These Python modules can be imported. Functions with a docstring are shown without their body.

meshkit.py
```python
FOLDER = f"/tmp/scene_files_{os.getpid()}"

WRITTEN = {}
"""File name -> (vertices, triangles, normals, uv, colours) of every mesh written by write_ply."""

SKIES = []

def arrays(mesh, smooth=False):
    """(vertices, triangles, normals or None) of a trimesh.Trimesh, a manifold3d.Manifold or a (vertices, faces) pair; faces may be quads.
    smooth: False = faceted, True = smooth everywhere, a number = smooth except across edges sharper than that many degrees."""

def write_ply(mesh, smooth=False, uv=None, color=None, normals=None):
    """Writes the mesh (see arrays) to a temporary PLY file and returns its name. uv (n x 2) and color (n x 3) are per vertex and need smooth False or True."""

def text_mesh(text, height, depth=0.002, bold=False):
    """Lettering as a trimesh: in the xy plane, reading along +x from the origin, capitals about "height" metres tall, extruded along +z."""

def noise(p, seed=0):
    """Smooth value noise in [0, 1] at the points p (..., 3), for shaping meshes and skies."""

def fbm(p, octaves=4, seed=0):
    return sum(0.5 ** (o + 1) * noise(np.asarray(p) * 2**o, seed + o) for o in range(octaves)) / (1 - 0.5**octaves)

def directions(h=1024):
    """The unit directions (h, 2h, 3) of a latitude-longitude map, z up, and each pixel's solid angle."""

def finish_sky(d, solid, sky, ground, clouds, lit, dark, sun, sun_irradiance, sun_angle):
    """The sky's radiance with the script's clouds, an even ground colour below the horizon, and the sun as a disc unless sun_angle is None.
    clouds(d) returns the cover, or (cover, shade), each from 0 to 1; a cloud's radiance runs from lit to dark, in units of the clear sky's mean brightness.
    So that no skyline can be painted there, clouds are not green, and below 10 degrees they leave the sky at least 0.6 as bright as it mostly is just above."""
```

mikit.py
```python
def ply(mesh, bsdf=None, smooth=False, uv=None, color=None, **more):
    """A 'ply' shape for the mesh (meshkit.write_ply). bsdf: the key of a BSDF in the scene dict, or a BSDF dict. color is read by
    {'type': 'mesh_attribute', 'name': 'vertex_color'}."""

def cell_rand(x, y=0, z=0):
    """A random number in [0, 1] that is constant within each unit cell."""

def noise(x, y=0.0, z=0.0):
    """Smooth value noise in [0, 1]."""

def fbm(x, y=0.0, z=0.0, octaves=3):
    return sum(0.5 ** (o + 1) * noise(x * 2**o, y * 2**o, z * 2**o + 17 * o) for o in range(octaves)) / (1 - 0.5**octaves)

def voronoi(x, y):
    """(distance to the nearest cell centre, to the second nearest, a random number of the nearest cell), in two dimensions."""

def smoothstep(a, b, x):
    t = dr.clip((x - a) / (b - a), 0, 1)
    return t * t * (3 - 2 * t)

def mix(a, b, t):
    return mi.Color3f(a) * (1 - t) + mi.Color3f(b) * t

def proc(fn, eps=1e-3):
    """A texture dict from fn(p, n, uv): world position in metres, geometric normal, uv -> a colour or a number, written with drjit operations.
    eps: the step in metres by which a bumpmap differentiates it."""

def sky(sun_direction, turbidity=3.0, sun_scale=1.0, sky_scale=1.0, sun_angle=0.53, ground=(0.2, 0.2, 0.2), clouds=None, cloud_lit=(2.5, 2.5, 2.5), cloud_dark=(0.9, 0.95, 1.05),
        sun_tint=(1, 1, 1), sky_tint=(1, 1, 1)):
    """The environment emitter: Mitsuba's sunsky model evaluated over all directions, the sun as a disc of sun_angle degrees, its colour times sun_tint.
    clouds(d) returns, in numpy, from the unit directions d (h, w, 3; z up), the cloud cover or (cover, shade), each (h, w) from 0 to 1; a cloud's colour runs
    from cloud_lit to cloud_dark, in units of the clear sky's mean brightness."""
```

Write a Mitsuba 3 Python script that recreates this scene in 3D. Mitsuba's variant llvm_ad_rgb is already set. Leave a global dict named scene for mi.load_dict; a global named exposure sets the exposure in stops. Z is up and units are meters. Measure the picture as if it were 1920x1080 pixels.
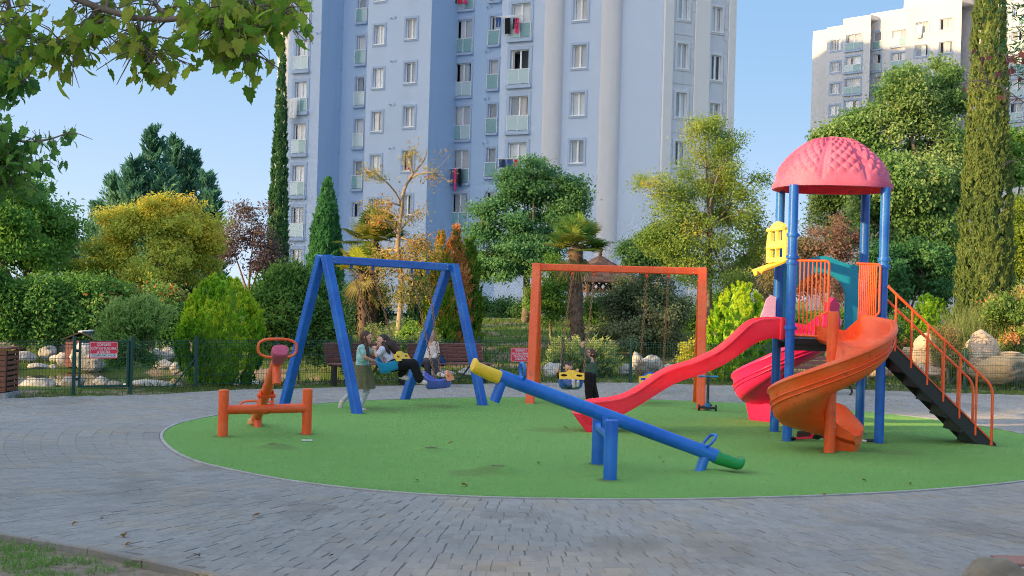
import math, random
import numpy as np, trimesh, mitsuba as mi, manifold3d as m3, drjit as dr
from scipy.spatial import cKDTree, ConvexHull
from shapely.geometry import Polygon, Point, LineString
import shapely
import mikit, meshkit
T = mi.ScalarTransform4f
rng = np.random.default_rng(7)
V = lambda *a: np.array(a, float)
# ------------------------------------------------------------------ camera, sky, exposure
F, EYE, ROLL, PITCH = 2600.0, 2.0, math.radians(1.6), 7 / 2600.0
fw = V(0, math.cos(PITCH), math.sin(PITCH))
up = V(-math.sin(ROLL), 0, math.cos(ROLL)); up = up - fw * (up @ fw); up /= np.linalg.norm(up)
rt = np.cross(fw, up)
scene, labels = {}, {}
scene['camera'] = {'type': 'perspective', 'fov_axis': 'x', 'fov': 2 * math.degrees(math.atan(960 / F)), 'near_clip': 0.1, 'far_clip': 2000.0,
                   'to_world': T().look_at(origin=[0, 0, EYE], target=[float(x) for x in V(0, 0, EYE) + fw], up=[float(x) for x in up])}
SUN = V(-0.86, -0.44, 0.25)


def haze_veil(d):
    """Thin haze over the whole sky: bright and whitish round the low sun, clear blue away from it, a little paler along the horizon."""
    g = np.degrees(np.arccos(np.clip(d @ (SUN / np.linalg.norm(SUN)), -1, 1)))
    m = np.exp(-(g / 52.0) ** 2) + 0.17 * (1 - np.clip(d[..., 2] / 0.24, 0, 1)) ** 2
    return 0.96 + 0 * g, 1 - np.clip(m, 0, 1)


scene['sky_light'] = mikit.sky(SUN, turbidity=3.0, sun_scale=0.48, sky_scale=1.0, sun_angle=1.0, sun_tint=(1.0, 0.96, 0.84), clouds=haze_veil, cloud_lit=(2.9, 2.75, 2.6), cloud_dark=(0.34, 0.61, 0.98))
exposure = 3.88


def at(px, py, D):
    """The point at depth D (metres along +y) seen at that place of the photograph."""
    d = fw + (px - 960) / F * rt + (540 - py) / F * up
    return V(0, 0, EYE) + d * D / d[1]


def gp(px, py, z=0.0):
    d = fw + (px - 960) / F * rt + (540 - py) / F * up
    return V(0, 0, EYE) + d * (z - EYE) / d[2]


def project(p):
    d = np.asarray(p, float) - V(0, 0, EYE)
    w = d @ fw
    return 960 + F * (d @ rt) / w, 540 - F * (d @ up) / w


# ------------------------------------------------------------------ registry
taken = {}


def uniq(k):
    n = taken.get(k, 0); taken[k] = n + 1
    return k if n == 0 else f'{k}_{n:03d}'


def thing(name, label, cat=None, group=None, kind=None):
    k = uniq(name)
    labels[k] = {'label': label}
    if cat: labels[k]['category'] = cat
    if group: labels[k]['group'] = group
    if kind: labels[k]['kind'] = kind
    return k


def part(parent, name, mesh, bsdf, smooth=False, color=None, label=None, stuff=False):
    k = uniq(parent + '__' + name)
    scene[k] = mikit.ply(mesh, bsdf, smooth=smooth, color=color)
    if label: labels[k] = {'label': label}
    if stuff: labels.setdefault(k, {})['kind'] = 'stuff'
    return k


def single(name, label, cat, mesh, bsdf, smooth=False, color=None, group=None, kind=None):
    k = thing(name, label, cat, group, kind)
    scene[k] = mikit.ply(mesh, bsdf, smooth=smooth, color=color)
    return k


def structure(name, label, mesh, bsdf, smooth=False, color=None):
    return single(name, label, None, mesh, bsdf, smooth, color, None, 'structure')


# ------------------------------------------------------------------ mesh helpers: (vertices, triangles)
def cat(*ms):
    vs, fs, n = [], [], 0
    for v, f in ms:
        vs.append(np.asarray(v, float)); fs.append(np.asarray(f, int) + n); n += len(v)
    return np.vstack(vs), np.vstack(fs)


def tm(m):
    return np.array(m.vertices), np.array(m.faces)


def xf(mesh, M=None, t=(0, 0, 0)):
    v, f = mesh
    if M is not None: v = np.asarray(v) @ np.asarray(M).T
    return v + np.asarray(t, float), f


def rz(a):
    c, s = math.cos(a), math.sin(a)
    return np.array([[c, -s, 0], [s, c, 0], [0, 0, 1.0]])


def rx(a):
    c, s = math.cos(a), math.sin(a)
    return np.array([[1, 0, 0], [0, c, -s], [0, s, c]])


def ry(a):
    c, s = math.cos(a), math.sin(a)
    return np.array([[c, 0, s], [0, 1, 0], [-s, 0, c]])


def loft(rings, ring_closed=True, caps=True, path_closed=False):
    r = np.asarray(rings, float); n, m = r.shape[:2]
    v = r.reshape(-1, 3); f = []
    for i in range(n if path_closed else n - 1):
        a, b = i * m, ((i + 1) % n) * m
        j = np.arange(m if ring_closed else m - 1); k = (j + 1) % m
        f.append(np.stack([a + j, a + k, b + k], 1)); f.append(np.stack([a + j, b + k, b + j], 1))
    f = np.vstack(f)
    if caps and ring_closed and not path_closed:
        v = np.vstack([v, r[0].mean(0), r[-1].mean(0)])
        j = np.arange(m); k = (j + 1) % m
        f = np.vstack([f, np.stack([k, j, np.full(m, n * m)], 1), np.stack([(n - 1) * m + j, (n - 1) * m + k, np.full(m, n * m + 1)], 1)])
    return v, f


def frames(p):
    p = np.asarray(p, float)
    t = np.gradient(p, axis=0); t /= np.linalg.norm(t, axis=1, keepdims=True) + 1e-12
    a = np.zeros_like(p)
    ref = V(0, 0, 1) if abs(t[0, 2]) < 0.9 else V(1, 0, 0)
    a[0] = np.cross(t[0], ref); a[0] /= np.linalg.norm(a[0])
    for i in range(1, len(p)):
        q = a[i - 1] - t[i] * (a[i - 1] @ t[i]); a[i] = q / (np.linalg.norm(q) + 1e-12)
    return t, a, np.cross(t, a)


def tube(p, r, sides=12, caps=True, closed=False):
    p = np.asarray(p, float)
    if closed:
        q = np.vstack([p[-2:], p, p[:2]]); t, a, b = frames(q); t, a, b = t[2:-2], a[2:-2], b[2:-2]
    else:
        t, a, b = frames(p)
    r = np.broadcast_to(r, (len(p),))
    ang = np.arange(sides) * 2 * np.pi / sides
    rings = p[:, None] + r[:, None, None] * (np.cos(ang)[None, :, None] * a[:, None] - np.sin(ang)[None, :, None] * b[:, None])
    return loft(rings[:, ::-1], True, caps and not closed, closed)


def smooth_path(pts, n=24, closed=False):
    from scipy.interpolate import splprep, splev
    p = np.asarray(pts, float)
    if closed: p = np.vstack([p, p[:1]])
    tck, _ = splprep(p.T, s=0, k=min(3, len(p) - 1), per=closed)
    return np.array(splev(np.linspace(0, 1, n, endpoint=not closed), tck)).T


def chamfer_rect(w, h, c):
    return np.array([(w / 2 - c, -h / 2), (w / 2, -h / 2 + c), (w / 2, h / 2 - c), (w / 2 - c, h / 2), (-w / 2 + c, h / 2), (-w / 2, h / 2 - c), (-w / 2, -h / 2 + c), (-w / 2 + c, -h / 2)])


def bar(p0, p1, w, h, upv=(0, 0, 1), c=None):
    """Square tube or plank from p0 to p1: w sideways, h along upv, with chamfered edges."""
    p0, p1 = np.asarray(p0, float), np.asarray(p1, float)
    t = (p1 - p0) / np.linalg.norm(p1 - p0)
    u = np.asarray(upv, float); s = np.cross(t, u)
    if np.linalg.norm(s) < 1e-6: s = np.cross(t, V(1, 0, 0))
    s /= np.linalg.norm(s); u = np.cross(s, t)
    c = min(w, h) * 0.12 if c is None else c
    o = chamfer_rect(w, h, c)
    rings = [p + o[:, :1] * s + o[:, 1:] * u for p in (p0, p1)]
    return loft([r[::-1] for r in rings])


def box(c, size, a=0.0, ch=None):
    sx, sy, sz = size; c = np.asarray(c, float)
    M = rz(a)
    return bar(c - V(0, 0, sz / 2), c + V(0, 0, sz / 2), sx, sy, M @ V(0, 1, 0), ch)


def lathe(profile, n=24, axis_at=(0, 0, 0)):
    ang = np.arange(n) * 2 * np.pi / n
    rings = [np.stack([r * np.cos(ang), r * np.sin(ang), np.full(n, z)], 1) for r, z in profile]
    return xf(loft(rings), None, axis_at)


def extrude(poly, depth):
    m = trimesh.creation.extrude_polygon(poly, depth, engine='earcut')
    return tm(m)


def frame_place(mesh, o, ex, ey, ez):
    """Local x,y,z axes to world vectors."""
    v, f = mesh
    return np.asarray(o, float) + v[:, :1] * np.asarray(ex) + v[:, 1:2] * np.asarray(ey) + v[:, 2:3] * np.asarray(ez), f


def rock(c, size, seed, sub=3, rough=0.35, a=0.0):
    m = trimesh.creation.icosphere(subdivisions=sub)
    v = np.array(m.vertices); f = np.array(m.faces)
    n = v.copy()
    d = 1 + rough * (meshkit.fbm(n * 1.3 + seed * 7.1, 3, seed) - 0.5) * 2
    # a few flat facets
    r = np.random.default_rng(seed)
    for _ in range(9):
        k = r.normal(size=3); k /= np.linalg.norm(k); lim = r.uniform(0.62, 0.88)
        h = (v * d[:, None]) @ k
        d = np.where(h > lim, d * (lim + (h - lim) * 0.25) / np.maximum(h, 1e-6), d)
    v = v * d[:, None] + (meshkit.fbm(n * 6 + seed, 2, seed + 5)[:, None] - 0.5) * 0.08 * n
    return xf((v * np.asarray(size) / 1.0, f), rz(a), c)


# ------------------------------------------------------------------ materials
def rgb(*c):
    return {'type': 'rgb', 'value': list(c)}


def pbr(color, rough=0.5, spec=0.5, **k):
    return {'type': 'principled', 'base_color': color if isinstance(color, dict) else rgb(*color), 'roughness': rough, 'specular': spec, **k}


def two(b):
    return {'type': 'twosided', 'bsdf': b}


VC = {'type': 'mesh_attribute', 'name': 'vertex_color'}
scene['m_leaf'] = {'type': 'principledthin', 'base_color': VC, 'roughness': 0.45, 'diff_trans': 0.9, 'spec_trans': 0.0, 'eta': 1.33}
scene['m_bigleaf'] = {**scene['m_leaf'], 'diff_trans': 1.25}
scene['m_vcol'] = two(pbr(VC, 0.85, 0.25))
scene['m_bark'] = two(pbr(mikit.proc(lambda p, n, uv: mikit.mix((0.10, 0.075, 0.055), (0.24, 0.20, 0.16), mikit.fbm(p.x * 14, p.y * 14, p.z * 5, octaves=3))), 0.9, 0.2))


def worn(base, faded, dark, s=3.0):
    """Coloured paint or plastic: sun-faded clouds, scuffs and a few dark marks."""
    def fn(p, n, uv):
        a = mikit.fbm(p.x * s, p.y * s, p.z * s, octaves=3)
        b = mikit.fbm(p.x * 22, p.y * 22, p.z * 9 + 3.1, octaves=2)
        c = mikit.mix(base, faded, mikit.smoothstep(0.35, 0.75, a) * 0.75)
        return mikit.mix(c, dark, mikit.smoothstep(0.68, 0.84, b) * 0.45)
    return mikit.proc(fn)


scene['m_blue'] = two(pbr(worn((0.010, 0.115, 0.50), (0.03, 0.19, 0.60), (0.03, 0.08, 0.20)), 0.32, 0.5))
scene['m_orange'] = two(pbr(worn((0.86, 0.105, 0.018), (0.88, 0.17, 0.05), (0.36, 0.08, 0.04)), 0.35, 0.5))
scene['m_red'] = two(pbr(worn((0.88, 0.018, 0.05), (0.90, 0.045, 0.085), (0.55, 0.09, 0.04), 2.2), 0.3, 0.5))
scene['m_pink'] = two(pbr(worn((0.56, 0.095, 0.175), (0.62, 0.16, 0.26), (0.40, 0.08, 0.12), 2.5), 0.58, 0.35))
scene['m_magenta'] = two(pbr((0.84, 0.022, 0.14), 0.32))
scene['m_yellow'] = two(pbr((0.84, 0.53, 0.03), 0.4))
scene['m_paleyellow'] = two(pbr((0.86, 0.68, 0.14), 0.4))
scene['m_teal'] = two(pbr((0.01, 0.30, 0.46), 0.4))
scene['m_lilac'] = two(pbr((0.70, 0.45, 0.70), 0.4))
scene['m_seatblue'] = two(pbr((0.02, 0.12, 0.55), 0.35))
scene['m_seatcyan'] = two(pbr((0.015, 0.27, 0.55), 0.4))
scene['m_seatviolet'] = two(pbr((0.10, 0.14, 0.55), 0.4))
scene['m_peach'] = two(pbr((0.86, 0.34, 0.14), 0.4))
scene['m_greenplastic'] = two(pbr((0.015, 0.26, 0.06), 0.3))
scene['m_black'] = two(pbr((0.018, 0.02, 0.022), 0.5))
scene['m_steel'] = two(pbr((0.45, 0.45, 0.46), 0.35, metallic=1.0))
scene['m_rust'] = two(pbr((0.30, 0.15, 0.075), 0.75))
scene['m_fence'] = two(pbr((0.012, 0.065, 0.05), 0.45))
scene['m_white'] = two(pbr((0.72, 0.72, 0.72), 0.5))
scene['m_signred'] = two(pbr((0.80, 0.04, 0.07), 0.4))
scene['m_concrete'] = two(pbr(mikit.proc(lambda p, n, uv: mikit.mix((0.24, 0.235, 0.23), (0.40, 0.39, 0.38), mikit.fbm(p.x * 6, p.y * 6, p.z * 6, octaves=4))), 0.9, 0.25))


def rock_color(p, n, uv):
    a = mikit.fbm(p.x * 1.2, p.y * 1.2, p.z * 1.2, octaves=3)
    b = mikit.fbm(p.x * 9, p.y * 9, p.z * 12, octaves=3)
    return mikit.mix(mikit.mix((0.31, 0.305, 0.30), (0.52, 0.505, 0.48), mikit.smoothstep(0.3, 0.7, a)), (0.15, 0.14, 0.12), mikit.smoothstep(0.55, 0.8, b) * 0.7)


scene['m_rock'] = two({'type': 'bumpmap', 'arbitrary': {'type': 'proc', **{k: v for k, v in mikit.proc(lambda p, n, uv: mikit.fbm(p.x * 14, p.y * 14, p.z * 14, octaves=3), eps=4e-3).items() if k != 'type'}}, 'scale': 0.03, 'bsdf': pbr(mikit.proc(rock_color), 0.9, 0.2)})
scene['m_tanrock'] = two(pbr(mikit.proc(lambda p, n, uv: mikit.mix(mikit.mix((0.44, 0.32, 0.23), (0.62, 0.49, 0.37), mikit.fbm(p.x * 2, p.y * 2, p.z * 3, octaves=3)), (0.22, 0.15, 0.10), mikit.smoothstep(0.55, 0.8, mikit.fbm(p.x * 10, p.y * 10, p.z * 14, octaves=3)))), 0.9, 0.2))
scene['m_darkrock'] = two(pbr(mikit.proc(lambda p, n, uv: mikit.mix((0.13, 0.115, 0.09), (0.30, 0.26, 0.21), mikit.fbm(p.x * 5, p.y * 5, p.z * 12, octaves=3))), 0.9, 0.2))
scene['m_wood'] = two(pbr(mikit.proc(lambda p, n, uv: mikit.mix((0.15, 0.055, 0.055), (0.29, 0.125, 0.11), mikit.fbm(p.x * 5 + p.y * 5, p.z * 60, p.y * 3, octaves=3))), 0.55, 0.4))
scene['m_brownwood'] = two(pbr(mikit.proc(lambda p, n, uv: mikit.mix((0.15, 0.055, 0.03), (0.24, 0.10, 0.055), mikit.fbm(p.x * 4, p.y * 4, p.z * 50, octaves=3))), 0.55, 0.4))
scene['m_roofshingle'] = two(pbr(mikit.proc(lambda p, n, uv: mikit.mix((0.06, 0.042, 0.040), (0.115, 0.08, 0.074), mikit.cell_rand(p.x * 4, p.y * 4, p.z * 9))), 0.85, 0.2))
scene['m_gazebo'] = two(pbr((0.09, 0.05, 0.04), 0.7))
scene['m_skin'] = two(pbr((0.66, 0.36, 0.25), 0.5, 0.4))
scene['m_hair'] = two(pbr((0.035, 0.02, 0.014), 0.5, 0.4))
scene['m_hairbrown'] = two(pbr((0.085, 0.04, 0.024), 0.5, 0.4))
for nm, c in dict(mint=(0.36, 0.62, 0.60), olive=(0.17, 0.16, 0.09), tights=(0.46, 0.50, 0.53), palelilac=(0.58, 0.58, 0.72), blackcloth=(0.012, 0.012, 0.014), cream=(0.62, 0.52, 0.46), charcoal=(0.045, 0.045, 0.055), whitecloth=(0.72, 0.70, 0.70), darkgreen=(0.07, 0.12, 0.085), maroon=(0.055, 0.025, 0.022), jeans=(0.06, 0.11, 0.28), shoe=(0.62, 0.56, 0.53), navy=(0.03, 0.05, 0.13), redcloth=(0.62, 0.03, 0.05), pinkcloth=(0.70, 0.05, 0.17), greycloth=(0.42, 0.42, 0.46), blackpants=(0.022, 0.016, 0.018), bluebag=(0.02, 0.06, 0.16), headscarf=(0.58, 0.30, 0.22)).items():
    scene['m_' + nm] = two(pbr(c, 0.85, 0.2, sheen=0.3))
# ------------------------------------------------------------------ ground, paving, turf
TURF = smooth_path([(-4.52, 18.18), (-4.26, 17.28), (-3.94, 16.45), (-3.39, 15.43), (-2.75, 14.7), (-2.2, 14.2), (-1.6, 13.82), (-0.99, 13.57), (-0.25, 13.45), (0.52, 13.47), (1.31, 13.58), (2.41, 13.89), (3.59, 14.37), (4.59, 14.91), (5.91, 15.86),
                    (7.1, 17.2), (7.9, 19.0), (8.1, 21.0), (7.75, 22.9), (6.9, 24.6), (5.5, 25.9), (3.8, 26.5), (2.0, 26.6), (0.4, 26.35), (-1.02, 25.7), (-2.39, 24.65), (-3.6, 23.0), (-4.35, 21.2), (-4.65, 19.6)], 360, True)
turf_poly = Polygon(TURF)


def terrain(x, y):
    """Height of the lawn beyond the paving: level by the fence, rising gently behind it."""
    x, y = np.asarray(x, float), np.asarray(y, float)
    t = np.clip((y - 34 - 0.15 * np.abs(x)) / 14, 0, 1); t = t * t * (3 - 2 * t)
    far = np.clip((y - 60) / 30, 0, 1)
    left = np.clip((-2.5 - x) / 4, 0, 1)
    h = t * (0.95 - 0.45 * far) * (1 - 0.6 * left)
    return h + 0.06 * (meshkit.fbm(np.stack([x * 0.35, y * 0.35, x * 0], -1), 3, 3) - 0.5) * np.clip((y - 24) / 6, 0, 1)


FENCE = np.array([(-12.5, 22.2), (-8.9, 23.3), (-7.65, 24.35), (-6.8, 24.9), (-5.95, 26.3), (-3.3, 28.55), (-0.7, 30.55), (1.2, 31.6), (2.8, 32.15), (6.0, 32.25), (10.42, 31.75), (16, 31.6)])
KERB = np.array([(-9.5, 13.9), (-6.3, 12.15), (-3.95, 10.85), (-2.96, 10.28), (-1.92, 9.5), (-0.9, 8.3)])
edge_back = np.array(LineString(FENCE).parallel_offset(0.55, 'right').coords)
edge_back = edge_back[np.argsort(edge_back[:, 0])]
pave_poly = Polygon(np.vstack([KERB, [(10, 7.0), (18, 12), (18, 31.0)], edge_back[::-1][(edge_back[::-1, 0] < 16) & (edge_back[::-1, 0] > -12)], [(-13, 21.5), (-13, 15.5)]])).buffer(0)

# the ground: one sheet to the horizon with a pond hollow and a sunken soil corner in front
pond = Polygon(smooth_path([(-9.9, 27.2), (-8.0, 26.6), (-6.6, 27.3), (-5.2, 28.6), (-3.9, 30.2), (-4.3, 32.2), (-6.5, 33.2), (-8.6, 33.0), (-11.5, 32.5), (-12.5, 29.5)], 60, True))
gx = np.concatenate([[-900, -400, -200, -100, -60], np.arange(-40, 42, 0.5), [60, 100, 200, 400, 900]])
gy = np.concatenate([[-300, -60, -10], np.arange(0, 60, 0.5), np.arange(60, 130, 4), [160, 250, 500, 1500]])
GX, GY = np.meshgrid(gx, gy, indexing='ij')
GZ = terrain(GX, GY) - 0.03
pts = shapely.points(GX.ravel(), GY.ravel())
inside = shapely.contains(pave_poly, pts).reshape(GX.shape)
GZ[inside] = -0.06
pd = shapely.distance(pts, pond.exterior).reshape(GX.shape); inp = shapely.contains(pond, pts).reshape(GX.shape)
GZ = np.where(inp, GZ - np.minimum(pd * 1.2, 0.45), GZ)
front = (GY < 14.5) & ~inside & (GX < 0)
GZ[front] -= 0.012
nx, ny = GX.shape
i, j = np.meshgrid(np.arange(nx - 1), np.arange(ny - 1), indexing='ij'); q = (i * ny + j).ravel()
gm = (np.stack([GX.ravel(), GY.ravel(), GZ.ravel()], 1), np.vstack([np.stack([q, q + ny, q + ny + 1], 1), np.stack([q, q + ny + 1, q + 1], 1)]))


def soil(p, n, uv):
    a = mikit.fbm(p.x * 1.1, p.y * 1.1, octaves=4)
    b = mikit.fbm(p.x * 17, p.y * 17, octaves=3)
    grass = mikit.mix((0.045, 0.085, 0.018), (0.09, 0.13, 0.03), b)
    dirt = mikit.mix((0.13, 0.10, 0.075), (0.27, 0.22, 0.17), b)
    fr = mikit.smoothstep(15.5, 14.0, p.y)
    return mikit.mix(grass, dirt, mikit.smoothstep(0.42, 0.56, a + 0.22 * fr - 0.06))


scene['m_soil'] = two(pbr(mikit.proc(soil), 0.95, 0.1))
structure('ground', 'lawn and bare soil around the paved playground', gm, 'm_soil', True)
structure('pond_water', 'still green pond among pale rocks behind the fence', (np.array([(x, y, -0.16) for x, y in pond.exterior.coords[:-1]] + [(-8, 30, -0.16)]), np.array([(k, (k + 1) % 60, 60) for k in range(60)])),
          None or 'm_water')
scene['m_water'] = {'type': 'bumpmap', 'arbitrary': {**mikit.proc(lambda p, n, uv: mikit.fbm(p.x * 5, p.y * 3, octaves=2), eps=5e-3)}, 'scale': 0.004, 'bsdf': pbr((0.035, 0.042, 0.018), 0.03, 0.55)}

# paving: a bed with recessed joints and bricks in rows that follow the turf
bed = shapely.segmentize(pave_poly.difference(turf_poly.buffer(-0.3)), 3.0)
bv, bf = trimesh.creation.triangulate_polygon(bed, engine='earcut')
scene['m_joint'] = two(pbr((0.165, 0.155, 0.145), 0.95, 0.1))
pk = structure('pavement', 'grey brick paving ring around the green play turf', (np.column_stack([bv, np.full(len(bv), -0.0055)]), bf), 'm_joint')


def brick_color(p, n, uv):
    a = mikit.fbm(p.x * 0.55, p.y * 0.55, octaves=3)
    b = mikit.fbm(p.x * 40, p.y * 40, octaves=2)
    c = mikit.fbm(p.x * 2.3 + 9, p.y * 2.3, octaves=3)
    base = mikit.mix((0.215, 0.208, 0.20), (0.275, 0.262, 0.25), b)
    base = mikit.mix(base, (0.28, 0.24, 0.19), mikit.smoothstep(0.5, 0.75, c) * 0.6)
    e = mikit.fbm(p.x * 1.1 + 30, p.y * 0.8, octaves=4)
    base = mikit.mix(base, (0.15, 0.14, 0.125), mikit.smoothstep(0.60, 0.78, e) * 0.45)
    return base * (0.86 + 0.28 * a)


for k, tone in enumerate((0.94, 1.0, 1.05)):
    scene[f'm_paver_{k}'] = two(pbr(mikit.proc(lambda p, n, uv, tone=tone: brick_color(p, n, uv) * tone), 0.8, 0.3))
P0 = TURF
tang = np.roll(P0, -1, 0) - np.roll(P0, 1, 0); tang /= np.linalg.norm(tang, axis=1, keepdims=True)
nrm = np.stack([tang[:, 1], -tang[:, 0]], 1)
if shapely.contains(turf_poly, Point(*(P0[0] + 0.2 * nrm[0]))): nrm = -nrm
BR, ROW, BL_ = [], 0.205, 0.104
pave_in = pave_poly.buffer(-0.02)
shapely.prepare(pave_in)
for r in range(38):
    off = 0.045 + (r + 0.5) * ROW
    line = P0 + nrm * off
    L = np.r_[0, np.cumsum(np.linalg.norm(np.diff(np.vstack([line, line[:1]]), axis=0), axis=1))]
    n = int(L[-1] / BL_); s = (np.arange(n) + 0.5 * (r % 2) + rng.uniform(-0.10, 0.10, n)) * L[-1] / n
    ang = np.unwrap(np.arctan2(tang[:, 1], tang[:, 0])); ang = np.r_[ang, ang[0] + np.sign(ang[-1] - ang[0]) * 2 * np.pi]
    cx = np.interp(s % L[-1], L, np.r_[line[:, 0], line[0, 0]]); cy = np.interp(s % L[-1], L, np.r_[line[:, 1], line[0, 1]])
    th = np.interp(s % L[-1], L, ang)
    ok = shapely.contains(pave_in, shapely.points(cx, cy))
    u, w = project(np.stack([cx, cy, cx * 0], 1))
    ok &= (u > -700) & (u < 2620) & (w < 1500) & (cy > 3)
    BR.append(np.stack([cx, cy, th, np.full(n, L[-1] / n)], 1)[ok])
BR = np.vstack(BR)


def bricks(b):
    n = len(b)
    lx, ly = b[:, 3] / 2 - 0.0012 + rng.uniform(-.001, .001, n), np.full(n, ROW / 2 - 0.0012)
    zt = rng.normal(0, 0.0006, n) + 0.006 * (meshkit.fbm(np.stack([b[:, 0] * 1.3, b[:, 1] * 1.3, b[:, 0] * 0], -1), 2, 6) - 0.5); tx, ty = rng.normal(0, 0.0025, n), rng.normal(0, 0.004, n)
    sg = np.array([(-1, -1), (1, -1), (1, 1), (-1, 1)])
    out = []
    for ins, dz in ((0.0, -0.008), (0.0, -0.002), (0.002, 0.0)):
        x = sg[None, :, 0] * (lx[:, None] - ins); y = sg[None, :, 1] * (ly[:, None] - ins)
        z = dz + zt[:, None] + 0 * x + (x * tx[:, None] + y * ty[:, None] if dz > -0.01 else 0)
        c, s = np.cos(b[:, 2])[:, None], np.sin(b[:, 2])[:, None]
        out.append(np.stack([b[:, :1] + x * c - y * s, b[:, 1:2] + x * s + y * c, z], -1))
    v = np.concatenate(out, 1).reshape(-1, 3)
    f = [(8, 9, 10), (8, 10, 11)]
    for a in (0, 4):
        for k in range(4):
            m = (k + 1) % 4; f += [(a + k, a + m, a + 4 + m), (a + k, a + 4 + m, a + 4 + k)]
    f = np.array(f)
    return v, (f[None] + 12 * np.arange(n)[:, None, None]).reshape(-1, 3)


u, w = project(np.stack([BR[:, 0], BR[:, 1], BR[:, 0] * 0], 1))
inframe = (u > 0) & (u < 1920) & (w < 1080)
order = np.argsort(np.where(inframe, BR[:, 1], 1e3))
tone = rng.integers(0, 3, len(BR))
for k in order[:300]:
    part(pk, 'brick', bricks(BR[k:k + 1]), f'm_paver_{tone[k]}')
rest = order[300:]
for t_ in range(3):
    part(pk, ('brick_field', 'brick_spread', 'brick_bed')[t_], bricks(BR[rest[tone[rest] == t_]]), f'm_paver_{t_}', stuff=True)

# the play turf: a sheet with worn mounds, fibres standing in it and an edging round it
MOUNDS = [(gp(517, 838)[:2], 0.24, 0.05), (gp(933, 887)[:2], 0.36, 0.085), (gp(808, 846)[:2], 0.25, 0.04), (V(1.05, 16.2), 0.25, .03), (V(1.1, 14.8), 0.22, .03), (V(2.3, 15.75), 0.3, .04), (V(6.6, 19.5), .35, .03), (V(-3.7, 18.0), .2, .02), (V(4.4, 18.1), .4, .025)]


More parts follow.
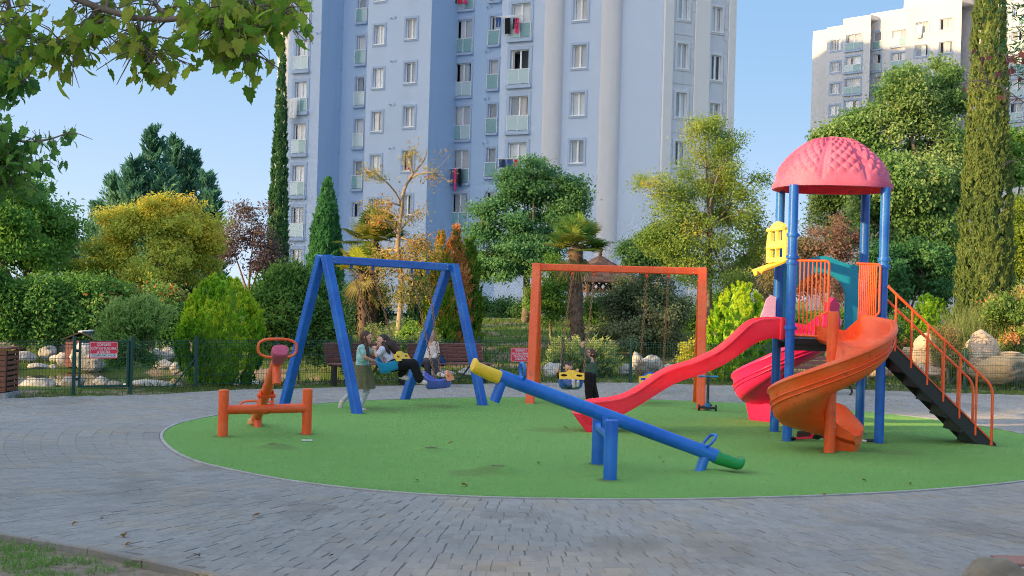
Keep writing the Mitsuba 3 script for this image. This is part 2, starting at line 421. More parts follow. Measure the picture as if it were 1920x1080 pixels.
def turf_h(x, y):
    h = 0.012 + 0.012 * (meshkit.fbm(np.stack([x * 0.8, y * 0.8, x * 0], -1), 3, 9) - 0.5)
    for (mx, my), s, a in MOUNDS:
        r2 = ((x - mx) ** 2 + (y - my) ** 2) / s ** 2
        h = h + a * np.exp(-r2 * 2)
    for (mx, my), s, a in MOUNDS[:2]:
        r2 = ((x - mx) ** 2 + (y - my) ** 2)
        h = h - 0.06 * np.exp(-r2 / 0.055 ** 2)
    return h


rad = np.r_[0, np.linspace(0.04, 1, 110)[:-1], 1.0]
ctr = TURF.mean(0)
tx = ctr[0] + (TURF[:, 0] - ctr[0])[None] * rad[:, None]; ty = ctr[1] + (TURF[:, 1] - ctr[1])[None] * rad[:, None]
tz = turf_h(tx, ty); tz[-1] = 0.002
turf_mesh = loft(np.stack([tx, ty, tz], -1), True, False)
turf_mesh = (turf_mesh[0], turf_mesh[1][:, ::-1])


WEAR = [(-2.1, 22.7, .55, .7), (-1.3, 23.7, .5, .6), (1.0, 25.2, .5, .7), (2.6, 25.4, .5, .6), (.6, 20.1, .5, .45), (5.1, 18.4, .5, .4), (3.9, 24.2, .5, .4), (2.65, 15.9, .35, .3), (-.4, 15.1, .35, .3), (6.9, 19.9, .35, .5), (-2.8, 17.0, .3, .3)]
POST_SHADE = [(3.93, 19.52), (5.235, 19.58), (4.0, 20.85), (5.29, 20.9), (-2.33, 21.93), (-1.93, 24.95), (-.48, 24.08), (.44, 24.9), (3.35, 24.64), (1.05, 16.12), (1.10, 14.78), (-3.7, 18.0), (-2.7, 18.6), (4.19, 18.06), (6.79, 19.48)]


def turf_color(p, n, uv):
    a = mikit.fbm(p.x * 0.45, p.y * 0.45, octaves=3)
    b = mikit.fbm(p.x * 60, p.y * 60, octaves=2)
    d = mikit.fbm(p.x * 4, p.y * 4 + 7, octaves=3)
    c = mikit.mix((0.095, 0.205, 0.048), (0.172, 0.33, 0.092), 0.25 + 0.5 * a + 0.3 * (b - 0.5))
    c = mikit.mix(c, (0.145, 0.28, 0.085), mikit.smoothstep(0.55, 0.8, d) * 0.5)
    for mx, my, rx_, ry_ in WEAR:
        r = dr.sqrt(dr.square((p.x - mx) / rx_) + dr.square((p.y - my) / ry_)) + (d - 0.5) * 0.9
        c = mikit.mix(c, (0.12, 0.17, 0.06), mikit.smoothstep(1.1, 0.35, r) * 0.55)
    for mx, my in POST_SHADE:  # contact shade painted into the turf colour as dark rings round post feet
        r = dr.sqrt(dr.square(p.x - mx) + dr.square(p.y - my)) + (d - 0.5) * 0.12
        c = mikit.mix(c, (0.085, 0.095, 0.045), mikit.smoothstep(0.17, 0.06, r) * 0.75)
    seam = mikit.smoothstep(0.012, 0.004, dr.abs(p.x * 0.16 + p.y - 19.62 + 0.02 * d)) * mikit.smoothstep(5.0, 5.4, p.x)
    c = mikit.mix(c, (0.05, 0.09, 0.03), seam * 0.8)
    for (mx, my), s, h in MOUNDS[:3]:
        r = dr.sqrt(dr.square(p.x - float(mx)) + dr.square(p.y - float(my)))
        c = mikit.mix(c, (0.09, 0.075, 0.045), mikit.smoothstep(0.13, 0.03, r) * 0.9)
    return c


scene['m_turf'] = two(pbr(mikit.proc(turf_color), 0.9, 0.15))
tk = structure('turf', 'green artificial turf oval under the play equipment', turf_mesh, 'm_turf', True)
# fibres
n = 45000
q = rng.uniform([-5, 13.2], [8.3, 26.8], (n * 2, 2)); keep = rng.uniform(size=len(q)) < np.clip((18.0 / q[:, 1]) ** 2, 0, 1.0)
q = q[keep & shapely.contains(turf_poly.buffer(-0.01), shapely.points(q[:, 0], q[:, 1]))][:n]
th = rng.uniform(0, 2 * np.pi, len(q)); wd = rng.uniform(0.002, 0.0045, len(q)); hh = rng.uniform(0.006, 0.013, len(q))
base = np.stack([q[:, 0], q[:, 1], turf_h(q[:, 0], q[:, 1]) - 0.002], 1)
dx = np.stack([np.cos(th) * wd, np.sin(th) * wd, 0 * wd], 1)
tip = base + np.stack([rng.normal(0, .006, len(q)), rng.normal(0, .006, len(q)), hh], 1)
fv = np.stack([base - dx, base + dx, tip], 1).reshape(-1, 3)
tint = rng.uniform(0.9, 1.12, (len(q), 1)) * np.array([[0.140, 0.275, 0.070]]) * np.where(rng.uniform(size=(len(q), 1)) < .05, [[1.25, 1.05, 1.0]], [[1, 1, 1]])
part(tk, 'turf_fibre', (fv, np.arange(len(fv)).reshape(-1, 3)), 'm_vcol', color=np.repeat(tint, 3, 0), stuff=True)
ring = [np.column_stack([TURF + nrm * o, np.full(len(TURF), z)]) for o, z in ((-0.004, -0.02), (-0.004, 0.010), (0.0, 0.014), (0.032, 0.014), (0.036, 0.010), (0.036, -0.02))]
em = loft(np.stack(ring, 1)[:, ::-1], False, False, True)
structure('turf_edging', 'thin grey concrete edging round the green turf', em, 'm_concrete')

# kerb stones along the soil corner in front
kp = structure('soil_kerb', 'pale concrete kerb between brick paving and bare soil', bar((-9.5, 13.86, -0.13), (-9.0, 13.59, -0.13), 0.10, 0.14), 'm_concrete')
ln = LineString(KERB); L = ln.length; s = 0.62
while s < L - 0.2:
    a, b = np.array(ln.interpolate(s).coords[0]), np.array(ln.interpolate(s + 0.6).coords[0])
    d = rng.normal(0, 0.006, 2)
    part(kp, 'kerb_stone', bar((*(a + d), -0.058), (*(b + d), -0.058 + rng.normal(0, .004)), 0.085, 0.14, c=0.012), 'm_paver_0')
    s += 0.612


def blades(n, region, h, w, palette, dens=None, zfun=terrain, lean=0.35, seed=1, zoff=-0.03):
    """Grass blades: bent two-triangle slivers standing on the terrain."""
    r = np.random.default_rng(seed)
    x0, y0, x1, y1 = region.bounds
    q = r.uniform([x0, y0], [x1, y1], (n * 4, 2))
    ok = shapely.contains(region, shapely.points(q[:, 0], q[:, 1]))
    if dens is not None: ok &= r.uniform(size=len(q)) < dens(q[:, 0], q[:, 1])
    q = q[ok][:n]; n = len(q)
    th = r.uniform(0, 2 * np.pi, n); w_ = w * r.uniform(0.6, 1.3, n); h_ = h * r.uniform(0.4, 1.3, n)
    b = np.stack([q[:, 0], q[:, 1], zfun(q[:, 0], q[:, 1]) + zoff], 1)
    dx = np.stack([np.cos(th) * w_, np.sin(th) * w_, 0 * w_], 1)
    ld = np.stack([r.normal(0, lean, n), r.normal(0, lean, n), np.ones(n)], 1) * h_[:, None]
    mid = b + ld * 0.55; tip = b + ld * V(1.5, 1.5, .95)
    v = np.stack([b - dx, b + dx, mid - dx * 0.7, mid + dx * 0.7, tip], 1).reshape(-1, 3)
    f = np.array([(0, 1, 3), (0, 3, 2), (2, 3, 4)])
    pal = np.asarray(palette) * 1.6; c = pal[r.integers(0, len(pal), n)] * r.uniform(0.75, 1.25, (n, 1))
    return (v, (f[None] + 5 * np.arange(n)[:, None, None]).reshape(-1, 3)), np.repeat(c, 5, 0)


GR = [(0.05, 0.11, 0.02), (0.07, 0.14, 0.03), (0.10, 0.15, 0.04), (0.13, 0.13, 0.06)]
strip = LineString(FENCE).buffer(0.62)
m, c = blades(26000, strip, 0.09, 0.006, GR + [(0.17, 0.14, 0.08)], lambda x, y: 0.25 + 0.75 * (meshkit.fbm(np.stack([x * 1.5, y * 1.5, x * 0], -1), 2, 4) > 0.45), seed=3)
single('fence_grass', 'rough grass strip along the foot of the mesh fence', 'grass', m, 'm_leaf', color=c, kind='stuff')
back = Polygon([(-14, 26), (-14, 52), (26, 52), (26, 32.3), (3, 32.4), (-3, 29.2), (-6.5, 26.5)]).difference(pond.buffer(0.25))
m, c = blades(45000, back, 0.12, 0.016, GR, lambda x, y: np.clip(36 / y, 0.3, 1) ** 2, seed=4)
single('lawn_grass', 'green lawn grass behind the fence', 'grass', m, 'm_leaf', color=c, kind='stuff')
fr = Polygon(np.vstack([KERB + V(0.02, -0.10), [(-1, 6.5), (-9.5, 6.5)]])).buffer(0)
patch = lambda x, y: ((meshkit.fbm(np.stack([x * 1.6, y * 1.6, x * 0], -1), 3, 21) > 0.54) * 0.95 + 0.03)
m, c = blades(26000, fr, 0.055, 0.004, [(0.08, 0.20, 0.03), (0.11, 0.24, 0.04), (0.13, 0.21, 0.06)], patch, lambda x, y: terrain(x, y) - 0.012, 0.7, 5)
single('corner_grass', 'patchy grass and weeds on the soil corner beside the kerb', 'grass', m, 'm_leaf', color=c, kind='stuff')
# ------------------------------------------------------------------ apartment towers
def facade_tex(a, b):
    def fn(p, n, uv):
        s = mikit.fbm(p.x * 0.25, p.y * 0.25, p.z * 0.12, octaves=3)
        d = mikit.fbm((p.x + p.y) * 2.2, p.z * 0.10, octaves=2)
        c = mikit.mix(a, b, s)
        return c * (1 - 0.05 * mikit.smoothstep(0.6, 0.85, d))
    return mikit.proc(fn)


scene['m_wall'] = two(pbr(facade_tex((0.445, 0.525, 0.675), (0.49, 0.565, 0.705)), 0.9, 0.2))
scene['m_bluewall'] = two(pbr(facade_tex((0.37, 0.50, 0.69), (0.40, 0.53, 0.72)), 0.9, 0.2))
scene['m_warmwall'] = two(pbr(facade_tex((0.55, 0.545, 0.58), (0.59, 0.58, 0.61)), 0.9, 0.2))
scene['m_bluetrim'] = two(pbr(facade_tex((0.345, 0.43, 0.58), (0.385, 0.465, 0.61)), 0.9, 0.2))
scene['m_palewall'] = two(pbr(facade_tex((0.56, 0.555, 0.58), (0.62, 0.61, 0.62)), 0.9, 0.2))
scene['m_panelwall'] = two(pbr(facade_tex((0.55, 0.575, 0.65), (0.59, 0.615, 0.68)), 0.9, 0.2))
scene['m_brightwarm'] = two(pbr(facade_tex((0.72, 0.70, 0.70), (0.77, 0.74, 0.73)), 0.9, 0.2))
scene['m_trimlight'] = two(pbr((0.62, 0.64, 0.70), 0.7, 0.2))
scene['m_frame'] = two(pbr((0.74, 0.75, 0.77), 0.35))
scene['m_pane'] = {'type': 'thindielectric', 'int_ior': 1.5}
scene['m_tealglass'] = two(pbr((0.22, 0.37, 0.39), 0.08, 0.6))
scene['m_whiteglass'] = two(pbr((0.42, 0.53, 0.56), 0.15, 0.6))
scene['m_dark'] = two(pbr((0.14, 0.15, 0.17), 0.7))
for i, c in enumerate([(0.62, 0.64, 0.66), (0.46, 0.49, 0.53), (0.54, 0.51, 0.49), (0.32, 0.35, 0.40)]): scene[f'm_curtain_{i}'] = two(pbr(c, 0.9, 0.1))
wr = np.random.default_rng(31)


class Face:
    """A vertical wall from A to B (plan points), with windows cut into it; u runs along, n looks outward."""
    def __init__(s, A, B, z0, z1):
        s.A, s.B = V(*A, 0), V(*B, 0); s.L = np.linalg.norm(s.B - s.A); s.e = (s.B - s.A) / s.L
        s.n = V(s.e[1], -s.e[0], 0); s.z0, s.z1, s.holes = z0, z1, []
        s.deep = .22

    def p(s, u, z, d=0.0): return s.A + s.e * u + s.n * d + V(0, 0, z)

    def uz(s, px, py):
        d = fw + (px - 960) / F * rt + (540 - py) / F * up; o = V(0, 0, EYE)
        t = ((s.A - o) @ s.n) / (d @ s.n); q = o + d * t
        return (q - s.A) @ s.e, q[2]

    def slab(s, u0, u1, z0, z1, d0, d1, c=None):
        c_ = s.p((u0 + u1) / 2, (z0 + z1) / 2, (d0 + d1) / 2)
        return bar(s.p((u0 + u1) / 2, z0, (d0 + d1) / 2), s.p((u0 + u1) / 2, z1, (d0 + d1) / 2), u1 - u0, d1 - d0, s.n, .0 if c is None else c)

    def wall(s):
        us = sorted({0.0, s.L, *[h[0] for h in s.holes], *[h[1] for h in s.holes]}); zs = sorted({s.z0, s.z1, *[h[2] for h in s.holes], *[h[3] for h in s.holes]})
        out = []
        for a, b in zip(us[:-1], us[1:]):
            run = None
            for c, d in zip(zs[:-1], zs[1:]):
                um, zm = (a + b) / 2, (c + d) / 2
                hole = any(h[0] < um < h[1] and h[2] < zm < h[3] for h in s.holes)
                if hole:
                    if run: out.append((a, b, *run)); run = None
                else: run = (run[0], d) if run else (c, d)
            if run: out.append((a, b, *run))
        quad = lambda P: (np.array(P), np.array([(0, 1, 2), (0, 2, 3)]))
        ms = [quad([s.p(a, c), s.p(b, c), s.p(b, d), s.p(a, d)]) for a, b, c, d in out]
        for a, b, c, d in s.holes:
            k = -s.deep
            ms += [quad([s.p(a, c), s.p(a, c, k), s.p(a, d, k), s.p(a, d)]), quad([s.p(b, c, k), s.p(b, c), s.p(b, d), s.p(b, d, k)]), quad([s.p(a, d), s.p(a, d, k), s.p(b, d, k), s.p(b, d)]), quad([s.p(a, c, k), s.p(a, c), s.p(b, c), s.p(b, c, k)])]
        return cat(*ms)


def window(bk, f, u0, u1, z0, z1, kind, trim='m_bluetrim', tw=.16, open_=False, light=False):
    """Window part with frame bars, panes, curtains, surround and, for a full-height one, a glass balustrade."""
    f.holes.append((u0, u1, z0, z1)); d = -.14; fb = .065
    k = part(bk, 'window', cat(f.slab(u0, u0 + fb, z0, z1, d - .03, d + .03), f.slab(u1 - fb, u1, z0, z1, d - .03, d + .03), f.slab(u0 + fb, u1 - fb, z0, z0 + fb, d - .03, d + .03), f.slab(u0 + fb, u1 - fb, z1 - fb, z1, d - .03, d + .03)), 'm_frame')
    um = (u0 + u1) / 2
    if kind != 'narrow':
        part(k, 'mullion', f.slab(um - .055, um + .055, z0 + fb, z1 - fb, d - .032, d + .034), 'm_frame')
    q = lambda a, b, c, e, dd: (np.array([f.p(a, c, dd), f.p(b, c, dd), f.p(b, e, dd), f.p(a, e, dd)]), np.array([(0, 1, 2), (0, 2, 3)]))
    halves = [(u0 + fb, um), (um, u1 - fb)] if kind != 'narrow' else [(u0 + fb, u1 - fb)]
    for i, (a, b) in enumerate(halves):
        if open_ and i == 0:
            continue
        part(k, 'pane', q(a, b, z0 + fb, z1 - fb, d - .005 - .002 * i), 'm_pane')
    # curtains just inside, drawn by varying amounts
    for a, b in halves:
        w = 1.0 if wr.uniform() < .5 else wr.uniform(.5, .95)
        if open_ : w = .2
        left = wr.uniform() < .5
        ca, cb = (a, a + (b - a) * w) if left else (b - (b - a) * w, b)
        n_ = 9; us = np.linspace(ca, cb, n_); wave = .015 * np.sin(np.arange(n_) * 2.4)
        P = np.array([[f.p(x, z0 + .05, d - .07 + y_), f.p(x, z1 - .05, d - .07 + y_)] for x, y_ in zip(us, wave)]).reshape(-1, 3)
        fa = [(2 * i, 2 * i + 2, 2 * i + 3) for i in range(n_ - 1)] + [(2 * i, 2 * i + 3, 2 * i + 1) for i in range(n_ - 1)]
        part(k, 'curtain', (P, np.array(fa)), f'm_curtain_{wr.integers(0, 4)}', smooth=True)
    part(k, 'room', q(u0 - .3, u1 + .3, z0 - .3, z1 + .3, -1.3), 'm_dark')
    if open_:
        a, b = halves[0]; sl = math.radians(60); h0 = f.p(u0 + fb, 0, d); e2 = f.e * math.cos(sl) - f.n * math.sin(sl)
        L = (b - a)
        part(k, 'sash', cat(*[bar(h0 + e2 * s_ * L + V(0, 0, z0 + fb), h0 + e2 * s_ * L + V(0, 0, z1 - fb), .06, .05, f.n) for s_ in (.03, .97)], *[bar(h0 + V(0, 0, zz), h0 + e2 * L + V(0, 0, zz), .05, .06) for zz in (z0 + .1, z1 - .1)]), 'm_frame')
    if trim:
        o = .06
        part(k, 'surround', cat(f.slab(u0 - tw, u0 + .002, z0 - (tw if kind == 'small' else 0), z1 + tw, -.02, o, .012), f.slab(u1 - .002, u1 + tw, z0 - (tw if kind == 'small' else 0), z1 + tw, -.02, o, .012), f.slab(u0, u1, z1 - .002, z1 + tw, -.02, o - .003, .012), f.slab(u0 - (0 if kind == 'small' else tw), u1 + (0 if kind == 'small' else tw), z0 - tw, z0 + .002, -.02, o - .003 if kind == 'small' else .22, .012)), trim)
    if kind == 'small':
        part(k, 'sill', f.slab(u0 - .05, u1 + .05, z0 - .05, z0 + .02, -.1, .10, .008), 'm_frame')
    else:
        hb = z0 + .98; o = .12
        b_ = part(k, 'balustrade', cat(f.slab(u0 - .12, u1 + .12, hb - .02, hb + .03, o - .025, o + .025), *[f.slab(x - .02, x + .02, z0 - .05, hb, o - .02, o + .02) for x in ((u0 - .10, um, u1 + .10) if kind != 'narrow' else (u0 - .1, u1 + .1))]), 'm_frame')
        pans = [(u0 - .08, um - .02), (um + .02, u1 + .08)] if kind != 'narrow' else [(u0 - .08, u1 + .08)]
        for i, (a, b) in enumerate(pans):
            part(b_, 'glass_panel', f.slab(a, b, z0 + .05, hb - .03, o - .006, o + .006), 'm_whiteglass' if (light and i == 0) or wr.uniform() < .3 else 'm_tealglass')
    return k


def column(bk, f, px, py, w_px, h_px, D, kind, n_lo, n_hi, pitch=3.0, **kw):
    """A stack of alike windows: the one seen at px, py and its neighbours n_lo..n_hi storeys off."""
    u, z = f.uz(px, py); s = D / F; out = []
    for i in range(n_lo, n_hi + 1):
        w, h = w_px * s / max(.3, abs(f.e[0])), h_px * s
        if z + i * pitch - h / 2 < f.z0 + .1: continue
        out.append(window(bk, f, u - w / 2, u + w / 2, z + i * pitch - h / 2, z + i * pitch + h / 2, kind, open_=(i in kw.get('opens', ())), **{a: b for a, b in kw.items() if a != 'opens'}))
    return out


TOPZ = 37.0
B1 = thing('apartment_tower', 'large pale blue apartment tower standing behind the swings', 'apartment building', 'apartment towers')
e1 = V(.848, -.53, 0); P0_ = at(537, 250, 100.0); P0_[2] = 0
def on_front(px, back=0.0, py=250):
    n_in = V(.53, .848, 0); o = V(0, 0, EYE); d = fw + (px - 960) / F * rt + (540 - py) / F * up
    t = ((P0_ + n_in * back - o) @ n_in) / (d @ n_in); q = o + d * t
    return q[:2]


n_in = V(.53, .848)
A0 = on_front(537); A1 = on_front(597); A2 = A1 + n_in * 2.4
C0 = on_front(684); C0b = C0 + n_in * 2.4; C1 = on_front(803); C2 = C1 + n_in * 3.2
Fx0 = on_front(935); F0b = Fx0 + n_in * 3.2; F1 = on_front(1162)
corner = on_front(1238); e2 = V(.86, .51)
END = at(1374, 250, 1); kx = END[0] / END[1]
L2 = (kx * corner[1] - corner[0]) / (e2[0] - kx * e2[1]); R1 = corner + e2 * L2
mid = lambda a, b, t: a + (b - a) * t
LB = A0 + V(-.3, 1.0) / np.linalg.norm(V(-.3, 1.0)) * 0.9 + V(-.75, .5)
faces = {}
def face(nm, a, b, mat='m_wall', z1=TOPZ): faces[nm] = (Face(a, b, .3, z1), mat); return faces[nm][0]
fA = face('A', A0, A1); face('Ar', A1, A2, 'm_bluewall'); fB = face('B', A2, C0b, 'm_bluewall'); face('Bl', C0b, C0, 'm_bluewall'); fC = face('C', C0, C1); face('Cr', C1, C2, 'm_bluewall'); fD = face('D', C2, F0b, 'm_bluewall'); face('Fl', F0b, Fx0, 'm_bluewall')
fF = face('F', Fx0, F1); fG = face('G', F1, corner); fH = face('H', corner, R1, 'm_panelwall')
Rb = R1 + V(-.51, .86) * 16; Lb = LB + V(.53, .848) * 18
face('E1', LB, A0, 'm_warmwall'); face('E0', Lb, LB, 'm_warmwall'); face('R', R1, Rb, 'm_warmwall'); face('K', Rb, Lb)
column(B1, fA, 562, 260, 24, 56, 100, 'french', -3, 3, light=True, tw=.24)
column(B1, fB, 627, 258, 17, 54, 99, 'narrow', -2, 4)
column(B1, fB, 673, 250, 17, 54, 98, 'narrow', -3, 3)
column(B1, fC, 707, 228, 20, 36, 96, 'small', -3, 3)
column(B1, fC, 767, 219, 21, 38, 94, 'small', -2, 3)
column(B1, fD, 866, 231, 31, 64, 93.5, 'french', -4, 3)
column(B1, fD, 923, 222, 17, 56, 92, 'narrow', -3, 3)
FW = column(B1, fF, 972, 213, 35, 66, 89, 'french', -4, 2, opens=(1,), light=True, tw=.24)
column(B1, fF, 1084, 195, 25, 43, 87.5, 'small', -4, 3)
column(B1, fH, 1277, 197, 22, 46, 86, 'small', -3, 3, trim='m_trimlight', tw=.15)
column(B1, fH, 1342, 127, 21, 46, 88, 'small', -2, 2, trim='m_trimlight', tw=.15)
for f, m in faces.values(): part(B1, 'wall', f.wall(), m)
outline = Polygon([A0, A1, A2, C0b, C0, C1, C2, F0b, Fx0, F1, corner, R1, Rb, Lb, LB])
part(B1, 'roof', xf(extrude(outline, .3), None, (0, 0, TOPZ - .02)), 'm_bluetrim')
def pilaster(f, px0, px1, py=250, bulge=.45):
    u0, _ = f.uz(px0, py); u1, _ = f.uz(px1, py); um, hw = (u0 + u1) / 2, (u1 - u0) / 2
    a = np.linspace(0, np.pi, 13); ring = lambda z: [f.p(um - hw * math.cos(t), z, bulge * math.sin(t) ** .8 + .002) for t in a]
    part(B1, 'pilaster', loft([ring(.3), ring(TOPZ - .1)], False, False), 'm_warmwall', smooth=True)
pilaster(fF, 1018, 1052, bulge=.5); pilaster(fF, 1124, 1161, bulge=.5)
uH = lambda px: fH.uz(px, 250)[0]
for a_, b_ in ((1239, 1256), (1297, 1325), (1360, 1373)): part(B1, 'pilaster', fH.slab(uH(a_), uH(b_), .3, TOPZ - .05, 0.0, .14, .02), 'm_brightwarm')
for a_, b_ in ((1256.5, 1296.5), (1325.5, 1359.5)):
    for z in np.arange(3.0, 24, .75):
        u0, u1 = uH(a_), uH(b_)
        # clapboard bands, kept clear of the window openings
        cut = [h for h in fH.holes if h[0] > u0 - .2 and h[1] < u1 + .2 and h[2] - .25 < z + .7 and h[3] + .25 > z]
        if cut:
            h = cut[0]
            for x0, x1 in ((u0, h[0] - .20), (h[1] + .20, u1)):
                if x1 - x0 > .08: part(B1, 'cladding_board', fH.slab(x0, x1, z + .02, z + .72, 0.0, .04, .006), 'm_panelwall')
        else: part(B1, 'cladding_board', fH.slab(u0, u1, z + .02, z + .72, 0.0, .04, .006), 'm_panelwall')
# small pipe stubs and vents below windows
for f, px, py in ((fA, 596, 62), (fB, 604, 90), (fC, 690, 47), (fC, 735, 34), (fC, 735, 115), (fC, 733, 196), (fC, 732, 278), (fC, 675, 127), (fC, 672, 207), (fC, 671, 288), (fC, 670, 368), (fB, 612, 130), (fB, 610, 228), (fB, 608, 304), (fD, 915, 14), (fD, 912, 97), (fD, 910, 185), (fD, 907, 268)):
    u, z = f.uz(px, py)
    if 0.1 < u < f.L - .1: part(B1, 'vent_pipe', cat(tube([f.p(u, z, -.05), f.p(u, z - .02, .22)], .05, 10), tube([f.p(u + .28, z + .03, -.02), f.p(u + .28, z + .03, .05)], .10, 12)), 'm_bluetrim')

# right tower
B2 = thing('apartment_tower', 'tall pale apartment tower on the right with its sunlit top storeys', 'apartment building', 'apartment towers')
d2 = V(1, -1.16) / np.linalg.norm([1, -1.16]); n2 = V(d2[1], -d2[0]); Q0 = at(1548, 200, 193.0)[:2]
def on2(px, back=0.0, py=150):
    d = (fw + (px - 960) / F * rt + (540 - py) / F * up)[:2]; o = V(0, 0); nn = n2
    t = ((Q0 - nn * back - o) @ nn) / (d @ nn); return d * t
def topz(px, py, xy): return at(px, py, xy[1])[2]
segs2 = [(1522, 1548, 1.2, 65), (1548, 1578, .0, 58), (1578, 1630, -.9, 42), (1630, 1696, .8, 32), (1696, 1800, -.6, 18), (1800, 1822, 3.0, -60), (1822, 1990, 2.2, -90)]
prev = None; f2s = []
for a_, b_, back, ty in segs2:
    A_, B_ = on2(a_, back), on2(b_, back); z1 = topz(a_, ty, A_)
    if prev is not None:
        g = Face(prev[0], A_, .3, max(prev[1], z1)); f2s.append(g)
    f = Face(A_, B_, .3, z1); f2s.append(f); prev = (B_, z1)
    if a_ == 1522: fa2 = f
    if a_ == 1548: fb2 = f
    if a_ == 1578: fc2 = f
    if a_ == 1630: fd2 = f
    if a_ == 1696: fe2 = f
    if a_ == 1822: fg2 = f
    poly = Polygon([A_, B_, B_ - n2 * 14, A_ - n2 * 14])
    part(B2, 'roof', xf(extrude(poly, .5), None, (0, 0, z1 - .03)), 'm_palewall')
    body = [A_, B_, B_ - n2 * 14, A_ - n2 * 14]
a_, b_ = on2(1691, 5.5), on2(1799, 5.5)
for A_, B_ in ((a_, b_), (b_, b_ - n2 * 8), (a_ - n2 * 8, a_)): f2s.append(Face(A_, B_, 30, topz(1691, 3, a_)))
part(B2, 'roof', xf(extrude(Polygon([a_, b_, b_ - n2 * 8, a_ - n2 * 8]), .5), None, (0, 0, topz(1691, 3, a_) - .03)), 'm_palewall')
Z0 = on2(1522, 1.2); g = Face(Z0 - n2 * 14, Z0, .3, topz(1522, 65, Z0)); f2s.append(g)
ZE = on2(1990, 2.2); f2s.append(Face(ZE, ZE - n2 * 16, .3, 46)); f2s.append(Face(ZE - n2 * 16, Z0 - n2 * 14, .3, 40))
column(B2, fb2, 1568, 85, 14, 19, 192, 'small', -4, 0, tw=.25)
column(B2, fc2, 1601, 79, 22, 29, 189, 'french', -4, 0, tw=.25)
column(B2, fd2, 1645, 76, 11, 31, 187, 'narrow', -3, 0, tw=.25)
column(B2, fd2, 1687, 71, 21, 29, 184, 'french', -3, 0, tw=.25)
column(B2, fe2, 1729, 52, 17, 21, 181, 'small', -2, 0, tw=.25)
column(B2, fe2, 1774, 45, 17, 21, 178, 'small', -2, 0, tw=.25)
column(B2, fg2, 1878, 41, 12, 31, 170, 'narrow', -4, 0, tw=.25)
column(B2, fg2, 1909, 75, 18, 34, 168, 'french', -5, 1, tw=.25)
for f in f2s: part(B2, 'wall', f.wall(), 'm_palewall')

# neighbouring towers of the same estate that stand outside the picture and throw the shade
def plain_tower(label, corners, h):
    k = thing('apartment_tower', label, 'apartment building', 'apartment towers')
    n_ = len(corners)
    for i in range(n_):
        f = Face(corners[i], corners[(i + 1) % n_], .2, h)
        for z in np.arange(3, h - 2, 3.0):
            for u in np.arange(3, f.L - 2, 4.5): f.holes.append((u - .7, u + .7, z, z + 1.5))
        part(k, 'wall', f.wall(), 'm_palewall')
        part(k, 'window_row', cat(*[(np.array([f.p(a, c, -.2), f.p(b, c, -.2), f.p(b, d, -.2), f.p(a, d, -.2)]), np.array([(0, 1, 2), (0, 2, 3)])) for a, b, c, d in f.holes]), 'm_tealglass', stuff=True)
    part(k, 'roof', xf(extrude(Polygon(corners), .4), None, (0, 0, h - .02)), 'm_palewall')
# ------------------------------------------------------------------ swings
def chain(p0, p1, r=0.006, link=0.075, sag=0.0):
    p0, p1 = np.asarray(p0, float), np.asarray(p1, float)
    L = np.linalg.norm(p1 - p0); n = max(2, int(L / (link * 0.8)))
    t = (p1 - p0) / L; a = np.cross(t, V(0.3, 1, 0)); a /= np.linalg.norm(a); b = np.cross(t, a)
    ang = np.linspace(0, 2 * np.pi, 9)[:-1]; out = []
    for i in range(n):
        c = p0 + (p1 - p0) * (i + 0.5) / n
        s = a if i % 2 else b
        loop = c + np.cos(ang)[:, None] * t * link * 0.5 + np.sin(ang)[:, None] * s * link * 0.26
        out.append(tube(loop, r, 4, closed=True))
    return cat(*out)


def swing_frame(name, label, feet, tops, mat, w, hangers):
    k = thing(name, label, 'swing set', 'swing sets')
    A, B = tops
    d = (B - A) / np.linalg.norm(B - A)
    part(k, 'top_beam', bar(A - d * 0.02, B + d * 0.02, w, w * 1.05), mat)
    for i, f in enumerate(feet):
        top = A if i < 2 else B
        side = np.asarray(f) - top; side[2] = 0; side /= np.linalg.norm(side)
        e = top + (-d if i < 2 else d) * (w * 0.5 + 0.0) + side * 0.055 + V(0, 0, w * 0.45)
        foot = np.asarray(f, float) + (-d if i < 2 else d) * w * 0.5
        part(k, 'leg', bar(foot - V(0, 0, .05), e, w, w * 1.25, d), mat)
    for e_, s_ in ((A, 1), (B, -1)):
        for q_ in (-.03, .03): part(k, 'bolt', xf(tm(trimesh.creation.icosphere(subdivisions=1, radius=.014)), None, e_ + d * s_ * .10 + V(d[1], -d[0], 0) * w * .5 + V(0, 0, q_)), 'm_steel', smooth=True)
    for s in hangers:
        p = A + (B - A) * s - V(0, 0, w * 0.52)
        h = part(k, 'hanger', cat(bar(p + V(0, 0, .015), p - V(0, 0, .055), .035, .05), tube(p - V(0, 0, .06) + .022 * np.stack([np.cos(np.linspace(0, 6.28, 9)[:-1]) * d[0], np.cos(np.linspace(0, 6.28, 9)[:-1]) * d[1], np.sin(np.linspace(0, 6.28, 9)[:-1])], 1), .007, 5, closed=True)), mat)
    return [A + (B - A) * s - V(0, 0, w * 0.52 + 0.06) for s in hangers]


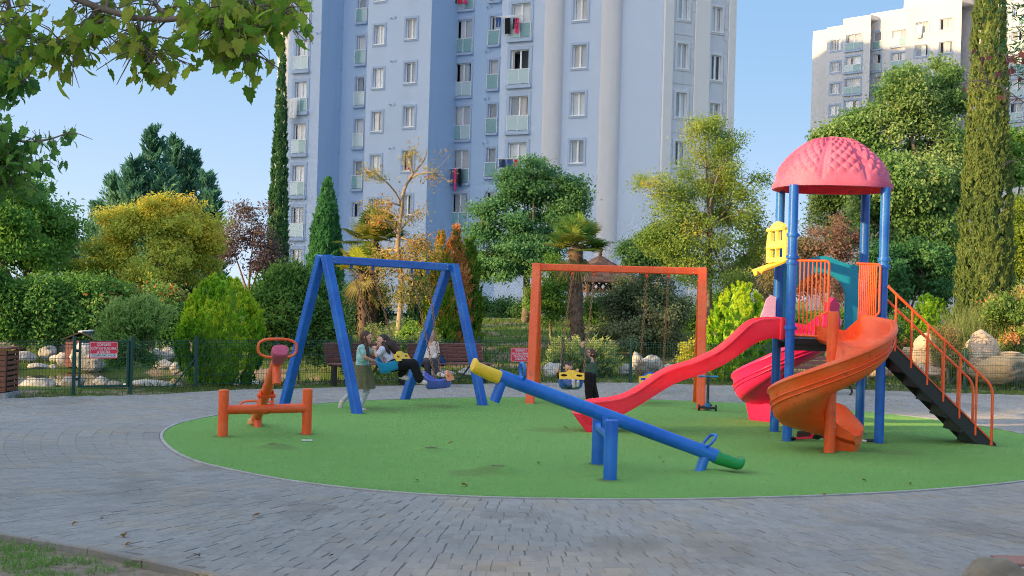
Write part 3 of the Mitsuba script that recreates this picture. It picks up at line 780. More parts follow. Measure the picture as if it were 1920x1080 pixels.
BA, BB = V(-3.02, 22.5, 2.44), V(-1.13, 24.6, 2.40)
bh = swing_frame('swing_set', 'blue square tube swing frame with two splayed A legs at each end', [V(-3.69, 23.02, 0), V(-2.33, 21.93, 0), V(-1.93, 24.95, 0), V(-0.48, 24.08, 0)], (BA, BB), 'm_blue', 0.125, (0.19, 0.36, 0.68, 0.82))
OA, OB = V(0.51, 25.68, 2.47), V(3.42, 25.42, 2.47)
oh = swing_frame('swing_set', 'orange square tube swing frame behind the red slide', [V(0.58, 26.47, 0), V(0.44, 24.9, 0), V(3.49, 26.21, 0), V(3.35, 24.64, 0)], (OA, OB), 'm_orange', 0.125, (0.205, 0.345, 0.675, 0.81))


def bucket_seat(name, label, c, fwd, h0, h1, tilt, shell, guard, group='moulded swing seats'):
    """Moulded swing bucket: rounded tub with raised back, guard bar in front with two oval holes, two chains."""
    k = thing(name, label, 'swing', group)
    fwd = np.asarray(fwd, float); fwd[2] = 0; fwd /= np.linalg.norm(fwd); side = np.cross(fwd, V(0, 0, 1))
    ct, st = math.cos(tilt), math.sin(tilt)
    ex = fwd * ct + V(0, 0, 1) * st; ez = -fwd * st + V(0, 0, 1) * ct
    def sup(w, l, z, x0=0.0, n=28, p=3.2):
        a = np.arange(n) * 2 * np.pi / n
        q = (np.abs(np.cos(a)) ** p + np.abs(np.sin(a)) ** p) ** (-1 / p)
        return np.stack([x0 + l * q * np.cos(a), w * q * np.sin(a), np.full(n, z) + (0.16 * np.clip(-np.cos(a), 0, 1) ** 2 * (z > 0.04))], 1)
    rings = [sup(.10, .10, -.055), sup(.165, .175, -.055), sup(.20, .205, -.02), sup(.215, .22, .05), sup(.222, .228, .085), sup(.205, .21, .092), sup(.19, .19, .05), sup(.165, .165, -.01), sup(.10, .10, -.03)]
    part(k, 'tub', frame_place(loft(rings), c, ex, side, ez), shell, smooth=40)
    g = Polygon([(-.215, -.02), (.215, -.02), (.22, .10), (.10, .115), (.05, .155), (-.05, .155), (-.10, .115), (-.22, .10)]).buffer(.012).buffer(-.008)
    for sx in (-.135, .135): g = g.difference(shapely.affinity.scale(Point(sx, .055).buffer(.045), 1.25, .55))
    gm_ = extrude(g, .035)
    part(k, 'guard', frame_place(gm_, np.asarray(c) + ex * .20 + ez * .085 - side * 0, side, ez * .95 - ex * .3, ex), guard)
    for s, h in ((1, h0), (-1, h1)):
        e = np.asarray(c) + side * s * .215 + ez * .12
        part(k, 'chain', chain(h, e), 'm_rust')
    return k


# facing of the blue seats: across their beam
bd = (BB - BA); bf_ = V(bd[1], -bd[0], 0) / np.linalg.norm(bd[:2])
GIRLSEAT = at(737, 690, 22.5)
bucket_seat('bucket_swing', 'blue and yellow bucket swing seat lifted with the long haired girl in it', GIRLSEAT, bf_ * 0.6 + V(.8, 0, 0) * 0.6, bh[0], bh[1], 0.30, 'm_seatcyan', 'm_yellow')
bucket_seat('bucket_swing', 'empty violet bucket swing seat with peach guard on the blue frame', at(822, 722, 23.5), bf_ * 0.3 + V(1, 0, 0), bh[2], bh[3], 0.12, 'm_seatviolet', 'm_peach')
od = (OB - OA); of_ = V(od[1], -od[0], 0) / np.linalg.norm(od[:2])
TODSEAT = at(1070, 722, 24.45)
bucket_seat('bucket_swing', 'blue bucket swing seat with yellow guard carrying the toddler', TODSEAT, of_ + V(.12, 0, 0), oh[0], oh[1], 0.22, 'm_seatblue', 'm_yellow')
bucket_seat('bucket_swing', 'empty blue and yellow swing seat just showing above the red slide', at(1220, 724, 25.7), of_, oh[2], oh[3], 0.0, 'm_seatblue', 'm_yellow')


# ------------------------------------------------------------------ seesaws
def seat_shell(p, d, L, r0, sign=1):
    """Moulded seesaw seat: sleeve over the beam end that flares to a turned-up, rounded nose."""
    s = np.cross(d, V(0, 0, 1)); s /= np.linalg.norm(s); u = np.cross(s, d)
    a = np.arange(24) * 2 * np.pi / 24
    rings = []
    for t, w, hh, dz in ((0, r0 * 1.04, r0 * 1.04, 0), (.04, r0 * 1.12, r0 * 1.08, 0), (.25, r0 * 1.2, r0 * 1.06, 0), (.55, r0 * 1.4, r0 * 1.0, .004), (.85, r0 * 1.5, r0 * .98, .010), (.97, r0 * 1.42, r0 * 1.0, .022), (1.0, r0 * 1.3, r0 * .85, .026)):
        q = (np.abs(np.cos(a)) ** 3 + np.abs(np.sin(a)) ** 3) ** (-1 / 3)
        top = np.where(np.sin(a) > 0, 0.75, 1.05)
        if t > .9: top = np.where(np.sin(a) > 0, 1.0, .95)
        rings.append(p + d * (t * L) + u * dz + (w * q * np.cos(a))[:, None] * s + (hh * q * np.sin(a) * top)[:, None] * u)
    return loft([r[::-1] for r in rings])


def loop_handle(c, ax, upv, w, h, r=.017):
    """Closed rounded loop in the plane of ax and upv."""
    a = np.arange(28) * 2 * np.pi / 28
    q = (np.abs(np.cos(a)) ** 3 + np.abs(np.sin(a)) ** 3) ** (-1 / 3)
    return tube(c + (q * np.cos(a) * w)[:, None] * ax + (q * np.sin(a) * h)[:, None] * upv, r, 8, closed=True)


def seesaw(name, label, posts, ptop, pr, A, B, br, mat, seats, cross_z, stop_at, handle_at, hw, hh, cross_r=.05):
    k = thing(name, label, 'seesaw', 'seesaws')
    for p in posts:
        x, y = p
        part(k, 'post', lathe([(pr, -.05), (pr, ptop - .008), (pr - .008, ptop)], 24, (x, y, 0)), mat, smooth=40)
    p0, p1 = V(*posts[0], cross_z), V(*posts[1], cross_z)
    part(k, 'crossbar', tube([p0, p1], cross_r, 18), mat, smooth=40)
    d = (B - A) / np.linalg.norm(B - A); L = np.linalg.norm(B - A)
    part(k, 'beam', tube([A, A + d * .004, B - d * .004, B], br, 24), mat, smooth=40)
    mid = (p0 + p1) / 2; piv = A + d * ((mid - A)[:2] @ d[:2] / (d[:2] @ d[:2])); cd = (p1 - p0) / np.linalg.norm(p1 - p0)
    br_k = [bar(mid + cd * s * .085 - d * .0, V(*(mid + cd * s * .085)[:2], piv[2] + .01), .07, .014, cd) for s in (-1, 1)]
    br_k.append(tube([V(*(mid - cd * .12)[:2], piv[2] - br * .9), V(*(mid + cd * .12)[:2], piv[2] - br * .9)], .03, 12))
    part(k, 'pivot_bracket', cat(*br_k), mat)
    s = np.cross(d, V(0, 0, 1)); s /= np.linalg.norm(s); u = np.cross(s, d)
    for e, dd, m, lab, sa, ha in ((A, -d, *seats[0], stop_at[0], handle_at[0]), (B, d, *seats[1], stop_at[1], handle_at[1])):
        part(k, 'seat', seat_shell(e - dd * .02, dd, seats[2], br), m, smooth=50, label=lab)
        st = e - dd * sa
        part(k, 'stopper', tube([st - u * br * .6, st - u * .28], pr * .8, 18), mat, smooth=40)
        hc = e - dd * ha + u * (br + hh * .75) + dd * .03
        part(k, 'handle', loop_handle(hc, s, u * .92 + dd * .38, hw, hh), mat, smooth=60)
    return k


sd = V(1, .24, -.352); pv = V(1.075, 15.45, .655)
seesaw('seesaw', 'long blue seesaw with a yellow seat raised and a green seat down', [(1.05, 16.12), (1.10, 14.78)], .665, .073, pv - sd * 1.20, pv + sd * 1.30, .078, 'm_blue',
       [('m_yellow', 'scuffed yellow seat'), ('m_greenplastic', 'dark green seat'), .33], .47, (.06, .13), (.27, .17), .10, .085)
sd = V(.275, -1, .385); pv = V(-3.2, 18.3, .60)
seesaw('seesaw', 'orange seesaw seen end on with a pink seat and loop handles', [(-3.7, 18.0), (-2.7, 18.6)], .625, .066, pv - sd * 1.30, pv + sd * 1.30, .07, 'm_orange',
       [('m_peach', 'worn yellowish seat at the low end'), ('m_pink', 'faded pink seat at the raised end'), .30], .365, (.16, .16), (.10, .10), .235, .115, .062)

# ------------------------------------------------------------------ play tower
PT = thing('play_tower', 'blue post play tower with pink dome roof and three plastic slides', 'play tower')
POLES = [(3.93, 19.52), (5.235, 19.58), (4.0, 20.85), (5.29, 20.9)]
for i, (x, y) in enumerate(POLES):
    pk_ = part(PT, 'pole', lathe([(.067, -.05), (.067, 3.62)], 28, (x, y, 0)), 'm_blue', smooth=40)
    for z in ((1.60, 2.52, 2.60, 2.91) if i == 0 else (2.50, 2.60) if i == 1 else (2.5, 1.5)):
        part(pk_, 'collar', cat(lathe([(.066, z - .028), (.082, z - .026), (.084, z), (.082, z + .026), (.066, z + .028)], 24, (x, y, 0)), lathe([(.0, 0), (.012, 0), (.012, .03), (0, .03)], 8, (x + .08, y - .04, z - .015))), 'm_blue', smooth=40)
DZ = 1.45
part(PT, 'deck', box((4.615, 20.21, DZ - .045), (1.18, 1.24, .07), 0, .008), 'm_black')
for y in (19.66, 20.76): part(PT, 'deck_rim', box((4.615, y, DZ - .085), (1.20, .05, .17), 0, .006), 'm_black')

# dome: rounded-square plan, eight panels with scale bumps between smooth ribs
def dome(R, H, n_phi=384, n_t=84, bumps=True, thick=0.0):
    ph = np.arange(n_phi) * 2 * np.pi / n_phi
    tt = np.linspace(0, 1, n_t)
    plan = (np.abs(np.cos(ph)) ** 3.2 + np.abs(np.sin(ph)) ** 3.2) ** (-1 / 3.2)
    plan = 0.55 * plan / plan.min() + 0.45
    plan = plan / 1.06
    rings = []
    for t in tt:
        ang = t * math.pi / 2 * 0.985
        hh = 1 - (1 - t) ** 1.5; r = R * (1 - min(.9999, hh) ** 1.6) ** .62; z = H * hh
        p = plan * (1 - t ** 1.5) + t ** 1.5
        b = np.zeros(n_phi)
        if bumps:
            c8 = np.abs(((ph / (2 * np.pi) * 8 + 0.5) % 1) - 0.5) * 2       # 0 on panel centre, 1 on the seam
            fade = np.clip((t - .10) / .08, 0, 1) * np.clip((.90 - t) / .1, 0, 1) * np.clip((.80 - c8) / .12, 0, 1)
            uu = (ph / (2 * np.pi) * 8 + .5) * 7.0; vv = t * 13.0
            d1, d2 = np.abs(np.sin(np.pi * (uu + vv) / 2)), np.abs(np.sin(np.pi * (uu - vv) / 2))
            b = .030 * fade * (d1 * d2) ** .6 - .020 * np.clip((c8 - .86) / .14, 0, 1) * np.clip(t / .1, 0, 1) * (1 - t)
        rr = (r - thick) * p + b * .8
        rings.append(np.stack([rr * np.cos(ph), rr * np.sin(ph), np.full(n_phi, z - thick) + b], 1))
    return rings


DC = V(4.615, 20.2, 3.66)
skirt = lambda r, z: np.stack([(r * (0.55 * ((np.abs(np.cos(a_)) ** 3.2 + np.abs(np.sin(a_)) ** 3.2) ** (-1 / 3.2)) + .45) / 1.06) * np.array(f_(a_)) for f_ in (np.cos, np.sin)] + [np.full(384, z)], 1) if (a_ := np.arange(384) * 2 * np.pi / 384) is not None else None
rings = [skirt(.845, -.05), skirt(.878, -.055), skirt(.895, -.045), skirt(.897, .0), skirt(.89, .03)] + dome(.872, .73)
rf = part(PT, 'roof', xf(loft([r[::-1] for r in rings], True, False), None, DC + V(0, 0, 0)), 'm_pink', smooth=50, label='faded pink scale patterned dome roof')
part(PT, 'roof_lining', xf(loft([skirt(.846, -.049)] + [r - V(0, 0, .03) for r in dome(.84, .70, n_t=16, bumps=False)], True, False), None, DC), 'm_red', smooth=True, label='bright red underside of the dome')


# bar guards either side of the front opening, each with its notch
def bar_guard(x0, x1, y, z0, z1, notch, nb, skew):
    k = part(PT, 'bar_guard', tube(smooth_pts([(x0, y, z0), (x1 - notch, y - skew, z0), (x1 - notch, y - skew, z0 + .30), (x1, y - skew, z0 + .34), (x1, y - skew, z1), (x0, y, z1)]), .017, 10), 'm_orange', smooth=50)
    for i in range(nb):
        x = x0 + .05 + (x1 - .05 - x0 - .05) * i / (nb - 1); yy = y - skew * (x - x0) / (x1 - x0)
        zb = z0 if (x < x1 - notch) == (x1 > x0) or abs(x - x0) < abs(x1 - notch - x0) else z0 + .33
        part(k, 'bar', tube([(x, yy, zb), (x, yy, z1)], .011, 8), 'm_orange', smooth=50)
    return k


def smooth_pts(p, r=.05):
    p = [np.asarray(q, float) for q in p]; out = [p[0]]
    for a, b, c in zip(p[:-2], p[1:-1], p[2:]):
        u = (a - b) / np.linalg.norm(a - b); w = (c - b) / np.linalg.norm(c - b)
        rr = min(r, np.linalg.norm(a - b) * .45, np.linalg.norm(c - b) * .45)
        for s in np.linspace(0, 1, 5): out.append((1 - s) ** 2 * (b + u * rr) + 2 * s * (1 - s) * b + s * s * (b + w * rr))
    out.append(p[-1])
    return np.array(out)


bar_guard(3.99, 4.40, 19.50, 1.50, 2.55, .09, 7, .22)
bar_guard(4.83, 5.16, 19.50, 1.50, 2.53, .06, 10, .04)

# teal arch panel across the back opening
a = np.linspace(0, 1, 24)
top = [(x, 1.02 + .13 * math.sin(math.pi * x / 1.16) ** 1.0 + .02 * math.cos(x * 10)) for x in np.linspace(0, 1.16, 24)]
arch = Polygon([(0, 0)] + top + [(1.16, 0)])
hole = Polygon([(.20, -.1), (.20, .55)] + [(.58 + .38 * math.cos(t), .55 + .36 * math.sin(t)) for t in np.linspace(math.pi, 0, 20)] + [(.96, -.1)])
arch = arch.difference(hole).buffer(.02).buffer(-.02)
m = extrude(arch.buffer(-.012), .075)
m2 = extrude(arch, .05)
part(PT, 'arch_panel', cat(frame_place(m2, (4.06, 20.93, 1.5), V(1, 0, 0), V(0, 0, 1), V(0, -1, 0)), frame_place(m, (4.06, 20.9425, 1.5), V(1, 0, 0), V(0, 0, 1), V(0, -1, 0))), 'm_teal', label='teal arched panel behind the deck')

# yellow window panel and scalloped hood over the red slide entry, on the left side
pan = Polygon([(0, 0), (.95, 0), (.98, .25), (.93, .5), (.75, .68), (.475, .74), (.2, .68), (.02, .5), (-.03, .25)]).buffer(.03).buffer(-.03)
for q in ((.17, .10, .44, .24), (.53, .10, .78, .24), (.18, .40, .40, .58), (.53, .40, .74, .58)): pan = pan.difference(shapely.box(*q).buffer(.02))
yk = part(PT, 'window_panel', frame_place(extrude(pan, .06), (3.87, 19.72, 2.54), V(-.10, .99, 0), V(0, 0, .80), V(1, .1, 0)), 'm_paleyellow', label='pale yellow panel with four window holes')
hood = []
for i, t in enumerate(np.linspace(0, 1, 8)):
    w = np.linspace(-.06, 1.06, 33); sc = .035 * np.cos(w * np.pi * 4) * t
    hood.append(np.stack([3.93 - .34 * t - .03 * np.abs(np.sin(w * np.pi * 3)) * t, 19.70 + w * 1.0 - .05 * t, 2.52 - .06 * t ** 2 - .06 * t + sc + .07 * (1 - t) ** 3], 1))
hood = np.array(hood); hl = np.concatenate([hood, hood[::-1] - V(0, 0, .03)], 0)
part(PT, 'hood', loft(hl.transpose(1, 0, 2)), 'm_yellow', smooth=50, label='yellow scalloped hood jutting over the slide entry')
for z_ in (2.66, 2.92): part(yk, 'moulding', tube([(3.85, 19.80, z_ + .1), (3.78, 20.6, z_ + .1)], .03, 10), 'm_paleyellow', smooth=60)

# lilac and magenta side wings at slide entries
wing = Polygon([(0, 0), (.62, 0), (.60, .12), (.42, .26), (.25, .62), (.12, .70), (0, .66)]).buffer(.015)
part(PT, 'side_wing', frame_place(extrude(wing, .05), (3.93, 20.72, 1.50), V(-.5, .0, 0), V(0, 0, .78), V(0, -1, 0)), 'm_lilac', label='translucent lilac side wing beside the red slide')
wing2 = Polygon([(0, 0), (.30, 0), (.26, .50), (.16, .60), (.06, .52)]).buffer(.02)
part(PT, 'side_wing', frame_place(extrude(wing2, .10), (4.66, 20.72, 1.48), V(.7, .55, 0), V(0, 0, .92), V(.6, -.8, 0)), 'm_magenta', label='magenta side wing seen through the arch')


# wave slide: trough section swept along a bumpy fall line
NEAR_RIM = [(1478, 597), (1440, 597), (1415, 603), (1391, 622), (1360, 650), (1329, 668), (1297, 681), (1266, 690), (1235, 705), (1204, 727), (1172, 744), (1141, 751), (1110, 754), (1090, 762)]
NEAR_BOT = [(1478, 635), (1440, 636), (1415, 646), (1391, 663), (1360, 683), (1329, 697), (1297, 708), (1266, 720), (1235, 738), (1204, 758), (1172, 776), (1141, 790), (1112, 797), (1076, 778)]
prof = []
for (px, py), (qx, qy) in zip(NEAR_RIM, NEAR_BOT):
    a_ = at(px, py, 19.93); b_ = at(qx, qy, 19.93); prof.append((a_[0], a_[2], b_[2]))
prof = np.array(prof); xs = np.linspace(0, 1, 60)
from scipy.interpolate import PchipInterpolator, CubicSpline
X_ = PchipInterpolator(np.linspace(0, 1, len(prof)), prof[:, 0])(xs); ZR = CubicSpline(np.linspace(0, 1, len(prof)), prof[:, 1])(xs); ZB = CubicSpline(np.linspace(0, 1, len(prof)), prof[:, 2])(xs)
rings = []
for x, zr, zb in zip(X_, ZR, ZB):
    y0, y1 = 19.93, 20.52; w = y1 - y0; bed_ = zb + .05
    sec = [(y0 + .01, zb), (y0 - .005, zb + .08), (y0 - .01, zr - .05), (y0 - .025, zr - .025), (y0 - .02, zr + .0), (y0 + .02, zr + .008), (y0 + .05, zr - .01), (y0 + .07, zr - .06), (y0 + .085, bed_ + .07), (y0 + .14, bed_ + .015), (y0 + w * .5, bed_),
           (y1 - .14, bed_ + .015), (y1 - .085, bed_ + .07), (y1 - .07, zr - .06), (y1 - .05, zr - .01), (y1 - .02, zr + .008), (y1 + .02, zr), (y1 + .025, zr - .025), (y1 + .01, zr - .05), (y1 + .005, zb + .08), (y1 - .01, zb)]
    rings.append([(x, y, z) for y, z in sec])
sk = part(PT, 'wave_slide', loft(np.array(rings)), 'm_red', smooth=45, label='red wave slide running down to the left')
ft = [at(1074, 775, 19.93), at(1084, 790, 19.93), at(1101, 812, 19.93), at(1114, 812, 19.93), at(1150, 786, 19.93)]
fp = Polygon([(p[0], p[2]) for p in ft])
part(sk, 'foot', frame_place(extrude(fp, .57), (0, 20.51, 0), V(1, 0, 0), V(0, 0, 1), V(0, -1, 0)), 'm_red')
part(sk, 'flange', box((3.89, 20.22, 1.58), (.05, .66, .32), 0, .012), 'm_red')

for y_, z_ in ((19.96, 1.50), (19.96, 1.60), (19.96, 1.68), (20.48, 1.50), (20.48, 1.60), (20.48, 1.68)): part(sk, 'bolt', xf(tm(trimesh.creation.icosphere(subdivisions=1, radius=.016)), None, (3.862, y_, z_)), 'm_steel', smooth=True)


def spiral(name, label, C, mat, th0, th1, zf, R, rin, wall, entry=None, exit_len=.35, post_top=1.86):
    """Helical chute round a post, turning clockwise seen from above; th in degrees, 0 = away from the camera, 90 = to the right."""
    C = V(*C, 0)
    sec = [(rin, .20), (rin + .02, .16), (rin + .05, .07), (rin + .13, .015), ((R + rin) * .5, .0), (R - .17, .03), (R - .09, .12), (R - .05, wall - .05), (R - .02, wall - .005), (R + .02, wall + .012), (R + .055, wall - .005), (R + .062, wall - .04), (R + .03, wall - .07), (R - .0, wall * .45), (R - .03, .03), (R - .12, -.055), ((R + rin) * .5, -.075), (rin + .10, -.05), (rin + .01, .02)]
    keys = sorted(zf); zint = PchipInterpolator(keys, [zf[q] for q in keys])
    rings = []
    def place(o, ex, z, sc=1.0):
        return [o + ex * r + V(0, 0, z + h * (sc if h > 0 else 1)) for r, h in sec]
    def ax(th): t = math.radians(th); return V(math.sin(t), math.cos(t), 0)
    def tg(th): t = math.radians(th); return V(math.cos(t), -math.sin(t), 0)
    if entry:
        for s in np.linspace(1, 0, 8)[:-1]:
            rings.append(place(C - tg(th0) * entry * s, ax(th0), zint(th0) + .05 * s))
    for th in np.arange(th0, th1 + 1, 4.0): rings.append(place(C, ax(th), zint(th)))
    ze = zint(th1)
    for s in np.linspace(0, 1, 7)[1:]: rings.append(place(C + tg(th1) * exit_len * s, ax(th1), ze - .10 * s + .04 * s * s, 1 - .62 * s ** 1.5))
    rings = np.array(rings)
    # moulded ridges along the outer wall
    k = part(PT, name, loft(rings), mat, smooth=45, label=label)
    p = part(k, 'post', lathe([(rin + .004, -.05), (rin + .004, post_top - .01), (rin - .006, post_top), ], 24, C), mat, smooth=40)
    e = C + tg(th1) * (exit_len * .35) + ax(th1) * ((R + rin) * .5)
    ex, ey = tg(th1), ax(th1)
    leg = loft([[V(*(e + ex * a * w + ey * b * w2)[:2], z) for a, b in ((-1, -1), (1, -1), (1, 1), (-1, 1))] for z, w, w2 in ((-.03, .155, .20), (.02, .165, .21), (ze - .02, .20, .27))])
    part(k, 'foot', leg, mat)
    for z_ in (.28, .36, .44, .52): part(p, 'bolt', xf(tm(trimesh.creation.icosphere(subdivisions=1, radius=.014)), None, C + V(rin * .75, -rin * .72, z_)), 'm_steel', smooth=True)
    rib = []
    for h in (.10, .16):
        rr = R - .012 if h < .12 else R + .004
        path = [C + ax(th) * (rr + .016) + V(0, 0, zint(th) + h * wall / .34) for th in np.arange(th0 + 4, th1 - 4, 6.0)]
        rib.append(tube(path, .009, 6))
    part(k, 'rib', rib[0], mat, smooth=60); part(k, 'rib', rib[1], mat, smooth=60)
    return k


spiral('spiral_slide', 'orange spiral slide winding round its post', (4.19, 18.06), 'm_orange', 90, 384, {90: 1.40, 130: 1.22, 180: .95, 230: .68, 280: .46, 330: .32, 384: .24}, .76, .068, .36, 1.42, .30)
spiral('curved_slide', 'magenta pink curved slide descending behind the tower', (4.42, 22.25), 'm_magenta', 90, 318, {90: 1.40, 140: 1.2, 180: 1.0, 230: .66, 280: .42, 318: .33}, .80, .06, .34, 1.0, .25, 1.30)

# stairs with stringers, treads, risers and rails
S0, S1 = V(5.32, 0, DZ - .02), V(6.76, 0, .0)
st = part(PT, 'staircase', cat(*[bar((5.30, y, DZ - .07), (6.80, y, -.03), .03, .20, (0, 0, 1), .004) for y in (19.50, 20.28)]), 'm_black', label='black steel stair with orange rails')
n = 7
for i in range(n):
    x0 = 5.33 + (6.76 - 5.33) * i / n; z0 = DZ - .02 - (DZ - .02) * (i + 1) / n
    part(st, 'tread', box((x0 + .115, 19.89, z0 + .0), (.235, .75, .022), 0, .003), 'm_black')
    part(st, 'riser', box((x0 + .01, 19.89, z0 + .095), (.014, .75, .17), 0, .002), 'm_black')
for y, xt, nm in ((19.48, 5.28, 0), (20.30, 5.32, 1)):
    zt = lambda x: .885 + (6.76 - x) * .905
    rail = smooth_pts([(xt, y, zt(xt)), (6.74, y, zt(6.74)), (6.79, y, .78), (6.79, y, .0)], .06)
    h = part(PT, 'handrail', tube(rail, .02, 10), 'm_orange', smooth=50)
    for x in np.linspace(5.40, 6.56, 6): part(h, 'baluster', bar((x, y, DZ - .04 - (x - 5.3) * .985), (x, y, zt(x) - .01), .026, .026), 'm_orange')
for y in (19.482, 20.298): part(st, 'edge_strip', bar((5.30, y, DZ + .045), (6.80, y, .085), .036, .016, (0, 0, 1), .002), 'm_orange')
# ------------------------------------------------------------------ plants
pr = np.random.default_rng(11)


def unit(v): return v / (np.linalg.norm(v, axis=-1, keepdims=True) + 1e-12)


def leaf_quads(c, ax, nr, L, W, col, fold=.25, droop=.0):
    """Leaves as folded rhombi: base, right, tip, left."""
    n = len(c); ax = unit(ax); s = unit(np.cross(ax, nr)); nr = np.cross(s, ax)
    L = np.broadcast_to(L, (n,))[:, None]; W = np.broadcast_to(W, (n,))[:, None]
    b = c - ax * L * .5; t = c + ax * L * .5 - nr * L * droop
    m = c - ax * L * .06 + nr * W * fold
    v = np.stack([b, m + s * W * .5, t, m - s * W * .5], 1).reshape(-1, 3)
    f = np.array([(0, 1, 2), (0, 2, 3)])
    return (v, (f[None] + 4 * np.arange(n)[:, None, None]).reshape(-1, 3)), np.repeat(col, 4, 0)


def pick(pal, n, r, key=None):
    """Palette colours: each cluster leans to one hue, each leaf varies a little."""
    cols = np.array([p[:3] for p in pal]); w = np.array([p[3] if len(p) > 3 else 1.0 for p in pal]); w = np.cumsum(w / w.sum())
    k = r.uniform(size=n) if key is None else np.clip(key + r.normal(0, .10, n), 0, .9999)
    return np.minimum(cols[np.searchsorted(w, k).clip(0, len(cols) - 1)] * 2.55 * r.uniform(.78, 1.22, (n, 1)), .74)


def blob(px, py, rx, ry, D, dz=1.0, off=0.0):
    s = (D + off) / F
    return at(px, py, D + off), V(rx * s, max(rx, ry * .6) * s * dz, ry * s)


def in_blobs(p, blobs, k):
    return np.any([(((p - c) / (r * k)) ** 2).sum(1) < 1 for c, r in blobs], 0)


def crown(blobs, n, r, shell=.6, gap=.42, gap_scale=1.1, low=-.75):
    """Cluster centres through the crown's outer volume, thinned by noise so that sky shows through."""
    vol = np.array([(q[1][0] * q[1][2]) for q in blobs]); pb = vol / vol.sum(); out = []
    tot = 0
    while tot < n:
        k = r.choice(len(blobs), n * 2, p=pb)
        d = unit(r.normal(size=(n * 2, 3))); d = d[:]; rad = (shell + (1.06 - shell) * r.uniform(size=(n * 2, 1)) ** .7)
        c = np.array([q[0] for q in blobs])[k]; R = np.array([q[1] for q in blobs])[k]
        lump = .68 + .56 * meshkit.fbm(d * 3.1 + k[:, None] * 3.7, 3, 5)[:, None]
        p = c + d * R * rad * lump
        ok = (meshkit.fbm(p * gap_scale, 2, 8) > gap) & (d[:, 2] > low) & ~in_blobs(p, blobs, shell * .8)
        out.append(p[ok]); tot += ok.sum()
        if len(out) > 40: break
    return np.vstack(out)[:n]


def boughs(blobs, n, r, gap=.42, low=-.75, per_b=10):
    """Cluster centres strung along boughs that reach unevenly past the crown's lobes, so that the outline is ragged."""
    vol = np.array([(q[1][0] * q[1][2]) for q in blobs]); nb = max(4, int(n / per_b)); out = []
    k = r.choice(len(blobs), nb * 3, p=vol / vol.sum()); d = unit(r.normal(size=(nb * 3, 3)))
    c = np.array([q[0] for q in blobs])[k]; R = np.array([q[1] for q in blobs])[k]
    end = c + d * R * r.uniform(.66, 1.27, (nb * 3, 1)); ok = (d[:, 2] > low) & ~in_blobs(end, blobs, .62)
    k, d, c, R, end = k[ok][:nb], d[ok][:nb], c[ok][:nb], R[ok][:nb], end[ok][:nb]; nb = len(k)
    st = c + d * R * .25 - V(0, 0, .25) * R
    t = np.sqrt(r.uniform(.12, 1.0, (nb, per_b, 1))); wob = r.normal(size=(nb, per_b, 3)) * (R[:, None] * .11) * V(1, 1, .7)
    p = st[:, None] * (1 - t) + end[:, None] * t + wob + np.array([0, 0, .12]) * R[:, None] * np.sin(t * np.pi)
    return p.reshape(-1, 3)


def leaves_round(cl, blobs, per, spread, L, W, pal, r, droop=.35, up=.25, hue=.55, flat=.7):
    n = len(cl) * per
    cc = np.repeat(cl, per, 0); o = r.normal(size=(n, 3)) * V(1, 1, flat) * spread
    p = cc + o
    ctr = np.mean([b[0] for b in blobs], 0)
    outw = unit(p - ctr); ax = unit(outw * .6 + r.normal(size=(n, 3)) * .7 + V(0, 0, -droop))
    nr = unit(r.normal(size=(n, 3)) * .5 + V(0, 0, up + .45) + outw * .85)
    key = np.repeat(np.clip((meshkit.fbm(cl * hue, 3, 17) - .5) * 2.1 + .5 + r.normal(0, .12, len(cl)), 0, .999), per)
    return leaf_quads(p, ax, nr, L * r.uniform(.65, 1.3, n), W * r.uniform(.7, 1.25, n), pick(pal, n, r, key))


def limb(p0, p1, r0, r1, bend, r, n=7):
    p0, p1 = np.asarray(p0, float), np.asarray(p1, float); t = np.linspace(0, 1, n)[:, None]
    L = np.linalg.norm(p1 - p0); q = p0 + (p1 - p0) * t + np.sin(t * np.pi) * r.normal(size=3) * L * bend
    q[:, 2] += (t[:, 0] * (1 - t[:, 0])) * L * .15
    return tube(q, np.linspace(r0, r1, n), 7, caps=False), q


def wood(base, fork, r0, blobs, cl, r, limbs=None, twigs=60, mat='m_bark'):
    """Trunk up to the fork, limbs to the crown's lobes and twigs to some clusters."""
    ms = []; m, q = limb(base, fork, r0, r0 * .7, .03, r, 9); ms.append(m); tips = []
    for c, R in blobs:
        m, q2 = limb(fork + (c - fork) * .0, c + r.normal(size=3) * R * .15, r0 * .45, r0 * .12, .08, r, 8); ms.append(m); tips.append(q2)
    tips = np.vstack(tips); tree = cKDTree(tips)
    for p in cl[r.choice(len(cl), min(twigs, len(cl)), False)]:
        _, i = tree.query(p); m, _ = limb(tips[i], p, r0 * .13, r0 * .035, .08, r, 5); ms.append(m)
    return cat(*ms)


def broadleaf(name, label, catg, blobs, base, n_cl, per, spread, L, W, pal, r0=.12, fork=None, gap=.42, shell=.6, seed=1, twigs=60, droop=.35, hue=.55, group=None, gap_scale=1.1, flat=.7, low=-.75, up=.25):
    r = np.random.default_rng(seed); k = thing(name, label, catg, group)
    cl = crown(blobs, n_cl, r, shell, gap, gap_scale, low) if shell >= .7 else boughs(blobs, n_cl, r, gap, low)
    m, c = leaves_round(cl, blobs, per, spread, L, W, pal, r, droop, up, hue, flat)
    part(k, 'crown', m, 'm_leaf', color=c)
    base = np.asarray(base, float); ctr = np.mean([b[0] for b in blobs], 0)
    if fork is None: fork = base + (ctr - base) * .45
    part(k, 'trunk', wood(base, np.asarray(fork, float), r0, blobs, cl, r, twigs=twigs), 'm_bark', smooth=True)
    return k


def ground_at(px, py, D):
    p = at(px, py, D); return V(p[0], p[1], float(terrain(p[0], p[1])) - .06)


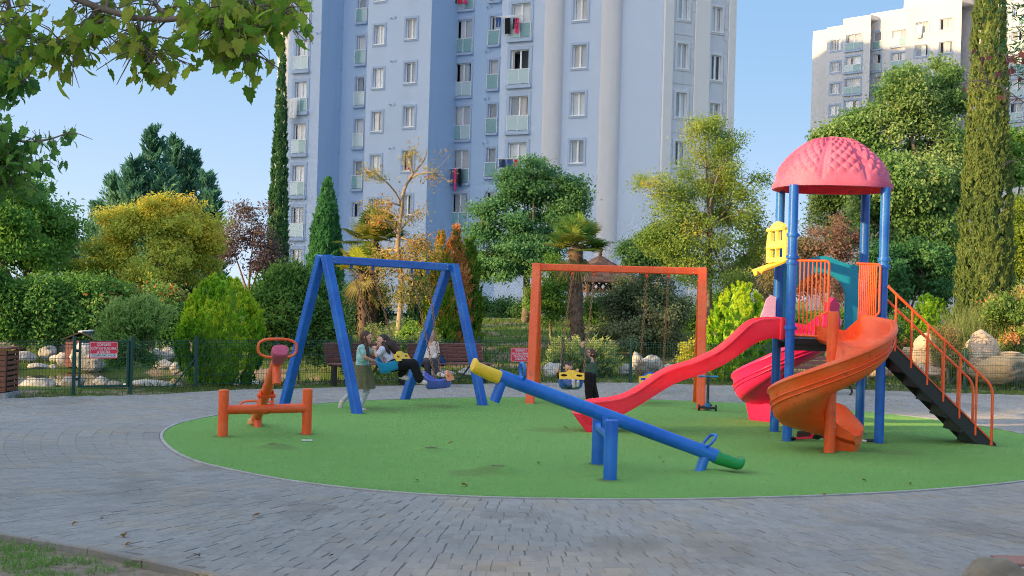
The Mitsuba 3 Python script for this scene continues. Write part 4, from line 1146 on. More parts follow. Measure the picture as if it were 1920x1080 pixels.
def conifer(name, label, base, height, prof, n, L, W, pal, seed, lean=.30, lobes=9, lob=.16, core=(0.018, 0.035, 0.015), group=None, hue=.8, catg='tree', tilt=(0, 0), squash=1.0, tuft=.34, top_yellow=0.0, per=46):
    """Column or egg of upright sprays over a dark twiggy core; prof(t) is the radius from foot (0) to tip (1)."""
    r = np.random.default_rng(seed); k = thing(name, label, catg, group)
    tt = np.linspace(0, 1, 400); pw = np.cumsum(prof(tt) + .10 * prof(tt).max()); pw /= pw[-1]
    nt = n // per; n = nt * per
    t = np.interp(r.uniform(size=nt), pw, tt); ph = r.uniform(0, 2 * np.pi, nt); z = t * height
    q = np.stack([np.cos(ph) * 1.7, np.sin(ph) * 1.7, z * .55 / max(.5, height / 6)], 1)
    lump = 1 + lob * 2 * (meshkit.fbm(q * lobes / 5, 3, seed) - .5)
    R = prof(t) * lump * r.uniform(.80, .97, nt)
    out = np.stack([np.cos(ph), np.sin(ph) * squash, 0 * ph], 1)
    o = base + out * R[:, None] + np.stack([tilt[0] * z, tilt[1] * z, z], 1)
    tl = tuft * r.uniform(.5, 1.3, nt) * np.clip(prof(t) / prof(.3), .35, 1)
    tax = unit(V(0, 0, 1) + out * lean * r.uniform(.6, 2.2, (nt, 1)) + r.normal(size=(nt, 3)) * .16)
    s_ = r.uniform(0, 1, (nt, per)) ** .8
    side = unit(np.cross(tax, out)); outn = np.cross(side, tax)
    wd = tl[:, None] * .30 * (1.08 - s_) ** .8
    p = (o[:, None] + tax[:, None] * (s_ * tl[:, None])[..., None] + side[:, None] * (r.normal(0, .75, (nt, per)) * wd)[..., None] + outn[:, None] * (r.normal(0, .45, (nt, per)) * wd + .25 * wd)[..., None]).reshape(-1, 3)
    out = np.repeat(out, per, 0)
    ax = unit(np.repeat(tax, per, 0) + r.normal(size=(n, 3)) * .38)
    nr = unit(np.cross(ax, np.cross(out, ax)) + r.normal(size=(n, 3)) * .6)
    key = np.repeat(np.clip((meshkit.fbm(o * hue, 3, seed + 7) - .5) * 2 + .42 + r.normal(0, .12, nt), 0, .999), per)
    key = np.clip(key + (s_.reshape(-1) - .5) * .35 + np.repeat(t - .45, per) * top_yellow, 0, .999)  # palette leans yellower toward the spray tips and the top
    m, c = leaf_quads(p, ax, nr, L * r.uniform(.6, 1.4, n), W * r.uniform(.7, 1.3, n), pick(pal, n, r, key), .15)
    part(k, 'crown', m, 'm_leaf', color=c)
    rings = [base + np.stack([np.cos(a_) * prof(s) * .48, np.sin(a_) * prof(s) * .48 * squash, np.full(20, s * height)], 1) + V(tilt[0], tilt[1], 0) * s * height for s in np.linspace(0.01, .97, 26) for a_ in [np.arange(20) * 2 * np.pi / 20]]
    v, f = loft(np.array(rings)); v = v + .05 * (meshkit.fbm(v * 4, 2, seed)[:, None] - .5)
    part(k, 'inner_twigs', (v, f), 'm_vcol', smooth=True, color=np.tile(np.mean([q_[:3] for q_ in pal], 0)[None] * 1.8, (len(v), 1)))
    part(k, 'trunk', tube([base - V(0, 0, .15), base + V(0, 0, height * .5)], [max(.05, prof(0.1) * .15), .03], 8), 'm_bark')
    return k


G_DARK = [(0.028, 0.072, 0.033, 2), (0.042, 0.095, 0.04, 2), (0.06, 0.115, 0.045, 1)]
G_MID = [(0.045, 0.105, 0.025, 2), (0.065, 0.135, 0.032, 2), (0.095, 0.17, 0.04, 1)]
G_LIGHT = [(0.06, 0.12, 0.025, 2), (0.10, 0.17, 0.035, 2), (0.16, 0.20, 0.045, 1)]
YELLOW = [(0.12, 0.16, 0.035, 1.5), (0.20, 0.225, 0.042, 1.8), (0.30, 0.27, 0.045, 2.2), (0.30, 0.22, 0.04, .4)]
GREY_G = [(0.06, 0.085, 0.045, 2), (0.10, 0.125, 0.07, 2), (0.15, 0.15, 0.085, 1)]

# --- clipped golden thuja globes
egg = lambda w, lo=.62: (lambda t: w * np.clip(np.sin(np.pi * np.clip(t, 0, 1) ** .75 * .5 + .0) * 0 + (1 - np.clip((t - .30) / .72, 0, 1) ** 2.0) ** .62 * (lo + (1 - lo) * np.clip(t / .30, 0, 1) ** .7), 0, 1))
THUJA = [(0.045, 0.12, 0.012, 1.4), (0.10, 0.20, 0.014, 2), (0.22, 0.29, 0.02, 1.4)]
conifer('thuja_globe', 'large egg shaped yellow green thuja beside the gate with the red sign', ground_at(411, 728, 27.8), 2.2, egg(.93), 36000, .13, .032, THUJA, 41, .17, 14, .05, (0.02, 0.04, 0.008), 'egg shaped thuja shrubs', 1.5, 'shrub', tuft=.12, top_yellow=.6)
conifer('thuja_globe', 'yellow green egg shaped thuja behind the red wave slide', ground_at(1386, 712, 34), 2.42, egg(.90), 26000, .14, .036, THUJA, 42, .17, 14, .05, (0.02, 0.04, 0.008), 'egg shaped thuja shrubs', 1.5, 'shrub', tuft=.12, top_yellow=.6)
conifer('thuja_globe', 'bright green egg shaped thuja seen above the stair rail', ground_at(1743, 620, 40), 2.05, egg(.74), 20000, .15, .038, [(0.04, 0.11, 0.010), (0.08, 0.17, 0.014), (0.14, 0.22, 0.02)], 43, .2, 14, .07, (0.02, 0.04, 0.008), 'egg shaped thuja shrubs', 1.5, 'shrub', tuft=.12, top_yellow=.6)

# --- cypress columns
flame = lambda w: (lambda t: w * np.clip((1 - np.clip(t, 0, 1) ** 2.6), 0, 1) ** .8 * (.55 + .45 * np.clip(t / .18, 0, 1) ** .6))
taper = lambda w, k=1.1: (lambda t: w * (1 - np.clip(t, 0, 1) ** k) ** .75 * (.75 + .25 * np.clip(t / .1, 0, 1)) + .02)
CYP = [(0.028, 0.072, 0.032, 2), (0.042, 0.095, 0.04, 2), (0.065, 0.12, 0.05, 1)]
b = ground_at(517, 560, 56); conifer('cypress', 'very tall thin dark cypress by the left edge of the big tower', b, at(527, 74, 56)[2] - b[2], taper(.46, 1.25), 26000, .22, .055, CYP, 51, .12, 9, .16, tuft=.2, per=24, group='slim cypress columns', tilt=(.0, 0))
b = ground_at(608, 560, 50); conifer('cypress', 'short dark green cypress in front of the tower windows', b, at(615, 332, 50)[2] - b[2], flame(.66), 26000, .22, .055, [(0.026, 0.09, 0.034, 2), (0.04, 0.12, 0.046, 2), (0.06, 0.145, 0.055, 1)], 52, .15, 12, .2, tuft=.24, per=26, group='slim cypress columns')
b = ground_at(1848, 600, 38); conifer('cypress', 'massive tall olive green cypress at the right behind the reeds', b, 12.4, lambda t: .80 * (.62 + .38 * np.clip(t / .12, 0, 1)) * (1 - .62 * np.clip((t - .1) / .9, 0, 1) ** 1.1), 92000, .13, .036, [(0.065, 0.098, 0.032, 1.5), (0.085, 0.118, 0.038, 2), (0.11, 0.135, 0.042, 1.5)], 53, .2, 16, .17, (0.02, 0.03, 0.012), 'slim cypress columns', .9, tilt=(-.012, 0), tuft=.17, per=20)
# three browning thuja columns behind the blue swing
for i, (px, top, w, pal, lab) in enumerate([(822, 440, .34, [(0.06, 0.13, 0.015, 1.5), (0.12, 0.17, 0.02, 1.5), (0.22, 0.17, 0.03, 1.2), (0.30, 0.13, 0.04, .8)], 'green thuja column with yellow patches, leftmost of three behind the blue swing'),
                                         (849, 428, .33, [(0.05, 0.10, 0.02, .8), (0.20, 0.14, 0.035, 1), (0.34, 0.12, 0.05, 1.6), (0.36, 0.16, 0.06, .8)], 'rust brown dying thuja column, the middle of three'),
                                         (874, 440, .32, [(0.05, 0.10, 0.015, 1.5), (0.09, 0.14, 0.02, 1.5), (0.17, 0.16, 0.03, 1)], 'olive green thuja column, rightmost of three behind the blue swing')]):
    b = ground_at(px, 650, 36.5 + .4 * i); conifer('thuja_column', lab, b, at(px, top, 36.5 + .4 * i)[2] - b[2], flame(w), 17000, .16, .035, pal, 60 + i, .3, 12, .3, (0.03, 0.035, 0.012), 'thuja columns', 1.3)
b = ground_at(793, 640, 40); conifer('thuja_column', 'small dark green thuja column between palm and browning thujas', b, at(790, 480, 40)[2] - b[2], flame(.45), 10000, .17, .04, G_DARK + [(0.08, 0.15, 0.02, 2)], 64, .3, 12, .3, group='thuja columns', hue=1.3)

# --- dark conifer with many tips at the left
def multi_conifer(name, label, tips, base_y, D, pal, seed, per=1.0, L=.20, W=.05):
    r = np.random.default_rng(seed); k = thing(name, label, 'tree'); ms, cs, ws = [], [], []
    for px, py, wpx in tips:
        b = ground_at(px, base_y, D + r.uniform(-1.5, 1.5)); tip = at(px, py, b[1]); H = tip[2] - b[2]; Rb = wpx * D / F
        nb = int(150 * per)
        t = r.uniform(.02, 1, nb) ** .85; ph = r.uniform(0, 2 * np.pi, nb)
        ln = Rb * (1 - t) ** .75 * r.uniform(.7, 1.2, nb) + .22
        m_ = 34; s = np.tile(np.linspace(.12, 1, m_), (nb, 1))
        o = np.stack([np.cos(ph), np.sin(ph), 0 * ph], 1)
        P = (b + V(0, 0, 1) * (t * H)[:, None])[:, None] + o[:, None] * (s * ln[:, None])[..., None] + V(0, 0, 1) * ((s ** 1.6) * (ln * (.30 + .55 * t))[:, None])[..., None]
        sd_ = np.stack([-np.sin(ph), np.cos(ph), 0 * ph], 1)
        P = P + sd_[:, None] * (r.normal(0, .20, (nb, m_)) * (1.05 - s) * np.minimum(ln, 1.2)[:, None])[..., None] + r.normal(0, .05, P.shape)
        P = P.reshape(-1, 3); n = len(P)
        ax = unit(np.repeat(o, m_, 0) * .7 + V(0, 0, .75) + r.normal(size=(n, 3)) * .35)
        nr = unit(r.normal(size=(n, 3)) + V(0, 0, .6))
        m, c = leaf_quads(P, ax, nr, L * r.uniform(.6, 1.4, n), W, pick(pal, n, r, np.clip((meshkit.fbm(P * .5, 2, 5) - .5) * 2 + .5, 0, .99)), .15)
        ms.append(m); cs.append(c); ws.append(tube([b, tip - V(0, 0, .2)], [.14, .015], 7))
    part(k, 'crown', cat(*ms), 'm_leaf', color=np.vstack(cs)); part(k, 'trunk', cat(*ws), 'm_bark', smooth=True)


multi_conifer('conifer', 'broad dark blue green conifer with many pointed tips at the left',
              [(278, 243, 62), (318, 262, 55), (245, 300, 60), (350, 285, 48), (212, 330, 62), (378, 330, 40), (180, 385, 45), (300, 320, 75), (392, 365, 30)], 590, 52, [(0.03, 0.085, 0.058, 2), (0.045, 0.11, 0.075, 2), (0.07, 0.14, 0.09, 1)], 71, L=.26, W=.075)

# --- broadleaf trees, left to right
broadleaf('tree', 'dense mid green tree at the left edge behind the hedge', 'tree', [blob(30, 440, 95, 110, 36), blob(95, 470, 55, 75, 37), blob(-20, 360, 70, 90, 35), blob(60, 390, 55, 60, 36.5)], ground_at(35, 620, 36), 900, 34, .17, .12, .065, [(0.055, 0.125, 0.028, 2), (0.08, 0.16, 0.035, 2), (0.12, 0.20, 0.045, 1)], .2, seed=81, hue=.5)
broadleaf('tree', 'pale distant tree between the left tree and the conifer', 'tree', [blob(130, 430, 22, 40, 75), blob(110, 460, 40, 40, 75), blob(155, 480, 35, 45, 75)], ground_at(130, 580, 75), 260, 30, .22, .18, .10, GREY_G, .15, seed=82)
broadleaf('ornamental_tree', 'broad yellow orange autumn tree above the clipped hedge', 'tree', [blob(268, 440, 80, 62, 38), blob(345, 440, 62, 58, 38), blob(205, 485, 70, 45, 38), blob(310, 395, 42, 32, 38), blob(265, 400, 40, 30, 38.5), blob(385, 475, 38, 55, 38.5), blob(300, 500, 85, 45, 37.5), blob(225, 430, 40, 34, 38)], ground_at(285, 640, 38), 1150, 30, .13, .095, .055, YELLOW, .12, seed=83, gap=.40, hue=.9, up=.5)
broadleaf('plum_tree', 'sparse purple leaved plum tree left of the tall cypress', 'tree', [blob(470, 430, 40, 52, 42), blob(445, 470, 38, 40, 42), blob(485, 490, 36, 38, 42), blob(475, 395, 22, 25, 42)], ground_at(465, 620, 42), 330, 16, .16, .09, .05, [(0.06, 0.045, 0.05, 2), (0.10, 0.07, 0.06, 2), (0.12, 0.10, 0.05, 1)], .09, seed=84, gap=.46, twigs=200)
broadleaf('linden_tree', 'large green tree in front of the big tower, right of the thujas', 'tree', [blob(990, 400, 62, 60, 48), blob(940, 430, 55, 58, 48), blob(1040, 430, 52, 55, 48), blob(1000, 330, 45, 48, 48), blob(930, 490, 52, 48, 47.5), blob(1000, 480, 62, 42, 47.5), blob(960, 365, 40, 40, 48.5), blob(1055, 385, 35, 40, 48.5), blob(905, 400, 26, 26, 48), blob(1070, 350, 24, 22, 48)], ground_at(985, 600, 48), 980, 40, .21, .125, .07, [(0.04, 0.10, 0.045, 2), (0.06, 0.13, 0.055, 2), (0.09, 0.165, 0.06, 1)], .16, seed=85, gap=.45, droop=.55, hue=.4, flat=.45)
broadleaf('tree', 'dense round dark green tree behind the gazebo', 'tree', [blob(1220, 468, 50, 44, 66), blob(1190, 485, 32, 30, 66), blob(1252, 488, 34, 32, 66)], ground_at(1220, 570, 66), 420, 34, .20, .14, .08, [(0.045, 0.095, 0.034, 2), (0.065, 0.12, 0.042, 2)], .15, seed=86)
broadleaf('robinia_tree', 'airy yellow green robinia with golden patches behind the orange swing', 'tree', [blob(1330, 330, 55, 60, 42), blob(1270, 380, 48, 55, 42), blob(1380, 400, 50, 55, 42), blob(1325, 440, 75, 52, 42), blob(1320, 240, 26, 44, 42), blob(1368, 275, 34, 36, 42), blob(1220, 340, 28, 22, 42), blob(1415, 330, 28, 30, 42), blob(1250, 450, 50, 42, 42), blob(1400, 470, 45, 42, 42.5), blob(1300, 510, 62, 34, 41.5), blob(1360, 520, 45, 35, 41.5)], ground_at(1328, 620, 42), 1600, 27, .17, .085, .045, [(0.075, 0.12, 0.028, 1.4), (0.11, 0.16, 0.038, 2.2), (0.15, 0.19, 0.05, 1.4), (0.27, 0.22, 0.03, .7)], .11, fork=at(1330, 430, 42), seed=87, gap=.48, hue=.75, twigs=260, up=.5, gap_scale=1.6)
broadleaf('tree', 'loose dark tree between robinia and play tower', 'tree', [blob(1450, 500, 50, 60, 52), blob(1500, 520, 40, 60, 52), blob(1390, 520, 40, 45, 52)], ground_at(1450, 610, 52), 420, 30, .2, .12, .07, [(0.05, 0.07, 0.03, 2), (0.09, 0.10, 0.045, 2), (0.14, 0.11, 0.06, 1)], .15, seed=88, gap=.45)
IVY = [(0.045, 0.095, 0.03, 1.5), (0.075, 0.135, 0.045, 2), (0.11, 0.17, 0.06, 1.5), (0.15, 0.19, 0.08, .5)]
broadleaf('ivy_tree', 'huge tree smothered in pale green ivy behind the play tower', 'tree', [blob(1700, 190, 62, 62, 46), blob(1650, 260, 72, 62, 46), blob(1740, 270, 62, 58, 46), blob(1765, 150, 30, 40, 46.5), blob(1605, 250, 46, 32, 46), blob(1690, 350, 90, 62, 45), blob(1780, 340, 45, 62, 45.5), blob(1650, 420, 62, 52, 45), blob(1740, 430, 62, 52, 45), blob(1560, 262, 30, 22, 46.5), blob(1625, 330, 40, 50, 45.5), blob(1780, 200, 26, 26, 46)], ground_at(1690, 610, 45.5), 2000, 36, .17, .13, .085, IVY, .3, seed=89, gap=.44, hue=.45, droop=.6, shell=.7)
broadleaf('ivy_thicket', 'dark green ivy thicket below the ivy tree, right of the arch', 'shrub', [blob(1660, 520, 60, 55, 43), blob(1740, 510, 70, 60, 43.5), blob(1790, 540, 30, 40, 43), blob(1620, 560, 50, 45, 43)], ground_at(1700, 620, 43.5), 650, 34, .17, .12, .085, [(0.035, 0.095, 0.038, 2), (0.05, 0.12, 0.045, 2), (0.075, 0.145, 0.05, 1)], .1, seed=90, gap=.3, droop=.7)
broadleaf('tree', 'feathery light green tree left of the play tower posts', 'tree', [blob(1560, 390, 50, 55, 50), blob(1590, 430, 35, 50, 50), blob(1560, 340, 30, 30, 50)], ground_at(1565, 610, 50), 330, 34, .2, .12, .06, [(0.05, 0.09, 0.03, 2), (0.08, 0.12, 0.04, 2)], .12, seed=91, gap=.45)
broadleaf('bronze_shrub', 'bronze purple leaved shrub seen through the play tower', 'shrub', [blob(1545, 470, 62, 42, 40), blob(1590, 450, 34, 40, 40), blob(1500, 490, 34, 42, 40), blob(1550, 540, 75, 45, 40)], ground_at(1550, 640, 40), 420, 26, .13, .085, .05, [(0.10, 0.062, 0.052, 2), (0.15, 0.088, 0.07, 2), (0.09, 0.085, 0.045, 1)], .05, seed=92, gap=.42, twigs=120)
broadleaf('tree', 'bright yellow green shrub tree at the right edge beyond the cypress', 'tree', [blob(1915, 450, 40, 50, 44), blob(1905, 520, 40, 45, 44), blob(1930, 400, 30, 30, 44)], ground_at(1915, 620, 44), 420, 30, .16, .10, .06, [(0.07, 0.12, 0.02, 2), (0.13, 0.17, 0.03, 2), (0.20, 0.21, 0.05, 1)], .1, seed=93)
broadleaf('tree', 'dark leafy tree behind the tall right cypress', 'tree', [blob(1890, 330, 26, 60, 50), blob(1905, 270, 24, 40, 50), blob(1780, 290, 24, 50, 50)], ground_at(1890, 620, 50), 260, 34, .2, .14, .09, G_MID, .12, seed=94)

# --- shrubs and hedges
broadleaf('laurel_hedge', 'clipped laurel hedge with a few red tips beyond the pond', 'shrub', [blob(75, 590, 60, 68, 34.5), blob(150, 585, 70, 70, 35), blob(225, 590, 60, 60, 35.5), blob(300, 600, 55, 62, 35.5)], ground_at(160, 655, 35), 900, 34, .13, .13, .055, [(0.05, 0.115, 0.03, 2), (0.075, 0.15, 0.038, 2), (0.11, 0.185, 0.05, 1.2), (0.28, 0.09, 0.04, .12)], .06, seed=101, gap=.28, shell=.8)
broadleaf('laurel_shrub', 'dark green shrub at the left edge above the slatted bin', 'shrub', [blob(5, 590, 42, 62, 34), blob(-30, 570, 45, 70, 34)], ground_at(0, 655, 34), 380, 34, .13, .12, .055, G_MID, .06, seed=102, gap=.3, shell=.8)
broadleaf('oleander_shrub', 'slender willow leaved oleander growing behind the gate', 'shrub', [blob(245, 640, 48, 52, 26.2), blob(230, 600, 36, 40, 26.2), blob(272, 605, 34, 42, 26.2), blob(258, 575, 20, 34, 26.2), blob(215, 650, 24, 40, 26.2)], ground_at(246, 724, 26.2), 420, 30, .10, .14, .026, [(0.05, 0.11, 0.03, 2), (0.085, 0.15, 0.04, 2), (0.13, 0.19, 0.06, 1)], .03, seed=103, gap=.36, droop=-.5, twigs=140)
broadleaf('photinia_shrub', 'big photinia with pale sunlit top left of the blue swing', 'shrub', [blob(555, 600, 78, 62, 30.2), blob(530, 560, 52, 48, 30.2), blob(590, 570, 46, 52, 30.2), blob(545, 530, 36, 34, 30.2), blob(610, 640, 42, 50, 30), blob(500, 620, 34, 60, 30)], ground_at(558, 712, 30.2), 950, 34, .11, .115, .045, [(0.035, 0.085, 0.022, 2), (0.06, 0.115, 0.03, 2), (0.12, 0.17, 0.04, 1.3), (0.24, 0.22, 0.07, .5)], .05, seed=104, gap=.32, droop=-.2, shell=.72)
broadleaf('viburnum_shrub', 'dull grey green shrub between the blue swing legs', 'shrub', [blob(650, 570, 40, 50, 37), blob(680, 590, 40, 60, 37.5), blob(640, 620, 40, 50, 37)], ground_at(655, 660, 37), 420, 30, .14, .10, .055, [(0.04, 0.08, 0.045, 2), (0.06, 0.10, 0.052, 2), (0.10, 0.12, 0.07, .8)], .06, seed=105, gap=.33)
broadleaf('mixed_shrub', 'low light green shrub behind the first bench', 'shrub', [blob(640, 665, 40, 28, 32.5), blob(700, 655, 38, 30, 33), blob(740, 670, 40, 30, 33), blob(790, 660, 34, 34, 33.5)], ground_at(700, 700, 33), 520, 28, .11, .085, .035, [(0.06, 0.10, 0.03, 2), (0.09, 0.13, 0.045, 2), (0.13, 0.15, 0.06, 1)], .04, seed=106, gap=.36)
broadleaf('boxwood_shrub', 'rounded yellow green shrub behind the seated woman', 'shrub', [blob(775, 635, 26, 24, 34.5), blob(800, 640, 20, 24, 34.5)], ground_at(782, 670, 34.5), 220, 30, .10, .08, .04, G_LIGHT, .04, seed=107, gap=.3)
broadleaf('euonymus_hedge', 'trimmed dark green hedge in front of the tower ground floor', 'shrub', [blob(905, 592, 30, 28, 58), blob(945, 595, 32, 32, 57), blob(975, 600, 22, 26, 56)], ground_at(940, 620, 57), 420, 30, .18, .12, .06, [(0.025, 0.06, 0.02, 2), (0.04, 0.085, 0.028, 2)], .06, seed=108, gap=.3)
broadleaf('mixed_shrub', 'yellow green shrub left of the second palm trunk', 'shrub', [blob(1030, 540, 34, 44, 40.5), blob(1050, 575, 32, 36, 40.5), blob(1015, 585, 30, 36, 40.5), blob(1040, 500, 20, 24, 40.5)], ground_at(1030, 625, 40.5), 380, 28, .13, .085, .05, G_LIGHT, .05, seed=109, gap=.38)
broadleaf('mixed_shrub', 'rounded green shrub under the gazebo eaves', 'shrub', [blob(1114, 585, 24, 36, 50), blob(1135, 600, 24, 30, 50)], ground_at(1120, 640, 50), 240, 28, .16, .10, .06, G_MID, .05, seed=118, gap=.35)
broadleaf('elaeagnus_shrub', 'large silvery green shrub in the middle of the orange swing', 'shrub', [blob(1205, 590, 74, 60, 40), blob(1170, 575, 46, 48, 40), blob(1245, 580, 44, 56, 40), blob(1205, 545, 46, 36, 40), blob(1180, 630, 52, 34, 39.8), blob(1240, 630, 44, 34, 39.8)], ground_at(1208, 665, 40), 900, 32, .13, .09, .05, GREY_G, .06, seed=110, gap=.34, hue=.9)
broadleaf('mixed_shrub', 'dark green shrub behind the orange swing right post', 'shrub', [blob(1320, 600, 40, 44, 44), blob(1290, 620, 30, 34, 44), blob(1360, 570, 40, 34, 44)], ground_at(1320, 650, 44), 380, 28, .15, .09, .05, G_MID, .05, seed=111, gap=.38)
broadleaf('mixed_shrub', 'straw coloured twiggy shrub left of the bronze shrub', 'shrub', [blob(1450, 540, 34, 48, 41), blob(1480, 520, 30, 40, 41)], ground_at(1460, 640, 41), 260, 22, .13, .08, .04, [(0.18, 0.15, 0.08, 2), (0.12, 0.12, 0.05, 2), (0.24, 0.20, 0.10, 1)], .04, seed=112, gap=.44, twigs=160)
broadleaf('rose_shrub', 'low shrub dotted with red blooms beneath the stair rail', 'shrub', [blob(1680, 620, 44, 34, 37), blob(1640, 640, 40, 34, 37), blob(1710, 650, 24, 24, 37)], ground_at(1670, 670, 37), 380, 26, .11, .07, .04, [(0.04, 0.09, 0.025, 2), (0.06, 0.12, 0.03, 2), (0.55, 0.04, 0.06, .22)], .03, seed=113, gap=.36, hue=3.0)
broadleaf('photinia_shrub', 'red tipped photinia at the right edge above the fence', 'shrub', [blob(1900, 620, 40, 44, 35), blob(1885, 585, 28, 30, 35), blob(1925, 590, 34, 44, 35), blob(1915, 670, 30, 28, 34.8)], ground_at(1905, 715, 35), 420, 28, .11, .10, .042, [(0.05, 0.10, 0.025, 1.6), (0.10, 0.15, 0.04, 2), (0.17, 0.19, 0.06, 1.2), (0.50, 0.14, 0.07, .55)], .04, seed=114, gap=.34, hue=1.6, droop=-.3)
broadleaf('dry_shrub', 'brownish small conifer bush between the tan rocks', 'shrub', [blob(1778, 660, 30, 36, 33.6), blob(1772, 630, 22, 24, 33.6)], ground_at(1778, 712, 33.6), 300, 30, .09, .07, .02, [(0.16, 0.12, 0.06, 2), (0.10, 0.11, 0.04, 1.5), (0.22, 0.15, 0.08, 1)], .04, seed=115, gap=.3, droop=-.6)
broadleaf('mixed_shrub', 'yellow leaved sprig by the foot of the orange swing', 'shrub', [blob(1298, 650, 14, 26, 33.4), blob(1290, 675, 16, 18, 33.4)], ground_at(1296, 712, 33.4), 120, 18, .08, .06, .035, [(0.40, 0.30, 0.03, 2), (0.20, 0.20, 0.04, 1)], .02, seed=116, gap=.4)
broadleaf('low_hedge', 'long low hedge closing off the garden behind the play tower', 'shrub', [blob(x, 612, 60, 34, 47 + (x % 7) * .2) for x in range(1370, 1640, 45)], ground_at(1500, 650, 47), 700, 26, .17, .11, .06, G_MID, .06, seed=117, gap=.32)

# --- spreading juniper: feathery arching sprays
def juniper(label, base, w, h, n_br, pal, seed):
    r = np.random.default_rng(seed); k = thing('juniper_shrub', label, 'shrub'); m_ = 46
    ph = r.uniform(0, 2 * np.pi, n_br); el = r.uniform(.25, 1.15, n_br); ln = r.uniform(.6, 1.0, n_br)
    s = np.tile(np.linspace(.15, 1, m_), (n_br, 1))
    o = np.stack([np.cos(ph), np.sin(ph), 0 * ph], 1); ro = r.uniform(0, .75, (n_br, 1)) * V(w, w * .6, 0)
    st = base + o * ro * .8
    P = st[:, None] + o[:, None] * (s * (np.cos(el) * ln * w * .45)[:, None])[..., None] + V(0, 0, 1) * ((s - .25 * s ** 3) * (np.sin(el) * ln * h * 1.12)[:, None])[..., None]
    side = np.stack([-np.sin(ph), np.cos(ph), 0 * ph], 1)
    P = P + side[:, None] * (r.uniform(-1, 1, (n_br, m_)) * .12 * (1.15 - s))[..., None] + r.normal(0, .02, P.shape); P = P.reshape(-1, 3); n = len(P)
    ax = unit(np.repeat(o, m_, 0) * .8 + V(0, 0, .6) + r.normal(size=(n, 3)) * .45)
    sc = s.reshape(-1)
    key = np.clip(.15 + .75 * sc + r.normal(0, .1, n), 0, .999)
    m, c = leaf_quads(P, ax, unit(r.normal(size=(n, 3)) + V(0, 0, .8)), .11 * r.uniform(.6, 1.3, n), .022, pick(pal, n, r, key), .1)
    part(k, 'foliage', m, 'm_leaf', color=c)
    part(k, 'stem', cat(*[tube([st[i], st[i] + V(0, 0, h * .3 * ln[i]) + o[i] * .2 * w * .45, P[i * m_ + m_ // 2]], [.018, .012, .005], 5) for i in range(0, n_br, 4)]), 'm_bark')


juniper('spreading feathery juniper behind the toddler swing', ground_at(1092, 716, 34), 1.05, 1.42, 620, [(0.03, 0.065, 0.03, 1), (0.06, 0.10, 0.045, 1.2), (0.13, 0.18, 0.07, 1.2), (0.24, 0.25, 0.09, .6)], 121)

# --- reeds
r_ = np.random.default_rng(131)
q_ = Polygon([(ground_at(1775, 660, 35.2)[0], 35.0), (ground_at(1900, 660, 35.2)[0], 35.0), (ground_at(1905, 660, 37.5)[0], 37.0), (ground_at(1780, 660, 37.5)[0], 37.0)])
m, c = blades(3600, q_, 1.75, .011, [(0.13, 0.18, 0.06), (0.18, 0.22, 0.08), (0.22, 0.23, 0.11), (0.10, 0.15, 0.05)], None, terrain, .10, 132)
single('reed_clump', 'tall pale green reeds standing before the right cypress', 'reeds', m, 'm_leaf', color=c, kind='stuff')

scene['m_palmbark'] = two(pbr(mikit.proc(lambda p, n, uv: mikit.mix((0.07, 0.05, 0.04), (0.20, 0.14, 0.10), mikit.fbm(p.x * 16, p.y * 16, p.z * 9, octaves=3))), 0.95, 0.15))
